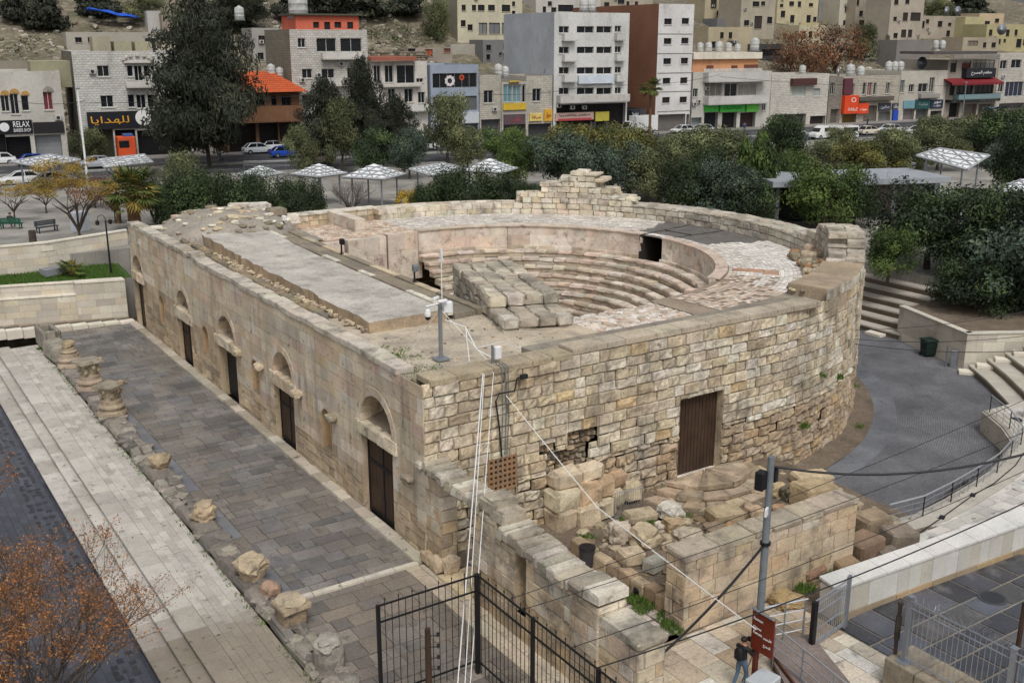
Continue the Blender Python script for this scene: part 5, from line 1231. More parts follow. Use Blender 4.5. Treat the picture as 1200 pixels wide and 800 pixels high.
def skin_body(J,E_,R,tints):
 me=bpy.data.meshes.new('person_body');me.from_pydata(J,E_,[]);o=bpy.data.objects.new('person_body',me);COL.objects.link(o)
 o.modifiers.new('s','SKIN');sv=me.skin_vertices[0].data
 for i,q in enumerate(R):sv[i].radius=q if isinstance(q,tuple)else(q,q)
 sv[0].use_root=True
 o.modifiers.new('d','SUBSURF').levels=2;o.modifiers['d'].render_levels=2
 dg=bpy.context.evaluated_depsgraph_get();m2=bpy.data.meshes.new_from_object(o.evaluated_get(dg));bpy.data.objects.remove(o)
 mb=MB();vs_=[v.co.copy()for v in m2.vertices]
 for p in m2.polygons:
  c=p.center;j=min(range(len(J)),key=lambda i:(Vector(J[i])-c).length/(1 if tints[i]else 1));mb.add([],[],None)
  mb.f.append(tuple(p.vertices));mb.t.append(tints[j])
 mb.v=[tuple(v)for v in vs_];return mb
SKIN=lin((176,130,104))
def person(label,loc,rz,pose,top,legs,hair,cat='person'):
 t=thing('person',label,cat,loc,rz);S,T,G_=SKIN,top,legs
 if pose=='photo':
  J=[(0,0,.95),(0,.0,1.12),(0,-.01,1.32),(0,0,1.46),(0,.03,1.53),(0,.06,1.62),(0,.06,1.70),(.19,0,1.42),(.27,.13,1.20),(.10,.32,1.45),(-.19,0,1.42),(-.26,.15,1.22),(-.08,.33,1.47),(.10,0,.90),(.12,.10,.50),(.12,.02,.09),(.12,.16,.04),(-.10,0,.90),(-.12,-.02,.50),(-.13,-.22,.11),(-.13,-.09,.04)]
 else:
  J=[(0,0,.50),(0,-.03,.68),(0,0,.86),(0,.03,.99),(0,.06,1.06),(0,.09,1.15),(0,.10,1.23),(.19,.02,.95),(.26,.08,.70),(.12,.30,.62),(-.19,.02,.95),(-.26,.08,.70),(-.10,.30,.62),(.10,.05,.50),(.13,.45,.50),(.13,.48,.10),(.13,.62,.05),(-.10,.05,.50),(-.14,.45,.50),(-.14,.44,.10),(-.14,.58,.05)]
 E_=[(0,1),(1,2),(2,3),(3,4),(4,5),(5,6),(3,7),(7,8),(8,9),(3,10),(10,11),(11,12),(0,13),(13,14),(14,15),(15,16),(0,17),(17,18),(18,19),(19,20)]
 R=[(.17,.12),(.15,.11),(.18,.12),(.10,.08),.055,(.085,.10),(.07,.085),.075,.055,.038,.075,.055,.038,.095,.065,.045,.04,.095,.065,.045,.04]
 sh=(.02,.02,.022);tin=[G_,T,T,T,S,S,hair,T,T,S,T,T,S,G_,G_,G_,sh,G_,G_,G_,sh]
 b=skin_body(J,E_,R,tin);b.build('body',MT['tintp'],t,True,local=True)
 hd=Vector(J[5]);m=MB();m.rock((hd.x,hd.y-.02,hd.z+.06),(.21,.23,.17),0,3,2,.1,hair,.1);m.build('hair',MT['tintp'],t,True,local=True)
 m=MB();m.rock((hd.x,hd.y+.105,hd.z-.01),(.03,.045,.05),0,1,1,.05,S,0)
 for s in(-1,1):m.rock((hd.x+s*.034,hd.y+.092,hd.z+.025),(.022,.014,.014),0,2,1,0,(.02,.02,.02),0);m.rock((hd.x+s*.092,hd.y,hd.z),(.025,.045,.065),0,1,1,.05,S,0)
 m.rock((hd.x,hd.y+.092,hd.z-.055),(.05,.014,.014),0,2,1,0,lin((140,80,72)),0);m.build('face',MT['tintp'],t,True,local=True)
 for(w,e,s)in((9,8,1),(12,11,-1)):
  W0=Vector(J[w]);d=(W0-Vector(J[e])).normalized();side=Vector((1,0,0));up=d.cross(side).normalized();m=MB()
  m.rock(tuple(W0+d*.05),(.075,.09,.04),0,1,1,.05,S,.4)
  for k in range(4):
   q=W0+d*.085+side*(.026*(k-1.5));l=(.062,.074,.07,.052)[k];m.tube([q,q+d*l*.55-up*.01,q+d*l*.8-up*.04],[.010,.009,.007],5,S)
  q=W0+d*.03-side*s*.04;m.tube([q,q+d*.035-side*s*.03,q+d*.06-side*s*.03-up*.015],[.012,.010,.008],5,S);m.build('hand',MT['tintp'],t,True,local=True)
 return t
pq=at_z(867.5,806,0)
person('photographer in black jacket and blue jeans raising a camera on the footpath',(pq.x,pq.y,0),radians(-80),'photo',(.014,.014,.016),lin((84,104,124)),(.02,.016,.013))
q=Vector((pq.x,pq.y,0));fd=Matrix.Rotation(radians(-80),3,'Z')
ca=thing('camera','black camera held up to the eye of the photographer','camera',q+fd@Vector((0,.34,1.58)),radians(-80))
m=MB();m.stone((0,-.05,0),(.15,.08,.11),0,.012);m.stone((0,-.05,.07),(.06,.06,.04),0,.01);m.build('camera_body',MT['iron'],ca,local=True);m=MB()
for(a,b,r_)in((0,.06,.04),(.06,.15,.045)):m.tube([(0,a-.02,-.005),(0,b-.02,-.005)],r_,12)
m.build('lens',MT['iron'],ca,local=True)
tp=thing('tripod','folded black tripod carried beside the photographer at the sign post','tripod',q+fd@Vector((.1,.42,0)))
m=MB();c=q+fd@Vector((.1,.42,1.05))
for a in(0,2.1,4.2):m.tube([c,c+Vector((.28*cos(a),.28*sin(a),-1.05))],.015,5)
m.build('leg',MT['iron'],tp);m=MB();m.stone(tuple(c),(.1,.1,.1),0,.02);m.build('head',MT['iron'],tp)
bg=thing('backpack','black backpack worn on the back of the photographer','backpack',q+fd@Vector((0,-.2,1.0)),radians(-80));m=MB();m.rock((0,0,.27),(.32,.2,.5),0,3,2,.1,(.012,.012,.013),.6);m.build('bag',MT['tintp'],bg,True,local=True)
YS0,YSK=114.0,-.1
SU=Vector((1,YSK,0)).normalized();SN=Vector((YSK,-1,0)).normalized()
SO=Vector((0,YS0,0))
def behind(x,y):return-(Vector((x,y,0))-SO).dot(SN)
def hillz(x,y):
 w=behind(x,y);u=(Vector((x,y,0))-SO).dot(SU)
 if w<13:return 3.9
 k=.36+.10*sstep(10,60,u)*(1-sstep(90,150,u))
 k-=.10*sstep(110,190,u)
 z=3.9+(w-13)*k+min(1,(w-13)/10)*(3.0*mnoise.noise((x*.025,y*.025,4))+1.0*mnoise.noise((x*.11,y*.11,7)))
 return z
def plz(x,y):
 d=hypot(x-CAM.x,y-CAM.y);wx=sstep(15,42,x)
 zr=1.75+2.25*sstep(66,112,d)
 return 4.0*(1-wx)+zr*wx
def ter(x,y):return hillz(x,y)if behind(x,y)>13 else plz(x,y)
def hit(px,py):
 """where the ray through a pixel of the photograph meets the terrain"""
 d=ray(px,py).normalized();t=40.0
 while t<700:
  p=CAM+d*t
  if p.z<ter(p.x,p.y):break
  t+=.5
 return Vector((p.x,p.y,ter(p.x,p.y)))
PLAZ=tilemat('upper_plaza_paving',lin((150,146,138)),lin((138,134,126)),lin((112,108,102)),1,.7,.8,.4,.015)
m=MB();rows=[]
def rin(deg):
 a=radians(deg)
 if deg<=14:r0=32.2/max(.2,cos(a))
 elif deg<30:r0=32.2/cos(radians(14))*(1-sstep(14,30,deg))+25*sstep(14,30,deg)
 elif deg<85:r0=25
 elif deg<105:r0=25+(29.0/sin(radians(105))-25)*sstep(85,105,deg)
 else:r0=29.0/sin(a)
 return r0
degs=[-20+i*2 for i in range(98)];rad=[0,1,3,6,10,15,20,27,35,45,55,65,75,85,100,120,150,200,260,330]
for dg in degs:
 a=radians(dg);row=[(TC[0]+rin(dg)*cos(a),TC[1]+rin(dg)*sin(a),-1.4)]
 for q in rad:
  x,y=TC[0]+(rin(dg)+q)*cos(a),TC[1]+(rin(dg)+q)*sin(a);row.append((x,y,plz(x,y)if behind(x,y)<30 else 3.8))
 rows.append(row)
n=len(rad)+1
m.add([p for rw_ in rows for p in rw_],[(i*n+j,i*n+j+1,(i+1)*n+j+1,(i+1)*n+j)for i in range(len(rows)-1)for j in range(n-1)])
tag(m.build('upper_plaza',PLAZ),kind='structure')
def sp(u,w,z):p=SO+SU*u-SN*w;return(p.x,p.y,z)
def strip(name,u0,u1,w0,w1,z,mat,t=(1,1,1)):
 m=MB();n=60
 for i in range(n):
  a,b=u0+(u1-u0)*i/n,u0+(u1-u0)*(i+1)/n;m.quad(sp(a,w0,z),sp(b,w0,z),sp(b,w1,z),sp(a,w1,z),t)
 return tag(m.build(name,mat),kind='structure')
strip('road',-80,330,-24,-3.2,4.06,MT['asph'])
m=MB()
for i in range(205):
 a=-80+2*i;P=[sp(u,w,z)for z in(3.9,4.2)for w in(-3.2,14)for u in(a,a+1.985)];m.stone8(P,.02,0,jit(lin((136,132,126)),.06))
 P=[sp(u,w,z)for z in(3.9,4.2)for w in(-24.4,-24)for u in(a,a+1.985)];m.stone8(P,.02,0,jit(lin((150,148,142)),.06))
 P=[sp(u,w,z)for z in(3.9,4.22)for w in(-14.2,-13)for u in(a,a+1.985)];m.stone8(P,.02,0,jit(lin((140,138,132)),.06))
tag(m.build('sidewalk',MT['pale']),kind='structure')
m=MB()
for w in(-8.2,-19):
 for i in range(70):m.quad(sp(-60+i*5,w-.07,4.066),sp(-57.5+i*5,w-.07,4.066),sp(-57.5+i*5,w+.07,4.066),sp(-60+i*5,w+.07,4.066),lin((190,188,180)))
tag(m.build('lane_markings',MT['tintp']),kind='structure')
HILL=M('rocky_hillside',lin((112,104,88)),n=(.12,.3),fine=(.9,.35),spots=((.35,.50,.62,lin((86,84,60)),.7),(.9,.55,.66,lin((150,142,126)),.8),(.10,.56,.70,lin((66,74,44)),.7),(3.0,.58,.68,lin((60,54,46)),.7)),bump=(1.4,1.0))
m=MB();us=[-90+5*i for i in range(86)];wsx=[11+4*i for i in range(12)]+[59+9*i for i in range(24)]
vv=[]
for w in wsx:
 for u in us:x,y,_=sp(u,w,0);vv.append((x,y,hillz(x,y)if w>12 else 3.85))
m.add(vv,[(j*len(us)+i,j*len(us)+i+1,(j+1)*len(us)+i+1,(j+1)*len(us)+i)for j in range(len(wsx)-1)for i in range(len(us)-1)]);tag(m.build('hillside',HILL,smooth=True),kind='structure')
m=MB();r=random.Random(88)
for i in range(1500):
 u,w=(r.uniform(-30,40)if i%3 else r.uniform(50,80))if i%4 else r.uniform(130,230),r.uniform(16,62);x,y,_=sp(u,w,0);s=r.uniform(.3,1.3)
 m.rock((x,y,hillz(x,y)+.1*s),(s*1.4,s,s*.8),r.uniform(0,3),i,1,.3,jit(r.choice((lin((160,152,136)),lin((136,128,112)),lin((176,170,156)),lin((112,104,90)))),.15,r))
tag(m.build('hill_rocks',MT['rubble']),'scattered pale boulders on the rocky hillside','rocks',kind='stuff')
for(u0,u1,w,h,lb)in((-26,-6,24,2.6,'dry stone terrace wall on the slope above the leftmost shop'),(-24,-2,33,2.4,'upper dry stone terrace wall on the slope above the leftmost shop'),(52,78,26,3.2,'rubble terrace wall above the red-roofed house'),(50,76,36,3.0,'upper rubble terrace wall below the dark hilltop trees')):
 m=MB();q0=sp((u0+u1)/2,w,0);zb=min(hillz(*sp(u,w,0)[:2])for u in(u0,(u0+u1)/2,u1))-1
 ashlar(m,lambda a,z,d:tuple(Vector(sp(a,w-d,z))),u0,u1,zb,zb+h+1.4,.4,(.4,1.0),(),dj=.12,tintf=pick([lin((146,136,118)),lin((126,116,100)),lin((164,156,138)),lin((106,98,84))],.15),e=.08,seed=int(u0+w),back=.2,nx=1,nz=1)
 m.stone8([sp(a,ww_,z)for z in(zb+h+.9,zb+h+1.35)for ww_ in(w+.1,w+1.8)for a in(u0,u1)],.1,.05,lin((120,112,96)));tag(m.build('terrace_wall',MT['rubble'],loc=(q0[0],q0[1],zb)),lb,'terrace wall','terrace walls on the hillside')
G_D=[lin(c)for c in((52,62,40),(60,72,44),(46,56,38),(68,80,48))]
PALS={'dark':[lin(c)for c in((50,62,42),(60,74,46),(44,54,38),(70,84,50))],'green':[lin(c)for c in((70,88,46),(86,104,54),(60,76,42),(98,112,58))],'olive':[lin(c)for c in((98,102,70),(84,90,62),(112,114,78),(74,80,56))],'yellow':[lin(c)for c in((112,110,62),(98,100,58),(124,118,64),(80,86,52))],'pine':[lin(c)for c in((50,54,44),(58,62,50),(44,48,40),(66,68,54))],'rust':[lin(c)for c in((132,90,62),(112,78,56),(146,104,74),(96,72,56))],'blue':[lin(c)for c in((66,78,66),(78,90,74),(56,68,58),(90,100,80))],'autumn':[lin(c)for c in((146,122,62),(128,110,58),(158,132,68),(104,98,56))],'gold':[lin(c)for c in((168,140,40),(146,122,40),(184,158,52))]}
def leaf(mb,p,nrm,s,c,r,asp=.55):
 a=nrm.orthogonal().normalized();b=nrm.cross(a);an=r.uniform(0,6.3);u=a*cos(an)+b*sin(an);v=nrm.cross(u)
 mb.add([p-u*s*.5,p+v*s*asp*.5+nrm*s*.12,p+u*s*.5,p-v*s*asp*.5+nrm*s*.12],[(0,1,2,3)],c)
def crown_mesh(kind,pal,seed,n_lobe,n_leaf,ls,shape):
 """unit crown: fits x,y in -1..1 and z in 0..1; leaf size ls is relative"""
 r=random.Random(seed);mb=MB();lobes=[]
 if shape=='round':
  for i in range(n_lobe):
   a=r.uniform(0,6.3);z=r.uniform(.12,.9);q=sqrt(r.random())*sqrt(max(.05,1-((z-.45)/.58)**2));lobes.append((Vector((.74*q*cos(a),.74*q*sin(a),z)),r.uniform(.2,.36),r.uniform(.12,.2)))
  lobes.append((Vector((0,0,.5)),.5,.3))
 elif shape=='column':
  for i in range(n_lobe):
   z=(i+.5)/n_lobe;q=.75*(1-z)**.6*r.uniform(.2,1);a=r.uniform(0,6.3);lobes.append((Vector((q*cos(a)*.8,q*sin(a)*.8,.04+z*.93)),.42*(1-.75*z)+.1,.07+.03*r.random()))
 elif shape=='casuarina':
  for i in range(n_lobe):
   z=.08+.9*((i+.5)/n_lobe);prof=min(1,z/.22)*(1-max(0,(z-.35)/.65)**1.5*.85);q=prof*r.uniform(.1,.85);a=r.uniform(0,6.3);lobes.append((Vector((q*cos(a),q*sin(a),z+r.uniform(-.03,.03))),r.uniform(.13,.3)*prof+.05,r.uniform(.045,.09)))
 elif shape=='umbrella':
  for i in range(n_lobe):
   a=r.uniform(0,6.3);q=sqrt(r.random())*.8;lobes.append((Vector((q*cos(a),q*sin(a),r.uniform(.25,.9)*(1-.3*q))),r.uniform(.14,.28),r.uniform(.06,.13)))
 elif shape=='hedge':
  for i in range(n_lobe):a=r.uniform(0,6.3);q=sqrt(r.random())*.82;lobes.append((Vector((q*cos(a),q*sin(a),r.uniform(.15,.8)*(1-.35*q))),r.uniform(.18,.3),r.uniform(.16,.28)))
 tot=sum(l[1]**1.6 for l in lobes)
 for(c,a,b)in lobes:
  tone=r.choice(pal);k=r.choice((r.uniform(.55,.9),r.uniform(.85,1.15),r.uniform(1.1,1.5)))
  for i in range(int(n_leaf*a**1.6/tot)):
   d=Vector((r.gauss(0,1),r.gauss(0,1),r.gauss(0,1))).normalized();q=r.random()**.42*(1.12 if r.random()<.12 else 1)
   p=c+Vector((d.x*a*q,d.y*a*q,d.z*b*q*(1.35 if shape!='umbrella' else 1)))
   if shape=='casuarina':p.z-=.04*r.random()
   nr=(d+Vector((r.uniform(-.7,.7),r.uniform(-.7,.7),r.uniform(-.2,.9)))).normalized()
   col=mixc(tone,r.choice(pal),.5*r.random());leaf(mb,p,nr,ls*r.uniform(.6,1.4),tuple(v*k for v in jit(col,.2,r)),r,.5 if shape!='casuarina' else .28)
 return mb
def limbs(mb,seed,h0,n,spread,r0,top=.75):
 r=random.Random(seed)
 mb.tube([(0,0,0),(r.uniform(-.03,.03),r.uniform(-.03,.03),h0*.6),(r.uniform(-.05,.05),r.uniform(-.05,.05),h0)],[r0*1.25,r0,r0*.85],8)
 for i in range(n):
  a=2*pi*i/n+r.uniform(-.5,.5);e=Vector((spread*cos(a),spread*sin(a),h0+(top-h0)*r.uniform(.6,1.1)));mid=Vector((e.x*.4,e.y*.4,h0+(e.z-h0)*.55))
  mb.tube([(0,0,h0*.85),mid,e],[r0*.7,r0*.42,r0*.12],5)
  for _ in range(2):
   d=Vector((r.uniform(-.3,.3),r.uniform(-.3,.3),r.uniform(.05,.25)));mb.tube([mid,mid+d],[r0*.3,r0*.08],4)
PROTO={}
def make_proto(key,pal,shape,n_lobe,n_leaf,ls,trunk):
 out=[]
 for s in range(2):
  cm=crown_mesh(key,PALS[pal],hash_(key)+s*17,n_lobe,n_leaf,ls,shape).build('crown',MT['leaf']);tm_=MB();limbs(tm_,hash_(key)+s,*trunk);to=tm_.build('trunk',MT['bark'])
  for o in(cm,to):COL.objects.unlink(o)
  out.append((cm,to))
 PROTO[key]=out
def hash_(s):return sum(ord(c)*(i+3)for i,c in enumerate(s))
make_proto('broad','dark','round',36,10000,.06,(.3,6,.45,.045));make_proto('green','green','round',36,10000,.06,(.3,6,.45,.045));make_proto('olive','olive','round',30,9500,.058,(.3,6,.45,.04))
make_proto('yellow','yellow','round',28,9000,.06,(.3,6,.45,.04));make_proto('blue','blue','round',32,11000,.06,(.3,6,.45,.04))
make_proto('conifer','pine','casuarina',130,26000,.058,(.3,7,.3,.022,.9));make_proto('cypress','dark','column',34,5600,.12,(.2,4,.2,.025,.8));make_proto('greencol','green','column',34,5600,.12,(.2,4,.2,.025,.8));make_proto('pinecol','pine','column',38,6000,.13,(.2,4,.2,.025,.8))
make_proto('hedge','dark','hedge',40,12000,.052,(.2,7,.4,.02,.6));make_proto('gold','gold','hedge',16,2500,.1,(.2,5,.4,.02,.6));make_proto('autumn','autumn','umbrella',30,4200,.042,(.3,7,.6,.03,.6));make_proto('rust','rust','round',30,2600,.06,(.2,9,.55,.03,.9))
bigc=None
TRN={}
def tree(kind,loc,w,h,label,cat='tree',name='tree',trunk_h=.18,group=None,rz=None,var=None):
 """crown w metres wide, whole tree h metres tall"""
 i=TRN.get(kind,0);TRN[kind]=i+1;cm,to=PROTO[kind][(i if var is None else var)%2]
 rz=RND.uniform(0,6.3)if rz is None else rz
 t=thing(name,label,cat,loc,rz,group)
 c=cm.copy();COL.objects.link(c);c.parent=t;c.scale=(w/2,w/2,h*(1-trunk_h));c.location=(0,0,h*trunk_h)
 k=to.copy();COL.objects.link(k);k.parent=t;k.scale=(w/2*.8+h*.1,w/2*.8+h*.1,h);k.location=(0,0,-.1)
 return t
def tree_px(kind,x,ytop,ybase,wpx,label,gz=None,**kw):
 p=hit(x,ybase)if gz is None else at_z(x,ybase,gz);zc=proj(p)[2];w=wpx*zc/FPX*1.16;h=z_over(p,ytop)-p.z
 return tree(kind,p,w,max(1.0,h),label,**kw)
MIDG='trees in the plaza behind the theatre'
tree_px('conifer',246,-6,196,150,'huge dark feathery tree towering over the cafe, left of centre',group=MIDG,trunk_h=.1)
for a in(('conifer',384,92,200,74,'dark grey-green feathery tree in front of the pink-topped block, left of a pair'),('conifer',428,68,196,62,'tallest feathery tree of the group before the red-roofed house'),('conifer',466,112,196,58,'thin dark feathery tree left of the blue-grey glass building'),('olive',524,112,192,62,'grey-green loose tree hiding the foot of the blue-grey glass building'),('green',588,150,196,66,'bright green round tree behind the pyramid canopy'),('olive',402,120,204,52,'small olive-green tree low between the two feathery ones'),('blue',660,156,224,96,'blue-green round tree left of the stepped ruin'),('yellow',737,148,232,82,'yellow-green loose tree right behind the stepped ruin'),('yellow',700,146,214,76,'yellowing tree below the big apartment block'),('green',630,160,200,60,'mid green tree between canopy and blue-green tree'),('olive',792,158,224,90,'olive tree below the green shop sign'),('broad',806,185,262,78,'dark green dense tree behind the grey paved walkway'),('blue',850,192,268,96,'blue-grey leafy tree just behind the low parapet at right'),('greencol',888,158,258,62,'pointed green conifer rising left of the kiosk roof'),('greencol',870,166,244,44,'slim green conifer beside the pointed one'),('broad',912,136,205,62,'dark round tree standing above the kiosk roof'),('olive',850,152,206,76,'grey-olive tree by the street below the orange-topped house'),('olive',760,178,240,66,'thin olive tree with slim trunk by the pale path'),('broad',690,172,232,70,'dark low tree directly behind the stepped ruin'),('olive',958,166,208,66,'small grey-olive tree right of the dark round one'),('yellow',1012,164,212,82,'yellow-green tree below the orange shop sign'),('yellow',1046,166,206,70,'broad yellow-olive tree left of the triangular canopy'),('olive',1130,140,188,80,'wide olive tree above the triangular canopy'),('broad',1176,128,196,86,'dark tree at the right edge below the blue tarpaulins'),('olive',1086,138,182,62,'distant olive tree before the red awning'),('yellow',1140,136,180,60,'distant yellowish tree right of the red awning pole'),('blue',1180,168,232,80,'grey-green tree at the right edge above the lattice canopy'),('olive',985,150,190,46,'thin olive tree beside the white minibuses'),('olive',1098,150,200,78,'olive tree between the awning pole and the triangular canopy'),('olive',1066,172,208,56,'low olive tree just left of the triangular canopy')):
 tree_px(a[0],a[1],a[2],a[3],a[4],a[5],group=MIDG)
for a in(('blue',715,168,238,84,'blue-green shrubby tree low behind the right shoulder of the ruin'),('olive',772,166,236,70,'olive tree just left of the dense dark one'),('broad',832,172,240,66,'dark tree filling the gap left of the pointed conifer'),('yellow',668,146,206,60,'yellow-topped tree before the pinkish shop sign'),('olive',818,150,200,56,'olive tree below the white balustrade house'),('green',606,168,224,52,'green tree between the pyramid canopy and blue-green tree'),('olive',1036,152,206,66,'grey-olive tree below the plain pale house'),('broad',1196,150,240,70,'dark tree cut by the right frame edge'),('olive',548,150,200,50,'olive tree left of the bright green round tree'),('blue',480,150,210,52,'blue-grey low tree under the thin feathery tree'),('broad',440,150,206,58,'dark low tree at the foot of the tallest feathery one'),('olive',356,150,208,44,'grey-olive tree beside the bright blue hatchback'),('broad',878,210,274,70,'dark round tree hugging the parapet right of centre'),('green',930,176,246,50,'bright green tree left of the glossy bushy one')):
 tree_px(a[0],a[1],a[2],a[3],a[4],a[5],group=MIDG)
for a in(('green',966,190,272,96,'glossy green bushy tree right of the kiosk entrance',.12),('broad',1086,216,316,140,'large dense dark green tree behind the planter tree',.16),('broad',1170,222,330,130,'dense dark tree at the right edge behind the planter',.14),('green',1040,268,330,70,'low dark leafy tree on a short trunk above the broad steps',.2),('broad',1000,206,268,60,'dark leafy tree tucked behind the glossy one',.12)):
 tree_px(*a[:6],trunk_h=a[6],group=MIDG)
tree('blue',(51.5,6.8,1.1),12.5,6.6,'huge dark tree spilling over the cream planter wall at right',trunk_h=.02,var=0)
tree('broad',(54.5,5.2,1.1),11,6.4,'dark leafy crown at the right edge, rooted in the planter',trunk_h=.02,var=1)
tree('broad',(48.0,9.2,1.1),7.5,3.6,'low dark bush at the left end of the planter','bush','bush',trunk_h=.01,var=1)
for a in(('hedge',246,190,262,96,'dark green oleander bush left of the theatre roof mound'),('hedge',305,196,256,92,'dark oleander bush behind the roof mound'),('hedge',350,204,254,66,'dark oleander bush under the far canopies'),('hedge',206,196,264,60,'oleander bush beside the big palm'),('hedge',540,188,246,92,'dark wide bush below the tilted canopy'),('hedge',592,200,244,60,'dark bush under the pyramid canopy right of centre'),('hedge',500,210,246,40,'dark low bush right of the golden shrub'),('gold',483,220,243,38,'small golden-yellow shrub behind the parapet'),('olive',106,152,190,46,'grey-olive bush by the shop with gold letters'),('hedge',632,214,236,60,'bright low bush left of the stepped ruin')):
 tree_px(a[0],a[1],a[2],a[3],a[4],a[5],cat='bush',name='bush',trunk_h=.03,group='bushes behind the theatre')
def twiggy(name,label,loc,w,h,n,seed,leafcol=None,thick=.02,cat='bare shrub',depth=3,nleaf=0,ls=.05,group=None):
 r=random.Random(seed);t=thing(name,label,cat,loc,0,group);m=MB();lf=MB();L0=Vector(loc)
 def grow(p,d,l,rad,dep):
  q=p+d*l*.5+Vector((r.uniform(-.06,.06),r.uniform(-.06,.06),r.uniform(0,.06)))*l;e=q+(d+Vector((r.uniform(-.25,.25),r.uniform(-.25,.25),r.uniform(-.05,.2)))).normalized()*l*.5
  m.tube([p,q,e],[rad,rad*.8,rad*.55],4 if rad<.05 else 6,cap=False)
  if dep==0:
   if leafcol:
    for _ in range(nleaf):f=r.random();leaf(lf,p.lerp(e,f)+Vector((r.gauss(0,.09),r.gauss(0,.09),r.gauss(0,.09))),Vector((r.gauss(0,1),r.gauss(0,1),r.gauss(0,1)+.4)).normalized(),ls*r.uniform(.6,1.3),jit(r.choice(leafcol),.2,r),r)
   return
  for k in range(r.choice((2,3,3))):
   f=r.uniform(.45,1);b=p.lerp(e,f)if k else e
   nd=(d+Vector((r.uniform(-.75,.75),r.uniform(-.75,.75),r.uniform(-.15,.55)))).normalized();grow(b,nd,l*r.uniform(.6,.85),rad*.55,dep-1)
 for i in range(n):
  a=2*pi*i/n+r.uniform(-.4,.4);d=Vector((cos(a)*w/h*.8,sin(a)*w/h*.8,1)).normalized();grow(L0+Vector((cos(a)*.05,sin(a)*.05,0)),d,h*.42,thick,depth)
 m.build('branches',MT['twig'],t)
 if lf.f:lf.build('leaves',MT['grass'],t)
 return t
def twig_px(x,ytop,ybase,wpx,label,seed,n=14,depth=3,**kw):
 p=hit(x,ybase);zc=proj(p)[2];return twiggy('bare_shrub',label,p,wpx*zc/FPX*.5,(z_over(p,ytop)-p.z)*.8,n,seed,thick=.035,depth=depth,**kw)
twig_px(412,206,249,66,'leafless grey-brown shrub behind the parapet, left of the pyramid canopy',3,22,4)
twig_px(182,178,262,46,'leafless brownish shrub right of the big palm',5,20,4)
twig_px(1046,200,262,66,'leafless pale shrub between the dark trees at right',7,18,4)
tree_px('rust',112,206,244,64,'brownish twiggy hedge behind the thin white lamp pole',cat='bush',name='bush',trunk_h=.05)
tree_px('olive',222,182,246,60,'olive bush between palm and dark oleanders',cat='bush',name='bush',trunk_h=.05)
twig_px(340,215,258,40,'leafless thin shrub beside the dark oleander',9,14,3)
for a in((926,36,88,62,'rust-brown leafed tree on the slope above the orange-topped house'),(978,28,92,74,'large rust-brown tree below the yellow houses'),(950,50,94,50,'small rust-brown tree between the two larger rusty ones')):tree_px('rust',*a,group='rusty trees on the slope',trunk_h=.1)
HG='dark trees along the hilltop'
for i,a in enumerate((('pinecol',52,-14,36,62,'dark pine on the hill at the top left corner'),('pinecol',20,-20,26,50,'dark pine on the hill, leftmost at the frame edge'),('pinecol',116,-24,20,60,'dark pine behind the ridge right of the corner pine'),('pinecol',345,-30,24,60,'dark hilltop tree above the white water tank'),('pinecol',388,-30,20,60,'dark hilltop tree right of the one above the tank'),('pinecol',432,-30,22,64,'dark hilltop tree above the stone terraces'),('pinecol',476,-30,20,60,'dark hilltop tree at the right end of the terraces'),('olive',512,2,48,38,'grey bushy tree against the cream block of flats'),('conifer',280,-25,40,70,'grey feathery tree on the slope behind the huge dark tree'),('olive',170,-6,26,50,'olive bush on the ridge above the blue tarpaulin'),('pinecol',1130,-12,22,60,'green tree on the upper slope at the right'),('olive',1095,0,24,44,'grey-green bush above the long beige house'),('olive',1010,30,70,40,'grey bush on the slope under the stair'))):tree_px(*a,group=HG,trunk_h=.06)
r=random.Random(5)
for i in range(26):
 pass
sc_=MB()
for i in range(5200):
 u,w=r.choice((r.uniform(-30,44),r.uniform(48,82),r.uniform(128,240))),r.uniform(15,90);x,y,_=sp(u,w,0)
 if mnoise.noise((x*.08,y*.08,11))<.05:continue
 c0=Vector((x,y,hillz(x,y)))
 for _ in range(7):leaf(sc_,c0+Vector((r.gauss(0,.5),r.gauss(0,.5),abs(r.gauss(0,.4)))),Vector((r.gauss(0,1),r.gauss(0,1),1)).normalized(),r.uniform(.25,.6),jit(r.choice(PALS['olive']+PALS['pine']),.25,r),r)
tag(sc_.build('hill_scrub',MT['leaf']),'low scrub and weeds over the rocky slope','scrub',kind='stuff')
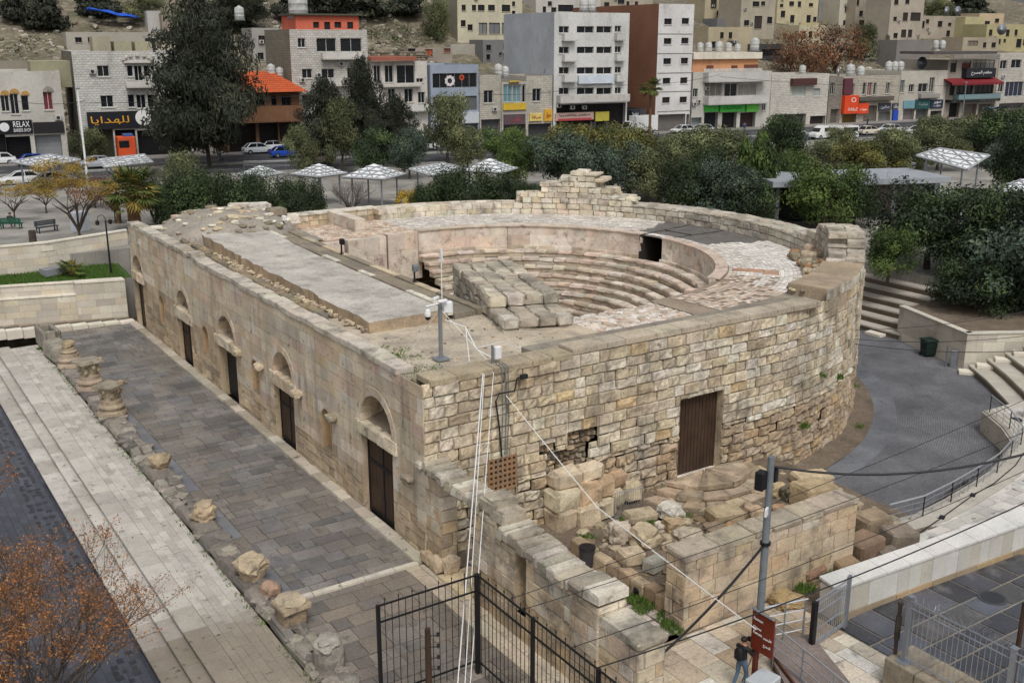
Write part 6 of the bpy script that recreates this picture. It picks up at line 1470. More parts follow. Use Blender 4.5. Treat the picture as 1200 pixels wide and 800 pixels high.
def palm(name,label,loc,trunk_h,trunk_r,frond,n,seed,dead=True,group=None):
 r=random.Random(seed);t=thing(name,label,'palm',loc,0,group);m=MB();L0=Vector(loc)
 m.lathe(L0,[(trunk_r*1.15,0),(trunk_r,trunk_h*.3),(trunk_r*.95,trunk_h*.8),(trunk_r*1.25,trunk_h)],14,wob=.15,seed=seed);m.build('trunk',M('palm_trunk',lin((112,86,62)),n=(4,.4),fine=(20,.3),bump=(14,1.0))if 'palm_trunk' not in bpy.data.materials else bpy.data.materials['palm_trunk'],t)
 lf=MB();top=L0+Vector((0,0,trunk_h))
 def fr(az,el,l,cols):
  d=Vector((cos(az)*cos(el),sin(az)*cos(el),sin(el)));stem=[top];p=top.copy()
  for k in range(5):dd=(d+Vector((0,0,-.13*k*(1 if el>-.3 else .2)))).normalized();p=p+dd*l*.13;stem.append(p.copy())
  lf.tube(stem,[.03,.025,.02,.018,.014,.01],4,lin((120,118,62)))
  hub=stem[-2];dd=(stem[-1]-stem[-3]).normalized();sd=dd.cross(Vector((0,0,1))).normalized()if abs(dd.z)<.98 else Vector((1,0,0));upv=sd.cross(dd)
  for k in range(17):
   a=(k-8)/8*1.9;dir_=(dd*cos(a)+sd*sin(a)+upv*r.uniform(-.08,.12)).normalized();e=hub+dir_*l*.5*(1-.2*abs(a)/1.9)*r.uniform(.85,1.1);mid=hub.lerp(e,.55)+upv*.03;wv=dir_.cross(upv).normalized()*l*.028;c=jit(r.choice(cols),.18,r);e.z-=l*.07*r.random()
   lf.add([hub,mid+wv,e,mid-wv],[(0,1,2,3)],c)
 GR=[lin((92,106,54)),lin((112,122,66)),lin((78,92,48))];YE=[lin((158,142,72)),lin((146,124,66))]
 for i in range(n):fr(i*2.4,r.uniform(-.15,1.35),frond*r.uniform(.85,1.1),GR if r.random()<.85 else YE)
 if dead:
  for i in range(int(n*.45)):fr(i*2.1+.4,r.uniform(-.85,-.35),frond*.85,YE)
 lf.build('fronds',MT['leaf'],t)
 return t
pp=hit(159,274);palm('fan_palm','big fan palm with thick shaggy trunk behind the theatre corner',pp,3.3,.5,2.7,54,3)
palm('small_palm','small young palm growing on the green lawn',at_z(84,322,2.9),.25,.12,1.25,20,5,False)
p=at_z(761,161,4.15);palm('street_palm','tall thin palm on the far street beside the brown-sided tower',p,z_over(p,104)-p.z,.22,2.3,30,8,True)
palm('fan_palm','pale drooping palm fronds on the far pavement behind the big palm',hit(140,262),1.2,.2,1.2,12,9,False)
for a in(('autumn',88,196,302,84,'leaning tree with sparse yellow leaves beside the lawn',.45),('autumn',18,204,262,56,'small sparse yellow tree behind the bench',.4),('autumn',136,206,262,60,'sparse yellow-leafed tree behind the big palm',.4),('autumn',55,208,250,50,'thin yellow-leafed tree between bench and lamp post',.4)):
 if a[1]==88:tree(a[0],at_z(96,300,3.0),7.2,8.2,a[5],trunk_h=.5,group='autumn trees by the lawn')
 else:tree_px(*a[:6],trunk_h=a[6],group='autumn trees by the lawn')
q=at_z(43,316,2.9);m=MB();m.lathe((q.x,q.y,2.8),[(.36,0),(.3,.5),(.27,1.6),(.24,z_over(q,270)-2.8)],12,wob=.15,seed=4);tag(m.build('tree_stump',MT['bark'],loc=(q.x,q.y,2.8)),'tall bare dead trunk standing on the lawn','dead trunk')
q=at_z(62,321,2.9);m=MB();m.stone((q.x,q.y,3.1),(1.5,1.0,.5),.3,.02,0,lin((130,132,136)));tag(m.build('lawn_box',MT['tintp'],loc=(q.x,q.y,2.9)),'low grey box on the lawn beside the small palm','utility box')
fp=at_z(22,866,.2);
twiggy('autumn_tree','nearly bare tree with small orange leaves in the lower left corner',(fp.x,fp.y,-.6),3.6,(z_over(fp,655)+.6)*.8,15,21,[lin(c)for c in((160,106,60),(138,92,54),(172,122,74),(118,82,54))],.08,'tree',5,13,.07)
fp=at_z(-42,640,.2);twiggy('autumn_tree','orange-leafed bare branches reaching in at the left edge',(fp.x,fp.y,-.6),2.6,4.6,7,23,[lin(c)for c in((176,108,52),(150,88,44),(190,126,66))],.08,'tree',4,7,.08)
def fplane(px,py,off):
 d=ray(px,py);O=SO+SN*off;t=(O-CAM).dot(SN)/d.dot(SN);p=CAM+d*t
 return(p-SO).dot(SU),p.z
def FP(u,z,o):p=SO+SU*u+SN*o;return Vector((p.x,p.y,z))
def holes_grid(mb,f,u0,u1,z0,z1,hs,dep,t,td):
 us=sorted({u0,u1,*[min(max(h[k],u0),u1)for h in hs for k in(0,1)]});zs=sorted({z0,z1,*[min(max(h[k],z0),z1)for h in hs for k in(2,3)]})
 for i in range(len(us)-1):
  for j in range(len(zs)-1):
   cu,cz=(us[i]+us[i+1])/2,(zs[j]+zs[j+1])/2
   if any(h[0]<cu<h[1]and h[2]<cz<h[3]for h in hs):continue
   mb.quad(f(us[i],zs[j],0),f(us[i+1],zs[j],0),f(us[i+1],zs[j+1],0),f(us[i],zs[j+1],0),t)
 for(a,b,c,d)in hs:
  mb.quad(f(a,c,0),f(a,c,-dep),f(a,d,-dep),f(a,d,0),td);mb.quad(f(b,c,-dep),f(b,c,0),f(b,d,0),f(b,d,-dep),td)
  mb.quad(f(a,d,0),f(a,d,-dep),f(b,d,-dep),f(b,d,0),td);mb.quad(f(a,c,0),f(b,c,0),f(b,c,-dep),f(a,c,-dep),td)
FRAMES={'w':lin((190,190,186)),'b':lin((70,64,58)),'g':lin((120,122,124))}
def building(name,label,cat,x0,x1,ytop,off=0,depth=12,col=(190,186,176),mat='tintw',base=None,wins=(),shops=(),balc=(),side=(),sidecol=None,par=.6,frame='w',signs=(),sh=.25,ac=(),roofcol=(150,146,138),ymid=None,flat=True):
 ym=ymid or(ytop+70)
 u0,_=fplane(x0,ym,off);u1,_=fplane(x1,ym,off);z1=fplane((x0+x1)/2,ytop,off)[1]
 if base is None:zb=4.15
 else:
  c=FP((u0+u1)/2,0,off);zb=base
 c=lin(col);f=lambda u,z,o:FP(u,z,off+o)
 p0=f((u0+u1)/2,zb,0);t=thing(name,label,cat,tuple(p0));hs=[];wl=[]
 def rect(r):
  a,b=fplane(r[0],(r[1]+r[3])/2,off)[0],fplane(r[2],(r[1]+r[3])/2,off)[0];zt=fplane((r[0]+r[2])/2,r[1],off)[1];zl=fplane((r[0]+r[2])/2,r[3],off)[1]
  return(max(u0+.05,a),min(u1-.05,b),max(zb+.02,zl),min(z1-.1,zt))
 for w in wins:R=rect(w[:4]);hs.append(R);wl.append((R,w))
 sl=[]
 for s in shops:R=rect(s[:4]);R=(R[0],R[1],zb+.02,R[3]);hs.append(R);sl.append((R,s))
 m=MB();holes_grid(m,f,u0,u1,zb,z1,hs,sh,jit(c,.03),tuple(v*.95 for v in c))
 sc=lin(sidecol)if sidecol else c
 m.quad(f(u0,zb,0),f(u0,zb,-depth),f(u0,z1,-depth),f(u0,z1,0),sc);m.quad(f(u1,zb,-depth),f(u1,zb,0),f(u1,z1,0),f(u1,z1,-depth),sc);m.quad(f(u1,zb,-depth),f(u0,zb,-depth),f(u0,z1,-depth),f(u1,z1,-depth),sc)
 k=.22
 for(a,b,o1,o2)in((u0,u1,0,-k),(u0,u1,-depth+k,-depth),(u0,u0+k,-k,-depth+k),(u1-k,u1,-k,-depth+k)):
  m.quad(f(a,z1,o1),f(b,z1,o1),f(b,z1,o2),f(a,z1,o2),tuple(v*.9 for v in c))
 m.quad(f(u0+k,z1-par,-k),f(u1-k,z1-par,-k),f(u1-k,z1,-k),f(u0+k,z1,-k),c);m.quad(f(u0+k,z1-par,-depth+k),f(u1-k,z1-par,-depth+k),f(u1-k,z1,-depth+k),f(u0+k,z1,-depth+k),c)
 m.quad(f(u0+k,z1-par,-k),f(u0+k,z1-par,-depth+k),f(u0+k,z1,-depth+k),f(u0+k,z1,-k),c);m.quad(f(u1-k,z1-par,-k),f(u1-k,z1-par,-depth+k),f(u1-k,z1,-depth+k),f(u1-k,z1,-k),c)
 m.build('wall',MT[mat],t)
 m=MB();m.quad(f(u0+k,z1-par,-k),f(u1-k,z1-par,-k),f(u1-k,z1-par,-depth+k),f(u0+k,z1-par,-depth+k),lin(roofcol));m.build('roof',MT['cement'],t)
 fc_=FRAMES[frame]
 for(R,w)in wl:
  a,b,z0,z2=R;m=MB();e=.07;d=-sh+.03
  P=lambda ua,ub,za,zb_:m.stone8([f(u,z,d+o)for z in(za,zb_)for o in(-.04,.04)for u in(ua,ub)],.005,0,fc_)
  P(a,b,z0,z0+e);P(a,b,z2-e,z2);P(a,a+e,z0+e,z2-e);P(b-e,b,z0+e,z2-e)
  nm=max(1,int((b-a)/1.1))
  for i in range(1,nm+1 if nm>1 else 2):
   if nm==1 and b-a<.9:break
   q=a+(b-a)*i/(nm if nm>1 else 2);
   if q<b-.2:P(q-e/2,q+e/2,z0+e,z2-e)
  fo=m.build('window',MT['tintp'],t);m=MB();pc=w[4]if len(w)>4 else None
  m.quad(f(a,z0,d-.03),f(b,z0,d-.03),f(b,z2,d-.03),f(a,z2,d-.03),lin(pc)if pc else(1,1,1));
  if not pc and RND.random()<.35:q=RND.uniform(.3,.6);m.quad(f(a+e,z2-(z2-z0)*q,d-.022),f(b-e,z2-(z2-z0)*q,d-.022),f(b-e,z2,d-.022),f(a+e,z2,d-.022),(1,1,1))
  m.build('pane',MT['tintp']if pc else MT['glass'],fo)
  if b-a<2.6 and not(len(w)>5):m=MB();m.stone8([f(u,z,o)for z in(z0-.12,z0-.002)for o in(-.05,.1)for u in(a-.08,b+.08)],.01,0,tuple(v*.92 for v in c));m.build('sill',MT['tintp'],fo)
 for(R,s)in sl:
  a,b,z0,z2=R;m=MB();d=-sh-.5;cc=lin(s[4])if len(s)>4 else(.02,.02,.022)
  n=max(1,int((z2-z0)/.18))
  for i in range(n):m.quad(f(a,z0+(z2-z0)*i/n,d),f(b,z0+(z2-z0)*i/n,d),f(b,z0+(z2-z0)*(i+1)/n,d+.04),f(a,z0+(z2-z0)*(i+1)/n,d+.04),jit(cc,.05))
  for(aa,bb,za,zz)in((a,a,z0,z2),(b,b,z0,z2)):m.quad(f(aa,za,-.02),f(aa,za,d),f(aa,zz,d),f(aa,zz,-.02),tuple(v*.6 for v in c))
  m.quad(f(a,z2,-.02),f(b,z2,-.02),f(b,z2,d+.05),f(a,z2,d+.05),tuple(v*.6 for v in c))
  m.build('shop_front',MT['tintp'],t)
 for bl in balc:
  a,b,z0,z2=rect(bl[:4]);cc=lin(bl[4])if len(bl)>4 else c;dd=bl[5]if len(bl)>5 else 1.1;m=MB()
  m.stone8([f(u,z,o)for z in(z0,z0+.16)for o in(.002,dd)for u in(a,b)],.01,0,tuple(v*.8 for v in cc))
  m.stone8([f(u,z,o)for z in(z0+.16,z2)for o in(dd-.12,dd)for u in(a,b)],.01,0,cc)
  for u in(a,b-.12):m.stone8([f(uu,z,o)for z in(z0+.16,z2)for o in(.002,dd-.12)for uu in(u,u+.12)],.01,0,cc)
  m.build('balcony',MT['tintw'],t)
 for s in signs:
  a,b,z0,z2=rect(s[:4]);o0=s[6]if len(s)>6 else .25;m=MB();m.stone8([f(u,z,o)for z in(z0,z2)for o in(.003,o0)for u in(a,b)],.02,0,lin(s[4]));so_=m.build('sign',MT['tintp'],t)
  for(tx,tc,fu,fz,fw,fh)in(s[5]or()):
   m=text_mb(tx,1,.03);q=place_mb(m,f(a+(b-a)*fu,z0+(z2-z0)*fz,o0+.03),SU,-SN,(0,0,1),(b-a)*fw,(z2-z0)*fh,lin(tc));q.build('lettering',MT['tintp'],so_)
 for(x,y)in ac:
  u,z=fplane(x,y,off);m=MB();m.stone8([f(uu,zz,o)for zz in(z-.3,z+.3)for o in(.03,.36)for uu in(u-.4,u+.4)],.03,0,lin((176,176,172)));o=m.build('air_conditioner',MT['tintp'],t);m=MB();m.lathe((0,0,0),[(.22,0),(.22,.02)],12,(.03,.03,.03));q=MB();q.add([f(u+v[0],z+v[1],.362+v[2])for v in m.v],m.f,(.03,.03,.03));q.build('fan',MT['tintp'],o)
 return t,f,(u0,u1,zb,z1)
W1=(206,203,196)
GA=lin((186,146,84))
b,f,R=building('stone_house','low stone shop house with arched windows and a white on black barber sign','house',-60,76,84,.6,12,(184,180,170),'tintw',wins=[(1,112,11,131),(12,110,22,134),(25,112,34,130),(51,108,62,129,(110,42,46)),(-24,110,-12,131),(-44,110,-34,131)],shops=[(-30,158,8,192,(24,24,28)),(8,160,37,192,(18,18,22)),(42,158,73,192,(150,152,154))],signs=[(-8,141,38,157,(22,22,26),[('RELAX',(235,235,235),.72,.70,.42,.42),('BARBER SHOP',(225,225,225),.73,.26,.44,.26)]),(39,143,75,156,(38,36,36),None)],ymid=140,ac=[(68,138)])
for(a,c_,y)in((1,11,111),(12,22,109),(25,34,111),(51,62,107)):
 m=MB();ua,z=fplane(a,y,.6);ub,_=fplane(c_,y,.6)
 for i in range(9):
  t0,t1=pi*i/9,pi*(i+1)/9;uc,rr=(ua+ub)/2,(ub-ua)/2
  m.stone8([f(uc+q*cos(t),z-.1+q*sin(t)*1.1,o)for o in(.0,.09)for q in(rr*.2,rr*1.18)for t in(t0,t1)],.01,0,jit(GA if a<50 else lin((150,144,134)),.1))
 m.build('window_arch',MT['tintp'],b)
m=MB();q=Vector(f(fplane(5,149,.6)[0],fplane(5,149,.6)[1],.285));mm=MB();mm.lathe((0,0,0),[(.55,0),(.55,.03)],18);m.add([q+SU*v[0]+Vector((0,0,v[1]))+SN*v[2]for v in mm.v],mm.f,lin((220,220,220)));m.build('round_emblem',MT['tintp'],b)
u,z=fplane(60,80,-4);m=MB();m.stone8([FP(uu,zz,o)for zz in(z-2.4,z+.9)for o in(-9,-3)for uu in(u-2.5,u+3.2)],.03,0,lin((150,146,120)));m.build('roof_room',MT['tintw'],b)
b,f,R=building('stone_house','white block-stone house with ornate balcony and gold Arabic letters on black','house',91,226,60,0,13,(204,202,196),'blockwall',wins=[(114,77,128,90),(149,77,156,90),(157.5,77,167,95),(168.5,77,176,90),(118,112,133,126),(150,111,158,126),(160,111,171,127),(173,111,181,126),(196,77,208,90),(196,111,208,126)],shops=[(105,152,134,188,(66,68,52)),(136,152,160,188,(40,40,42)),(162,152,220,188,(30,30,32))],balc=[(147,96,181,103,(196,192,184),.9)],sidecol=(120,114,104),ymid=130,signs=[(102,130,212,150,(30,32,38),[(arabic('للهدايا'),(224,160,56),.235,.48,.40,.52)])],ac=[(183,80),(108,84)])
mm=MB();mm.lathe((0,0,0),[(1.0,0),(1.0,.04)],24);u,z=fplane(168,138,.3);m=MB();q=FP(u,z,.3);m.add([q+SU*v[0]+Vector((0,0,v[1]))+SN*v[2]for v in mm.v],mm.f,lin((226,226,220)));m.build('round_emblem',MT['tintp'],b)
u0,z0=fplane(145,74,.1);u1,_=fplane(178,74,.1);m=MB();m.stone8([FP(u,z,o)for z in(z0-.05,z0+.22)for o in(.02,.45)for u in(u0,u1)],.03,0,lin((196,190,180)))
for i in range(7):a=pi*i/6;um=(u0+u1)/2;m.stone((*(FP(um-1.7*cos(a),z0+.45+.45*sin(a),.15)),),(.5,.25,.3),0,.06,0,lin((190,186,176)))
m.build('window_pediment',MT['tintp'],b)
u0,z1_=fplane(177,45,-3);u1,z0_=fplane(214,60,-3);m=MB();m.stone8([FP(u,z,o)for z in(z0_-1,z1_)for o in(-8,-3.1)for u in(u0,u1)],.02,0,(.03,.03,.035))
for i in range(5):u=u0+(u1-u0)*i/4;m.stone8([FP(uu,z,o)for z in(z0_-1,z1_+.1)for o in(-3.09,-2.9)for uu in(u-.08,u+.08)],.01,0,lin((190,190,186)))
m.stone8([FP(uu,z,o)for z in(z1_+.1,z1_+.3)for o in(-8,-2.8)for uu in(u0-.3,u1+.3)],.01,0,lin((180,180,176)));m.build('roof_room',MT['tintp'],b)
u0,z0=fplane(108,58,-4);m=MB()
for i in range(4):u=u0+i*2.6;m.stone8([FP(uu,z,o)for z in(z0-.6,z0+RND.uniform(.5,1.6))for o in(-6,-3)for uu in(u,u+2.2)],.03,0,jit(lin((168,158,136)),.15))
m.build('roof_shed',MT['tintw'],b)
q=FP(*[(fplane(147,162,1.6)[0]),0][:1],4.15,1.6);kk=thing('shop_kiosk','orange kiosk cabin with dark window under the gold-lettered shop sign','kiosk',tuple(q));u,_=fplane(147,165,1.6)
m=MB();m.stone8([FP(uu,z,o)for z in(4.2,7.0)for o in(.8,2.6)for uu in(u-1.15,u+1.15)],.12,0,lin((206,84,44)));m.build('cabin',MT['tintp'],kk)
m=MB();m.stone8([FP(uu,z,o)for z in(5.6,6.5)for o in(2.55,2.63)for uu in(u-.95,u+.3)],.03,0,(.02,.02,.03));m.build('window',MT['glass'],kk);m=MB();m.stone8([FP(uu,z,o)for z in(7.0,7.3)for o in(1,2.5)for uu in(u-.3,u+.9)],.05,0,lin((70,96,150)));m.build('roof_box',MT['tintp'],kk)
b,f,R=building('wooden_cafe','two storey brown wooden cafe with orange tiled roof and long balcony','cafe',262,352,108,1.2,9,(104,76,56),'tintw',wins=[(318,112,324,124),(330,112,341,124),(300,112,310,124)],shops=[(268,144,300,176,(40,32,28)),(304,144,326,176,(34,28,26)),(328,144,349,176,(44,36,30))],balc=[(262,124,353,143,(112,80,56),1.6)],frame='b',ymid=140)
m=MB();u0,_=fplane(262,106,1.2);u1,z0=fplane(354,106,1.2)
m.add([FP(u0-.4,z0-.1,2.4),FP(u1+.5,z0-.1,2.4),FP(u1+.5,z0-.1,-9),FP(u0-.4,z0-.1,-9),FP(u0+3,z0+2.5,-3),FP(u1-3,z0+2.5,-3)],[(0,1,5,4),(1,2,5),(2,3,4,5),(3,0,4),(3,2,1,0)],lin((196,92,52)));m.build('tiled_roof',brickwall('roof_tiles',(1,1,1),(.8,.78,.76),(.5,.45,.42),.4,.25),b)
m=MB()
for i in range(30):u,_=fplane(264+i*3,130,2.7);m.stone8([FP(uu,z,2.72+o)for z in(fplane(300,131,2.7)[1],fplane(300,124,2.7)[1])for o in(0,.06)for uu in(u-.05,u+.05)],.01,0,lin((60,42,32)))
m.build('balcony_rail',MT['tintp'],b)
b,f,R=building('apartment_block','white stained block with a salmon pink top storey and white tank','apartment block',342,432,35,-.5,13,(200,196,188),'blockwall',wins=[(349,45,358,56),(371,45,394,61),(399,45,424,61),(354,81,366,92),(377,81,392,92),(407,80,418,92),(354,111,361,121),(378,112,392,122)],balc=[(376,62,424,70,(202,198,190),1.0),(376,93,424,101,(196,192,184),1.0)],sidecol=(142,138,122),ymid=90,ac=[(399,75),(373,88),(354,94)])
u0,z0=fplane(347,36,-2);u1,z1_=fplane(420,19,-2);zr=R[3]-.62;pk=lin((206,108,84));m=MB();holes=[]
for(a,c,d,e)in((367,26,374,33),(380,26,387,35),(392,26,400,33),(407,26,414,34)):holes.append((fplane(a,30,-2)[0],fplane(d,30,-2)[0],max(zr+.1,fplane(a,e,-2)[1]),fplane(a,c,-2)[1]))
holes_grid(m,lambda u,z,o:FP(u,z,-2+o),u0,u1,zr,z1_,holes,.2,pk,pk)
for(h)in holes:m.quad(*[FP(u,z,-2.2)for(u,z)in((h[0],h[2]),(h[1],h[2]),(h[1],h[3]),(h[0],h[3]))],(.02,.02,.022))
m.stone8([FP(u,z,o)for z in(zr,z1_)for o in(-9,-2.21)for u in(u0,u1)],.01,0,pk);m.stone8([FP(u,z,o)for z in(z1_,z1_+.25)for o in(-9.4,-1.5)for u in(u0-.4,u1+.4)],.02,0,lin((84,84,70)));m.build('top_storey',MT['tintw'],b)
b,f,R=building('terrace_house','narrow white house with tall dark glazing under a flat red-brown roof','house',434,501,72,-.3,11,(196,190,180),'tintw',wins=[(438,73,446,97),(451,73,461,97),(465,73,486,98),(488,92,496,97),(455,104,463,122),(474,104,484,120),(490,108,498,121)],balc=[(446,98,492,102,(196,190,180),.8),(450,123,500,131,(200,198,192),1.0)],ymid=110)
u0,z0=fplane(431,71,-.3);u1,_=fplane(485,71,-.3);m=MB();m.stone8([FP(u,z,o)for z in(z0-.1,z0+.5)for o in(-9,.8)for u in(u0,u1)],.03,0,lin((150,92,74)));m.build('flat_roof',MT['tintp'],b)
b,f,R=building('glass_shop','blue-grey clad building with two dark glass bands and a flower picture','shop building',505,561,76,.2,12,(146,156,168),'tintp',wins=[(507,86,559,103),(508,113,559,130,(92,94,92))],shops=[(509,146,560,162,(120,122,124))],frame='g',ymid=120,signs=[(508,132,562,145,(186,190,194),None)])
m=MB()
for(cx,cy,rr,c)in((527,95,.95,(214,206,206)),(541,91,.5,(200,84,52))):
 u,z=fplane(cx,cy,0)
 for i in range(9):
  a=2*pi*i/9;m.stone8([FP(u+rr*.62*cos(a)+du,z+rr*.62*sin(a)+dz,.2-.18+o)for dz in(-rr*.24,rr*.24)for o in(0,.02)for du in(-rr*.24,rr*.24)],.1*rr,0,lin(c))
 m.stone8([FP(u+du,z+dz,.04+o)for dz in(-rr*.2,rr*.2)for o in(0,.02)for du in(-rr*.2,rr*.2)],.05,0,lin((60,50,60)))
m.build('flower_picture',MT['tintp'],b)
building('stone_house','narrow old stone house with one window between glass shop and yellow signs','house',562,587,88,0,9,(186,180,168),'blockwall',wins=[(567,106,578,121)],shops=[(564,140,586,160,(90,90,92))],ymid=120,ac=[(579,128)])
YL=(206,172,52)
building('shop_house','slim shop with turquoise glazing and stacked yellow signboards','shop building',588,617,96,.3,9,(170,166,156),'tintw',wins=[(590,99,600,120,(96,132,140)),(601,99,611,120,(110,140,146)),(612,99,616,120)],shops=[(590,146,616,160,(84,82,82))],ymid=125,signs=[(596,72,608,95,YL,[(arabic('مطعم القدس')if 0 else arabic('حلويات'),(120,60,30),.5,.75,.7,.14),(arabic('شراب'),(120,60,30),.5,.4,.7,.14)],.5),(589,121,616,129,(196,164,56),None),(590,134,615,146,(92,74,78),[(arabic('مكتب'),(190,70,80),.55,.5,.4,.5)])])
building('stone_house','white patchy stone house left of the big apartment block with yellow shop signs','house',617,647,89,.3,9,(192,186,174),'blockwall',wins=[(624,104,634,119)],shops=[(619,145,646,158,(70,68,70))],ymid=125,signs=[(620,133,635,142,(214,190,110),[(arabic('صرافة'),(150,60,40),.5,.5,.7,.5)]),(637,128,649,142,(208,160,60),[(arabic('سوق'),(140,50,40),.5,.5,.6,.5)])])
wl=[]
for(y0,y1)in((31,39),(55,63),(79,87),(103,111)):
 wl+=[(655,y0,667,y1),(676,y0,696,y1,None,1),(699,y0,717,y1,None,1),(720.5,y0-.5,728,y1-1)]
wl=[w[:4]if w[2]-w[0]<15 else w[:4]for w in wl]
building('apartment_block','large white apartment block with stacked balconies and bare grey side wall','apartment block',649,736,15,.3,17,(202,200,196),'tintw',wins=wl,balc=[(658,y+8.5,673,y+17.5,(200,198,194),1.0)for y in(31,55,79)]+[(652,111,733,120,(192,188,180),1.3)]+[(720,y+8.5,730,y+17,(198,196,190),.8)for y in(31,55,79)],shops=[(652,122,733,131,(40,36,34)),(652,143,694,156,(70,50,50)),(698,143,712,156,(80,78,60))],sidecol=(176,180,184),ymid=85,signs=[(650,132,695,141,(176,150,140),[(arabic('محلات الشرق')if 0 else arabic('مطعم وكافتيريا'),(70,40,40),.5,.65,.8,.4)]),(653,138.6,692,141.4,(168,66,70),None,.32),(697,131,713,142,(176,164,70),None),(676,88,717,98,(196,204,212),None,.6)],ac=[(654,124),(670,126),(684,126)])
m=None
b,f,R=building('shop_house','low black-fronted shop between the two tall blocks with pale lettering','shop building',737,757,128,.1,10,(60,60,62),'tintw',shops=[(738,143,756,156,(30,30,32))],ymid=140,signs=[(715,128,748,142,(36,38,42),[('Sanabel',(180,184,186),.42,.62,.66,.36)],.6)])
wl=[]
for(y,dx)in((22,1),(45,.5),(68.5,0),(91.5,-.8),(114,-1.5)):wl+=[(777.5+dx,y,786.5+dx,y+7),(798+dx,y-.5,806.5+dx,y+6.5)]
b,f,R=building('apartment_tower','tall slim white tower with rust-brown side wall and rows of small windows','apartment block',770,811,5,.3,27,(208,206,202),'tintw',wins=wl,shops=[(771,134,803,153,(120,116,110)),(804,134,810,153,(96,94,92))],sidecol=(140,98,76),ymid=70,frame='b')
m=MB()
for y in(40,63,86,108,131):u0,z=fplane(770,y,.3);u1,_=fplane(811,y,.3);m.stone8([FP(u,zz,o)for zz in(z-.05,z+.05)for o in(.3,.36)for u in(u0,u1)],.01,0,lin((130,126,120)))
m.build('floor_band',MT['tintp'],b)
GS=(74,176,70)
b,f,R=building('shop_house','wide shop house with white balustrades, peach top floor and green signboards','shop building',811,902,84,.1,12,(188,184,176),'tintw',wins=[(812,104,818,114),(826,97,846,113,(128,122,112)),(849,98,864,114),(865,99,886,112,(150,146,138)),(893,116,898,130)],balc=[(824,84,894,96,(190,188,182),1.5),(824,112,894,122,(194,190,184),1.5)],shops=[(805,138,822,152,(150,156,158)),(825,132,841,152,(36,38,40)),(846,132,863,152,(34,34,36)),(867,132,885,152,(60,46,46))],ymid=120,signs=[(825,122.5,840,131,GS,None,.5),(842,121.5,871,131,GS,[(arabic('مكتبة الشباب'),(40,96,44),.5,.5,.7,.5)],.5),(873,121.5,887,131,(104,190,76),None,.5)],ac=[(813,122),(818,119),(828,104)])
u0,z0=fplane(811,84,-2);u1,z1_=fplane(889,69,-2);zr=R[3]-.6;pc=lin((206,150,110));m=MB();m.stone8([FP(u,z,o)for z in(zr,z1_)for o in(-10,-2)for u in(u0,u1)],.02,0,pc);m.stone8([FP(u,z,o)for z in(z1_,z1_+1.1)for o in(-10.5,-1.4)for u in(u0-.3,u1+.3)],.02,0,lin((212,204,186)))
m.build('top_storey',MT['tintw'],b);m=MB()
for(a,y,c,d)in((828,77,836,83),(857,77,864,83),(872,76,888,82)):ua,za=fplane(a,y,-1.98);ub,zb_=fplane(c,d,-1.98);m.stone8([FP(u,z,o)for z in(zb_,za)for o in(-2,-1.95)for u in(ua,ub)],.01,0,lin((104,66,50)))
m.build('window',MT['tintp'],b)
m=MB()
for i in range(46):u,z=fplane(826+i*1.48,90,1.6);m.stone8([FP(uu,zz,o)for zz in(R[3]+.05,R[3]+.55)for o in(1.42,1.55)for uu in(u-.06,u+.06)],.01,0,lin((220,220,216)))
m.build('balustrade',MT['tintp'],b)
building('stone_house','crumbling whitewashed stone house with a flat roof and blocked windows','house',903,970,87,.2,9,(206,202,192),'blockwall',wins=[(928,103,944,113,(168,176,166)),(953,104,961,113,(150,160,156))],shops=[(905,134,944,150,(96,90,84)),(949,136,967,150,(60,54,52))],ymid=115,signs=[(926,92,954,100,(82,52,48),None,.8)])
b,f,R=building('stone_house','grey narrow stone house with tall shuttered windows beside the orange sign','house',971,986,90,0,9,(140,134,124),'blockwall',wins=[(973,97,978,111)],shops=[(973,128,984,147,(110,104,98))],ymid=115)
OR=(214,74,38)
b,f,R=building('stone_house','low stone shop row with green shutters and a bright orange corner sign','house',986,1053,89,.2,10,(186,178,164),'blockwall',wins=[(997,98,1001,112),(1011,97,1015,111,(52,66,58)),(1016.5,97,1022,112,(120,70,64)),(1023.5,97,1027,111,(52,66,58)),(1038,97,1043,110,(80,74,68))],shops=[(987,134,1003,146,(120,96,50)),(1012,124,1027,146,(118,112,104)),(1029,131,1043,146,(128,128,128)),(1045,131,1052,146,(90,92,96))],balc=[(1003,113,1043,118,(96,88,80),1.0)],ymid=115,signs=[(985.5,112,1002,133,OR,[('O',(236,230,224),.62,.76,.34,.26),(arabic('كنافة'),(240,236,230),.6,.25,.7,.18)],.9),(1002,121,1014,133,OR,[(arabic('حبيبه')if 0 else arabic('حلويات'),(240,236,230),.5,.4,.7,.3)],.85),(987,92,997,111,(92,52,60),None,.5),(1029,121,1043,130,(62,66,74),[(arabic('صالون'),(190,190,190),.5,.5,.7,.5)]),(1045,121,1052,128,(70,72,80),[(arabic('بلال')if 0 else arabic('ملك'),(220,220,220),.5,.5,.6,.6)]),(1045,129,1052,142,(42,76,168),None,.4)])
m=None
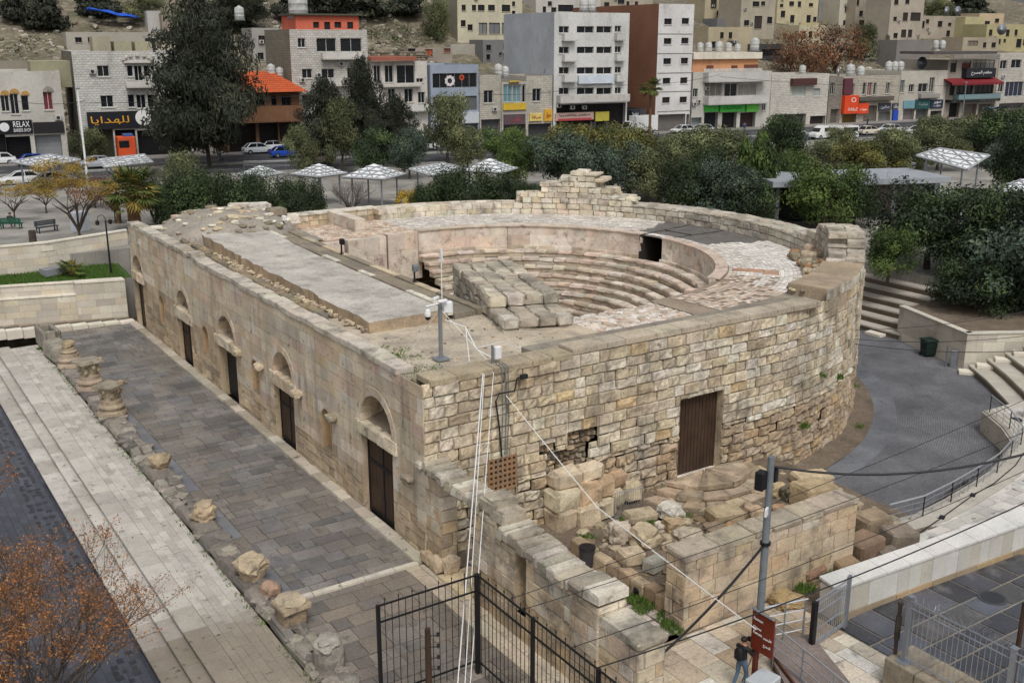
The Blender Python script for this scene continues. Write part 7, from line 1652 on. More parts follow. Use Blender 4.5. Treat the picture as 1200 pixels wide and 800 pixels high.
b,f,R=building('stone_house','plain pale house with teal and dark signboards over its shops','house',1054,1108,83,.1,11,(180,174,162),'tintw',wins=[(1055,94,1060,109,(84,90,84)),(1065,99,1071,108),(1076,98,1087,108),(1089,91,1095,108,(70,66,60))],shops=[(1058,128,1071,142,(130,120,124)),(1073,128,1087,142,(100,104,100)),(1090,130,1103,142,(60,60,60))],balc=[(1076,110,1098,115,(150,146,138),.7)],ymid=110,signs=[(1058,118,1071,127,(110,150,160),None),(1072,116.5,1089,128,(42,78,78),[(arabic('سوق الكرم')if 0 else arabic('مكتبة'),(150,170,160),.5,.5,.6,.4)]),(1090,117,1104,127,(42,48,66),[(arabic('سوبر'),(230,230,230),.5,.68,.6,.36),(arabic('ماركت'),(230,230,230),.5,.3,.6,.3)])],ac=[(1099,111)])
b,f,R=building('shop_house','dark open-fronted house with red awning and long glass balcony','shop building',1108,1167,70,-.2,12,(150,142,130),'tintw',wins=[(1114,71,1121,85),(1127,72,1138,82,(90,40,40)),(1140,67,1166,82,(100,98,94)),(1113,98,1119,112,(40,38,38)),(1121,98,1140,112),(1142,98,1164,112)],shops=[(1112,121,1124,140,(30,30,34)),(1128,122,1144,140,(110,100,92)),(1146,122,1165,140,(96,90,86))],balc=[(1117,110,1168,116,(120,144,146),1.4),(1108,116,1167,119,(40,38,38),1.4)],frame='b',ymid=105,signs=[(1127,80,1161,91,(40,42,46),[(arabic('مطعم المسرح'),(224,224,220),.5,.5,.7,.5)],1.2)])
u0,z0=fplane(1107,97,.4);u1,z1_=fplane(1168,91,.4);m=MB();m.add([FP(u0,z1_,0),FP(u1,z1_,0),FP(u1,z0-.1,2.2),FP(u0,z0-.1,2.2),FP(u0,z0-.5,2.2),FP(u1,z0-.5,2.2),FP(u0,z1_-.08,0),FP(u1,z1_-.08,0)],[(0,1,2,3),(3,2,5,4),(6,7,5,4)],lin((122,40,44)));m.build('awning',MT['tintp'],b)
u0,z0=fplane(1085,63,.4);u1,z1_=fplane(1160,60,.4);m=MB();m.stone8([FP(u,z,o)for z in(z1_-.5,z1_)for o in(-6,2.2)for u in(u0,u1)],.04,0,lin((88,82,78)));m.build('roof_canopy',MT['tintp'],b)
building('stone_house','white stone house with blue tarpaulined shop at the right edge','house',1168,1262,63,0,11,(198,192,182),'blockwall',wins=[(1172,71,1180,81),(1185,70,1197,80),(1207,70,1220,80),(1170,97,1176,108),(1178,96,1199,113,(48,52,66)),(1208,96,1222,110)],shops=[(1170,121,1200,138,(110,104,98)),(1204,121,1250,138,(90,88,86))],ymid=100,ac=[(1175,90)])
p=at_z(1178,127,6.4);tq=thing('tarpaulin','sagging blue tarpaulin stretched in front of the right edge shop','tarpaulin',(p.x,p.y,4.2));m=MB();r=random.Random(3)
sheet(m,-4.5,4.5,-2.2,2.2,lambda x,y:6.6+.35*mnoise.noise((x*.6,y*.6,1))-.12*y,16,8,lin((92,126,160)));m.v=[tuple(Vector((p.x,p.y,0))+SU*v[0]-SN*v[1]+Vector((0,0,v[2])))for v in m.v];m.build('sheet',MT['tintp'],tq)
m=MB()
for(a,c)in((-4.3,-2),(4.3,-2)):q=Vector((p.x,p.y,0))+SU*a-SN*c;m.tube([(q.x,q.y,4.1),(q.x,q.y,6.85)],.06,5)
m.build('post',MT['steel'],tq)
def hillhouse(label,x0,x1,ytop,ybase,col,wins=(),depth=9,balc=(),mat='tintw',sidecol=None,cat='house',name='hillside_house',group=None):
 h=hit((x0+x1)/2,ybase);off=(h-SO).dot(SN);col=tuple(v*.62+sum(col)/3*.33 for v in col);k=random.Random(x0)
 wins=list(wins);cand=[(x,y,x+k.uniform(3.5,6),y+k.uniform(5,8))for y in range(int(max(2,ytop+6)),int(ybase-8),11)for x in range(int(x0+4),int(x1-7),10)]
 wins+=[c for c in cand if k.random()<.6 and all(c[2]+1<w[0]or c[0]-1>w[2]or c[3]+1<w[1]or c[1]-1>w[3]for w in wins)]if name=='hillside_house' else[]
 ac=[(k.uniform(x0+3,x1-3),k.uniform(ytop+8,ybase-4))for _ in range(2)]if name=='hillside_house' and ybase-ytop>24 else()
 return building(name,label,cat,x0,x1,ytop,off,depth,col,mat,base=h.z-2.5,wins=wins,ac=ac,balc=balc,sidecol=sidecol,ymid=(ytop+ybase)/2,frame='b',sh=.2)
hillhouse('cream yellow block of flats on the slope left of the big apartment block',536,612,-18,50,(206,196,158),[(541,6,546,13),(553,6,558,13),(560,6,568,13),(572,6,580,13),(588,6,598,14),(548,29,554,36),(561,27,571,40,(120,122,120)),(573,27,586,40,(110,114,114)),(588,27,600,40,(100,104,104))],12,sidecol=(150,144,124))
hillhouse('pale roof storey rising behind the big apartment block',628,704,-22,24,(200,194,180),[(636,8,640,15),(646,9,652,15),(654,6,672,14)],8)
hillhouse('tan flats filling the gap behind the big block and the brown tower',700,765,-20,24,(178,162,140),[(708,3,714,12),(724,-2,732,5)],8)
hillhouse('ochre house with dark openings above the peach top floor',826,872,-14,28,(190,172,130),[(833,-2,840,10,(50,46,42)),(848,-4,862,6)],8)
hillhouse('ochre flat-roofed house with small white tank above the orange-topped shop',830,880,32,62,(188,170,128),[(852,48,864,55,(110,106,96))],8)
hillhouse('grey corrugated lean-to shed on the slope above the ochre roof',840,876,22,36,(120,122,122),[],6,name='shed',cat='shed')
hillhouse('beige house with tall dark doorway at the foot of the yellow flats',868,908,-6,44,(182,168,140),[(884,19,893,34,(60,54,50)),(882,2,890,8),(899,20,905,28)],9)
hillhouse('large yellow block of flats above the rust-brown trees',911,959,-20,32,(206,190,138),[(914,5,918,9),(948,4,953,8),(926,18,931,27),(945,18,950,28),(953,20,957,26)],11,balc=[(936,27,966,31,(180,168,130),.8)])
hillhouse('small yellow house with two doors under the large yellow flats',936,966,30,54,(200,186,144),[(940,37,944,45),(948,37,952,45)],7)
hillhouse('grey house with deep white-framed loggia beside the yellow flats',960,985,-14,26,(140,138,140),[(965,3,978,14,(186,190,196))],9)
hillhouse('narrow cream house with one dark window left of the long stair',984,1002,-16,34,(206,196,168),[(990,8,996,15)],9)
hillhouse('tall beige flats above the slope with a row of top windows',1003,1042,-20,36,(180,162,136),[(1004,0,1007,7),(1018,0,1022,7),(1034,0,1039,7),(1016,19,1020,24),(1033,19,1037,24)],10)
hillhouse('tan flats with dark balconies right of the long stair',1043,1082,-14,48,(184,168,144),[(1048,0,1053,6),(1061,-2,1066,5),(1047,20,1051,25),(1058,15,1064,25,(50,46,42)),(1067,15,1079,25,(56,50,46)),(1047,39,1052,45),(1056,35,1062,44,(50,46,42)),(1064,35,1069,44,(50,46,42))],9)
hillhouse('long low beige house with two tiny windows on the slope',1075,1131,19,46,(178,160,136),[(1085,23,1089,28),(1111,27,1115,31)],8)
hillhouse('yellow-edged house with blue-grey metal door',1130,1152,20,48,(196,184,120),[(1134,31,1147,43,(150,164,184))],7)
hillhouse('peach house with flat roof at the upper right',1147,1176,16,33,(208,178,132),[(1154,25,1160,30),(1166,22,1171,27)],7)
hillhouse('ochre house with a big satellite dish at the right edge',1155,1236,29,62,(186,172,112),[(1191,46,1197,56),(1176,46,1179,50)],8)
hillhouse('tan house half hidden behind the dark canopy roof',1128,1170,44,62,(176,158,128),[(1134,48,1146,54,(120,110,100))],7)
hillhouse('grey ribbed concrete wall block above the low stone shop row',1050,1090,47,82,(132,126,118),[],6,name='concrete_block',cat='building')
hillhouse('low dark shack with green tarpaulin roof under the rusty trees',890,918,52,72,(70,72,70),[(893,58,915,66,(24,26,28))],6,name='shack',cat='shack')
hillhouse('ruined stone shack with tiny window on the ridge at left',173,190,13,40,(190,186,178),[],4,name='shack',cat='shack')
hillhouse('tan flat shack right of the ruined ridge shack',190,234,16,42,(166,150,126),[(201,21,211,25),(210,40,224,46)],6,name='shack',cat='shack')
hillhouse('long stone outbuilding with arched openings behind the white house',78,186,38,60,(176,168,150),[(88,44,96,50),(103,44,112,50)],6,name='outbuilding',cat='outbuilding')
hillhouse('low stone hut on the slope above the barber shop',0,34,72,92,(150,138,116),[],6,name='stone_hut',cat='hut')
hillhouse('broken stone house with two dark windows left of the pink-topped block',296,328,33,74,(166,160,148),[(303,42,311,52),(315,42,321,52),(302,62,309,70)],7)
hillhouse('low shed with orange door on the terrace behind the glass shop',478,530,56,72,(176,156,136),[(478,57,487,63),(498,58,507,66,(170,84,50)),(520,57,528,62,(130,80,60))],5,name='shed',cat='shed')
hillhouse('pale rubble hut above the glass shop roof',528,560,52,66,(180,170,152),[],5,name='stone_hut',cat='hut')
hillhouse('grey concrete house with white roof edge under the cream flats',566,606,47,74,(128,126,124),[(585,62,588,65)],6)
hillhouse('brown cube on the roof line behind the yellow signs',607,634,72,92,(118,100,86),[(612,80,620,88)],5,name='roof_hut',cat='hut')
p=hit(134,33);tr=MB();sheet(tr,-4.2,4.2,-1.6,1.6,lambda x,y:.9+.5*mnoise.noise((x*.5,y*.8,2))-.16*x-.25*abs(y),18,8,lin((36,84,190)));tr.v=[tuple(Vector((p.x,p.y,p.z+1.6))+SU*v[0]-SN*v[1]+Vector((0,0,v[2])))for v in tr.v]
tr.v+=[];tag(tr.build('blue_tarpaulin',MT['tintp'],loc=(p.x,p.y,p.z)),'crumpled bright blue tarpaulin over a shack on the hill','tarpaulin')
m=MB();A,B=hit(1042,52),hit(1008,22)
for i in range(26):q=A.lerp(B,i/26);q.z=hillz(q.x,q.y);m.stone((q.x,q.y,q.z+.35),(3.4,.8,.8),-.2,.03,.02,jit(lin((168,158,140)),.1))
for i in range(26):q=A.lerp(B,i/26);m.stone((q.x-1.8,q.y-1.0,hillz(q.x,q.y)+1.0),(.3,.9,2.2),-.2,.03,.02,jit(lin((110,104,96)),.1))
tag(m.build('hill_stair',MT['rubble'],loc=A),'long stone stair climbing the slope beside the beige flats','stair')
tk=thing('water_tank','large white ribbed water tank on the pink-topped block','water tank',(0,0,0),0,'rooftop water tanks')
m=MB();m.lathe((0,0,0),[(.62,.1),(.68,.2),(.66,.5),(.69,.55),(.66,.6),(.66,.95),(.69,1.0),(.66,1.05),(.66,1.5),(.55,1.72),(.25,1.85),(.22,1.92)],16);m.build('tank',M('tank_plastic',lin((176,176,172)),rough=.5,n=(1.5,.25),fine=None,bump=None),tk,True,local=True);m=MB();m.lathe((0,0,0),[(.2,1.92),(.2,1.98),(.05,2.0)],10);m.build('lid',MT['steel'],tk,local=True)
m=MB();m.box((0,0,.04),(1.2,1.2,.12));m.build('stand',MT['steel'],tk,local=True)
SPT=[(350,22,-4,2.0,'large white ribbed water tank on the pink-topped block'),(318,90,-3,.9,'white tank, left of two, behind the orange tiled cafe roof'),(328,92,-3,.8,'white tank, right of two, behind the orange tiled cafe roof'),(584,90,-3,1.0,'white tank on the narrow stone house'),(592,91,-3.5,.9,'white tank close to the yellow signboards'),(820,62,-4,.9,'white tank, first in the row on the peach top floor'),(830,62,-4,.9,'white tank, second in the row on the peach top floor'),(842,62,-4,1.0,'white tank, third in the row on the peach top floor'),(853,62,-4,.9,'white tank, fourth in the row on the peach top floor'),(864,62,-4,.8,'white tank, fifth in the row on the peach top floor'),(884,60,-5,1.2,'white upright tank at the end of the peach top floor row'),(940,88,-3,.9,'white tank on the crumbling whitewashed house'),(996,90,-3,1.2,'tall white tank, left of two, above the orange sign'),(1008,91,-3,1.1,'white tank, right of two, above the orange sign'),(1041,84,-4,1.0,'white tank, left of three, on the low stone row'),(1048,84,-4,1.0,'white tank, middle of three, on the low stone row'),(1055,84,-4,1.0,'white tank, right of three, on the low stone row'),(1096,58,-5,.9,'white tank, left of a pair, on the dark canopy house'),(1104,58,-5,.9,'white tank, right of a pair, on the dark canopy house'),(684,14,-6,1.1,'white tank, left of two, on the big apartment block roof'),(693,14,-6,1.1,'white tank, right of two, on the big apartment block roof'),(281,24,-40,1.2,'pale tank on the slope beside the huge dark tree')]
for i,(x,y,o,s,lb)in enumerate(SPT):
 u,z=fplane(x,y,o);t=tk if i==0 else copy_tree(tk);t['label']=lb;t.location=FP(u,z,o);t.scale=(s,s,s)
ds=thing('satellite_dish','grey satellite dish on the roof of the ochre house at the right edge','satellite dish',(0,0,0),0,'satellite dishes');m=MB();mm=MB();mm.lathe((0,0,0),[(.02,0),(.4,.05),(.7,.16),(.9,.3)],18);m.add([Vector((v[0],-v[2]*.8-.1,v[1]+1.0))for v in mm.v],mm.f,(1,1,1));m.build('dish',MT['steel'],ds,True,local=True);m=MB();m.tube([(0,.1,0),(0,.1,1.0)],.05,6);m.tube([(0,-.1,.6),(0,-.75,1.0)],.02,4);m.build('mount',MT['steel'],ds,local=True)
for i,(x,y,o,s,lb)in enumerate(((1172,42,-22,1.3,'grey satellite dish on the roof of the ochre house at the right edge'),(1078,82,-4,1.3,'pale satellite dish on the plain house with teal signboards'),(1120,20,-40,1.3,'dark satellite dish on the long low beige house'),(1107,20,-40,1.3,'pale round dish beside the dark one on the beige house'),(640,89,-3,1.0,'small dish on the patchy stone house near the big block'),(980,92,-3,1.1,'dish on the grey narrow stone house'))):
 u,z=fplane(x,y,o);t=ds if i==0 else copy_tree(ds);t['label']=lb;t.location=FP(u,z,o);t.scale=(s,s,s);t.rotation_euler=(0,0,-.5+i*.2)
LAT=M('canopy_lattice',lin((150,152,154)),rough=.5,n=None,fine=None,bump=None,coord='obj')
PAN=M('canopy_panel',lin((226,228,228)),rough=.55,n=(2,.06),fine=None,bump=None,coord='obj')
def canopy(label,x,y,wpx,kind,rz,ph=2.9,gz=None):
 p=hit(x,y)if gz is None else at_z(x,y,gz);L_=wpx*proj(p)[2]/FPX/1.25;h=L_/2
 t=thing('shade_canopy',label,'canopy',p,rz,'white lattice canopies in the park');C4=[Vector((-h,-h,ph)),Vector((h,-h,ph)),Vector((h,h,ph)),Vector((-h,h,ph))]
 if kind=='pyramid':A=Vector((0,0,ph+L_*.26));faces=[(C4[i],C4[(i+1)%4],A)for i in range(4)]
 elif kind=='tilted':
  C4[0].z-=.3;C4[2].z+=.3;faces=[(C4[0],C4[1],C4[2]),(C4[0],C4[2],C4[3])]
 else:
  C4[0].z-=.9;C4[2].z+=.3;faces=[(C4[0],C4[1],C4[2]),(C4[0],C4[2],C4[3])]
 m=MB();g=MB()
 for(a,b,c)in faces:
  m.add([a,b,c],[(0,1,2)]);nrm=(b-a).cross(c-a).normalized()*.05
  if nrm.z<0:nrm=-nrm
  n=4
  for i in range(1,n):
   f=i/n
   for(p0,p1)in((a.lerp(b,f),a.lerp(c,f)),(b.lerp(a,f),b.lerp(c,f)),(c.lerp(a,f),c.lerp(b,f))):g.tube([p0+nrm,p1+nrm],.055,4)
 m.build('roof_panel',PAN,t,local=True);g.build('lattice',LAT,t,local=True);m=MB()
 for i in range(4):m.tube([C4[i],C4[(i+1)%4]],.13,4)
 m.build('edge_beam',LAT,t,local=True)
 for(i,k)in((0,.72),(1,.72),(2,.72),(3,.72)):
  q=C4[i]*k;zt=ph if kind=='pyramid' else(C4[i].z*.8+(ph+.4)*.2);m=MB();m.tube([(q.x,q.y,0),(q.x,q.y,zt)],.09,6);m.build('post',MT['steel'],t,local=True)
 return t
for a in(('tilted white lattice canopy at the far left above the blue car',58,222,66,'tilted',.5),('tilted white lattice canopy left of the huge dark tree',150,222,66,'tilted',-.1),('low white canopy behind the dark oleanders, left of the leafless shrub',308,240,46,'pyramid',.5),('white canopy partly hidden behind the leafless grey-brown shrub',376,240,56,'pyramid',.35),('white pyramid canopy on four posts behind the parapet, left of centre',440,242,66,'pyramid',.62),('tilted white canopy above the dark wide bush',514,234,60,'tilted',.1),('white pyramid canopy right of the tilted one, left of the stepped ruin',574,234,62,'pyramid',.62),('triangular tipped white canopy among the trees at right',1110,242,74,'inverted',.2,4.7),('white lattice canopy cut by the right edge',1196,262,66,'pyramid',.5)):
 canopy(*a)
kp=hit(985,252);kk=thing('park_kiosk','long low flat-roofed park pavilion with dark glass entrance','pavilion',kp,radians(-22));m=MB();m.stone((0,0,3.35),(17,7,.55),0,.04,0,lin((150,154,158)));m.build('roof',MT['tintp'],kk,local=True);m=MB();m.box((1,.6,1.55),(14,5,3.1),(.03,.032,.035));m.build('wall',MT['tintp'],kk,local=True)
for x in(-7.6,-3.5,3.5,7.6):m=MB();m.box((x,-2.6,1.55),(.35,.35,3.1));m.build('column',MT['steel'],kk,local=True)
q=at_z(103,216,4.0);t=thing('lamp_pole','tall thin white pole standing by the far left canopies','pole',q);m=MB();m.tube([q,(q.x,q.y,z_over(q,104))],[.13,.08],8);m.build('pole',MT['white'],t);m=MB();m.stone((q.x,q.y,z_over(q,104)),(.5,.25,.14),.4,.03);m.build('lamp_head',MT['steel'],t)
q=at_z(130,319,2.85);zt=z_over(q,258);t=thing('street_lamp','black lantern post with curled arm at the edge of the lawn','lamp',q);m=MB();m.tube([q,(q.x,q.y,zt)],[.08,.05],8);m.build('pole',MT['iron'],t);m=MB()
m.tube([(q.x,q.y,zt-.1)]+[(q.x-.28+.28*cos(a),q.y,zt+.38*sin(a))for a in[pi*k/8 for k in range(9)]],.025,5);m.tube([(q.x,q.y,zt-.15),(q.x+.3,q.y,zt-.05)],.025,5);m.build('curled_arm',MT['iron'],t)
for s in(-.56,.32):m=MB();m.lathe((q.x+s,q.y,zt-.32),[(.06,0),(.15,.12),(.13,.3),(.03,.36)],8);m.build('lantern',MT['iron'],t)
for(x,yt,yb,lb)in((701,93,157,'grey street pole with cross arms before the big apartment block'),(712.5,112,156,'shorter grey street pole beside the black-fronted shop'),(843,84,152,'thin street pole left of the green signboards'),(1126,97,152,'grey street pole in front of the red awning'),(1181,178,228,'thin pole with small box among the trees at the right edge'),(1066,192,236,'thin pale lamp post behind the pavilion roof'),(984,186,212,'short white lamp post above the pavilion')):
 q=hit(x,yb);zt=z_over(q,yt);t=thing('street_pole',lb,'pole',q,0,'poles along the far street');m=MB();m.tube([q,(q.x,q.y,zt)],[.14,.09],7);m.build('pole',MT['pole'],t)
 if x<720:m=MB();[m.tube([(q.x-1,q.y+.3,z),(q.x+1,q.y-.3,z)],.05,4)for z in(zt-.5,zt-1.3,zt-2.4)];m.build('cross_arm',MT['pole'],t)
 else:m=MB();m.stone((q.x,q.y,zt),(.5,.3,.2),.3,.03);m.build('lamp_head',MT['steel'],t)
r=random.Random(41)
for(x0,y0,x1,y1,lb)in((-10,112,100,118,'sagging street wire before the barber shop'),(90,120,430,104,'long street wire passing the white block-stone house'),(701,98,560,110,'street wire running left from the cross-armed pole'),(701,99,843,88,'street wire running right from the cross-armed pole'),(843,90,1126,100,'street wire sagging before the low stone shop row')):
 a,b=FP(fplane(x0,y0,3)[0],fplane(x0,y0,3)[1],3),FP(fplane(x1,y1,3)[0],fplane(x1,y1,3)[1],3);cable('street_wire',lb,[a,b],.03,sag=.7,n=20,group='wires along the street')
def bench(lb,x,y,rz,col):
 q=at_z(x,y,4.0);t=thing('park_bench',lb,'bench',q,rz);mt_=M('bench_paint',lin(col),n=None,fine=None,bump=None)
 m=MB();[m.box((0,-.2+k*.14,.45),(1.8,.11,.05))for k in range(4)];m.build('seat',mt_,t,local=True);m=MB();[m.box((0,.3,.6+k*.14),(1.8,.05,.11))for k in range(3)];m.build('backrest',mt_,t,local=True)
 for s in(-.75,.75):m=MB();m.box((s,-.15,.22),(.08,.08,.44));m.box((s,.28,.45),(.08,.08,.9));m.build('leg',mt_,t,local=True)
bench('green park bench with a seated person at the far left',14,268,2.6,(38,84,66));bench('dark slatted bench behind the pale upper wall',56,272,.3,(60,64,68))
q=at_z(13,267,4.0);person('person in dark clothes sitting on the green park bench',(q.x,q.y,3.98),2.6+pi,'sit',(.03,.03,.035),(.04,.045,.06),(.02,.018,.016))
q=at_z(95,271,4.0);m=MB();m.stone((q.x,q.y,4.8),(1.3,.8,1.6),.4,.04,0,lin((186,192,198)));tag(m.build('pale_cabinet',MT['tintp'],loc=(q.x,q.y,4)),'pale grey cabinet behind the leaning yellow tree','cabinet')
for(x0,x1,y,lb)in((286,360,199,'grey pipe railing along the street left of the feathery trees'),(-10,90,228,'grey pipe railing along the street at the far left')):
 a,b=hit(x0,y),hit(x1,y);t=thing('street_railing',lb,'railing',a);H=Vector((0,0,1.0));m=MB();[m.tube([a+H*k,b+H*k],.03,5)for k in(.5,1)];m.build('rail',MT['steel'],t)
 n=int((b-a).length/2)
 for i in range(n+1):p=a.lerp(b,i/n);m=MB();m.tube([p,p+H],.035,5);m.build('post',MT['steel'],t)
def wheels(t,xs,yw,rad=.32):
 for x in xs:
  for s in(-1,1):m=MB();m.tube([(x,s*(yw-.2),rad),(x,s*yw,rad)],rad,14);w_=m.build('wheel',MT['rubber'],t,local=True);m=MB();m.tube([(x,s*(yw-.02),rad),(x,s*(yw+.012),rad)],rad*.6,10);m.build('rim',MT['steel'],w_,local=True)
def loft(mb,secs,t):
 n=len(secs[0]);vs=[p for s in secs for p in s]
 mb.add(vs,[(i*n+k,i*n+(k+1)%n,(i+1)*n+(k+1)%n,(i+1)*n+k)for i in range(len(secs)-1)for k in range(n)]+[tuple(range(n-1,-1,-1)),tuple((len(secs)-1)*n+k for k in range(n))],t)
def car(lb,x,y,col,kind='car',rev=False,gz=4.07,dz=0):
 p=at_z(x,y,gz);rz=atan2(SU.y,SU.x)+(pi if rev else 0)+dz;c=lin(col)
 nm,cat={'car':('parked_car','car'),'van':('parked_van','van'),'truck':('box_truck','truck'),'minibus':('minibus','minibus')}[kind]
 t=thing(nm,lb,cat,p,rz,'vehicles on the far street');b=MB();g=MB()
 if kind=='car':
  S=[(-2.12,.42,.72,.70),(-2.0,.32,.9,.82),(-1.2,.28,.95,.86),(.0,.28,.95,.87),(1.0,.28,.93,.86),(1.75,.3,.82,.82),(2.1,.38,.66,.70)]
  loft(b,[[(x_,-w,z0),(x_,-w*1.02,(z0+z1)/2),(x_,-w*.93,z1),(x_,w*.93,z1),(x_,w*1.02,(z0+z1)/2),(x_,w,z0)]for(x_,z0,z1,w)in S],c)
  T=[(-1.75,.93,.8,-1.75),(-1.15,1.38,.62,-1.15),(-.2,1.45,.62,-.2),(.45,1.38,.6,.45),(1.15,.93,.78,1.15)]
  loft(g,[[(q[0],-q[2],.9),(q[0],-q[2]*.97,q[1]-.04),(q[0],q[2]*.97,q[1]-.04),(q[0],q[2],.9)]for q in T],(1,1,1))
  loft(b,[[(-1.2,-.6,1.375),(-1.2,.6,1.375),(-1.2,.6,1.41),(-1.2,-.6,1.41)],[(-.2,-.62,1.42),(-.2,.62,1.42),(-.2,.62,1.475),(-.2,-.62,1.475)],[(.45,-.6,1.36),(.45,.6,1.36),(.45,.6,1.4),(.45,-.6,1.4)]],c)
  for(xa,za,xb,zb)in((-1.72,.93,-1.18,1.4),(-.35,.93,-.3,1.42),(1.12,.93,.46,1.39)):
   for s in(-1,1):b.tube([(xa,s*.80,za),(xb,s*.615,zb)],.045,4,c)
  b.build('body',MT['car'],t,local=True);g.build('window_glass',MT['glass'],t,local=True);wheels(t,(-1.3,1.3),.88)
  for s in(-1,1):m=MB();m.stone((2.03,s*.55,.66),(.16,.3,.13),0,.03);m.build('headlight',MT['white'],t,local=True);m=MB();m.stone((-2.05,s*.6,.76),(.12,.25,.14),0,.02,0,(.3,.01,.01));m.build('tail_light',MT['tintp'],t,local=True)
 elif kind in('van','minibus'):
  S=[(-2.4,.4,1.9,.8),(-2.3,.32,2.05,.9),(.9,.32,2.08,.9),(1.55,.32,1.75,.88),(1.9,.32,1.15,.88),(2.45,.36,.95,.82),(2.55,.42,.7,.75)]
  loft(b,[[(x_,-w,z0),(x_,-w*1.02,z0+.5),(x_,-w*.9,z1),(x_,w*.9,z1),(x_,w*1.02,z0+.5),(x_,w,z0)]for(x_,z0,z1,w)in S],c);b.build('body',MT['car'],t,local=True)
  for s in(-1,1):
   for(xa,xb)in(((-2.1,-1.1),(-1.0,0),(.1,.9))if kind=='minibus' else((.1,.95),)):m=MB();m.stone(((xa+xb)/2,s*.885,1.5),(xb-xa,.06,.6),0,.02);m.build('window',MT['glass'],t,local=True)
  m=MB();m.add([(1.57,-.75,1.73),(1.57,.75,1.73),(1.93,.8,1.2),(1.93,-.8,1.2)],[(0,1,2,3)]);m.build('windscreen',MT['glass'],t,local=True);wheels(t,(-1.5,1.6),.9,.36)
 else:
  b.stone((-.9,0,1.75),(4.4,2.2,2.4),0,.04,0,c);b.build('cargo_box',MT['car'],t,local=True);b=MB();loft(b,[[(1.4,-.95,.5),(1.4,-.95,2.1),(1.4,.95,2.1),(1.4,.95,.5)],[(2.2,-.95,.5),(2.2,-.93,2.05),(2.2,.93,2.05),(2.2,.95,.5)],[(2.75,-.9,.5),(2.75,-.9,1.2),(2.75,.9,1.2),(2.75,.9,.5)]],c);b.build('cab',MT['car'],t,local=True)
  m=MB();m.add([(2.25,-.8,1.98),(2.25,.8,1.98),(2.74,.8,1.24),(2.74,-.8,1.24)],[(0,1,2,3)]);m.build('windscreen',MT['glass'],t,local=True);m=MB();m.box((-.4,0,.5),(5.6,1.8,.18));m.build('chassis',MT['iron'],t,local=True);wheels(t,(-2,1.9),1.02,.42)
 return t
for a in(('bright blue hatchback parked near the cafe',335,184,(38,76,168)),('silver sedan left of the bright blue hatchback',303,180,(186,190,194)),('white saloon just behind the blue hatchback',322,177,(206,208,208)),('dark blue car under the tilted canopy at far left',43,194,(30,74,158)),('white car cut by the left frame edge',-2,193,(210,212,212)),('white car behind the sparse yellow trees at left',26,216,(214,214,212)),('second white car in line behind the yellow trees',66,217,(204,206,206)),('white van before the big apartment block',690,158,(214,214,212),'van'),('white box truck by the street palm',748,157,(218,218,216),'truck'),('white car at the foot of the slim tower',800,157,(206,206,206)),('silver car left of the green-signed shops',822,156,(180,184,186)),('white minibus, left of two, below the grey kerb',966,163,(214,214,210),'minibus'),('white minibus, right of two, below the grey kerb',988,163,(212,212,210),'minibus'),('cream car in front of the orange corner sign',1018,158,(200,192,172)),('white car before the teal signboards',1042,156,(206,206,204)),('white saloon glimpsed between feathery trees',497,176,(206,206,206)),('grey car seen past the grey-green tree',552,174,(120,124,128)),('dark car in the near lane below the yellow signs',618,172,(44,46,52)),('white taxi in the near lane left of the round tree',642,176,(206,204,196)),('silver car in the far lane by the gold-lettered shop',112,197,(160,164,168)),('white car among the trees right of the minibuses',1075,158,(208,208,206)),('white pickup-like van at the right under the awning pole',1150,152,(206,206,204),'van'),('dark grey car in the near lane by the huge dark tree',212,204,(60,62,66)),('beige car on the near lane left of the pink-topped block',372,192,(178,168,148)),('white car at the kerb beside the street palm',715,166,(210,210,208)),('grey car in the near lane above the stepped ruin',684,172,(110,114,120)),('silver hatchback in the near lane, right of the truck',850,166,(176,180,184)),('white car in the near lane above the pavilion',930,160,(208,208,208))):
 car(*a,rev=RND.random()<.5)
q=at_z(656,158,4.2);t=thing('street_stall','blue and white street stall with pale awning before the apartment block','stall',q,atan2(SU.y,SU.x));m=MB();m.stone((0,0,1.1),(4.8,1.8,2.2),0,.04,0,lin((40,84,160)));m.build('counter',MT['tintp'],t,local=True)
m=MB();m.stone((0,-.4,2.4),(5.4,2.8,.16),0,.03,0,lin((196,206,212)),(.1,0));m.build('awning',MT['tintp'],t,local=True)
for s in(-1.2,.6,1.7):m=MB();m.stone((s,-.91,1.3),(.8,.05,1.2),0,.02,0,lin((206,212,196)));m.build('display',MT['tintp'],t,local=True)
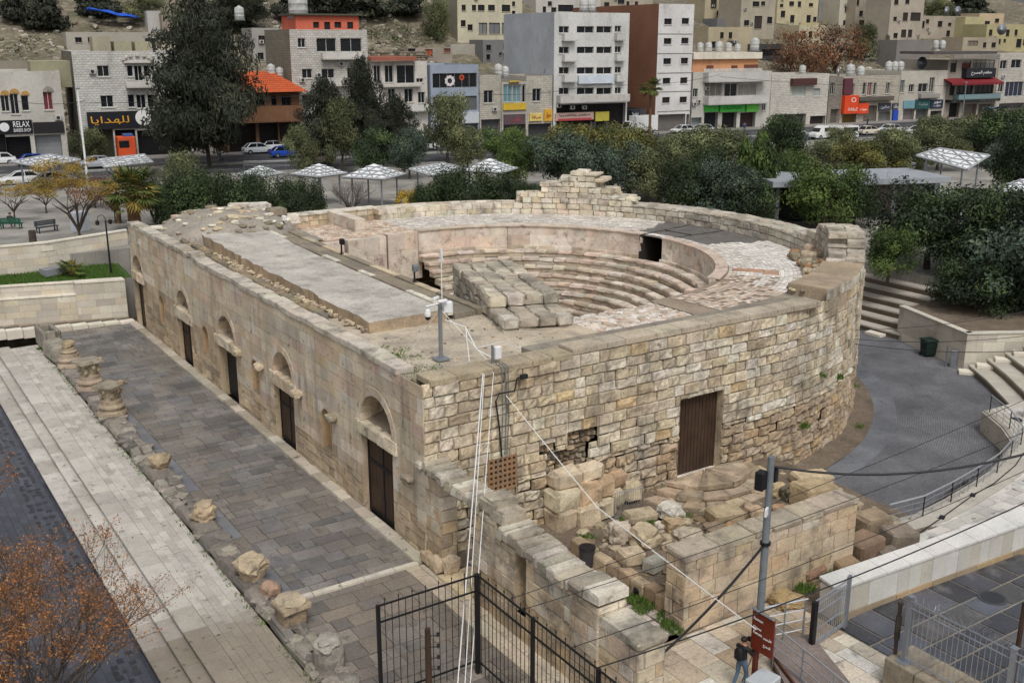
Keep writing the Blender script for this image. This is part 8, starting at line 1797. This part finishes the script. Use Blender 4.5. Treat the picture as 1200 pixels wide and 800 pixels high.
for i,(x,y,lb,tc)in enumerate(((1016,150,'person in dark clothes on the pavement by the orange sign',(.02,.02,.03)),(1085,148,'person in a pale shirt on the pavement under the teal signs',(.5,.5,.48)),(1110,147,'person in dark coat at the open-fronted shop',(.03,.03,.035)),(872,156,'person in blue walking past the green-signed shops',(.06,.1,.25)),(575,165,'person in light blue by the narrow stone house',(.2,.4,.6)))):
 q=at_z(x,y,4.2);person(lb,q,.8*i,'photo',tc,(.05,.06,.09),(.02,.018,.016))
cd=bpy.data.cameras.new('camera');co=bpy.data.objects.new('camera',cd);COL.objects.link(co)
cd.sensor_width=36;cd.lens=FPX/1200*36;cd.clip_end=3000;cd.clip_start=.1
co.location=CAM;fwd=Vector((BV[1]*cos(PITCH),AV[1]*cos(PITCH),-sin(PITCH)))
co.rotation_euler=fwd.to_track_quat('-Z','Y').to_euler()
scene.camera=co
w=bpy.data.worlds.new('World');scene.world=w;w.use_nodes=True;N,L=w.node_tree.nodes,w.node_tree.links
sky=N.new('ShaderNodeTexSky');sky.sky_type='NISHITA';sky.sun_disc=False
SUN_EL,SUN_AZ=56,200
sky.sun_elevation=radians(SUN_EL);sky.sun_rotation=radians(SUN_AZ);sky.dust_density=4;sky.air_density=1.0;sky.ozone_density=1
hs=N.new('ShaderNodeHueSaturation');hs.inputs['Saturation'].default_value=.3
L.new(sky.outputs[0],hs.inputs['Color']);L.new(hs.outputs[0],N['Background'].inputs['Color']);N['Background'].inputs['Strength'].default_value=.105
sl=bpy.data.lights.new('sun','SUN');so=bpy.data.objects.new('sun',sl);COL.objects.link(so)
sl.energy=1.25;sl.angle=radians(18);sl.color=(1,.985,.97)
d=Vector((sin(radians(SUN_AZ))*cos(radians(SUN_EL)),cos(radians(SUN_AZ))*cos(radians(SUN_EL)),sin(radians(SUN_EL))))
so.rotation_euler=d.to_track_quat('Z','Y').to_euler();so.location=(0,0,60)
vs_=scene.view_settings;scene.display_settings.display_device='sRGB';vs_.view_transform='Standard';vs_.look='None';vs_.gamma=1;vs_.exposure=.26;vs_.use_curve_mapping=False
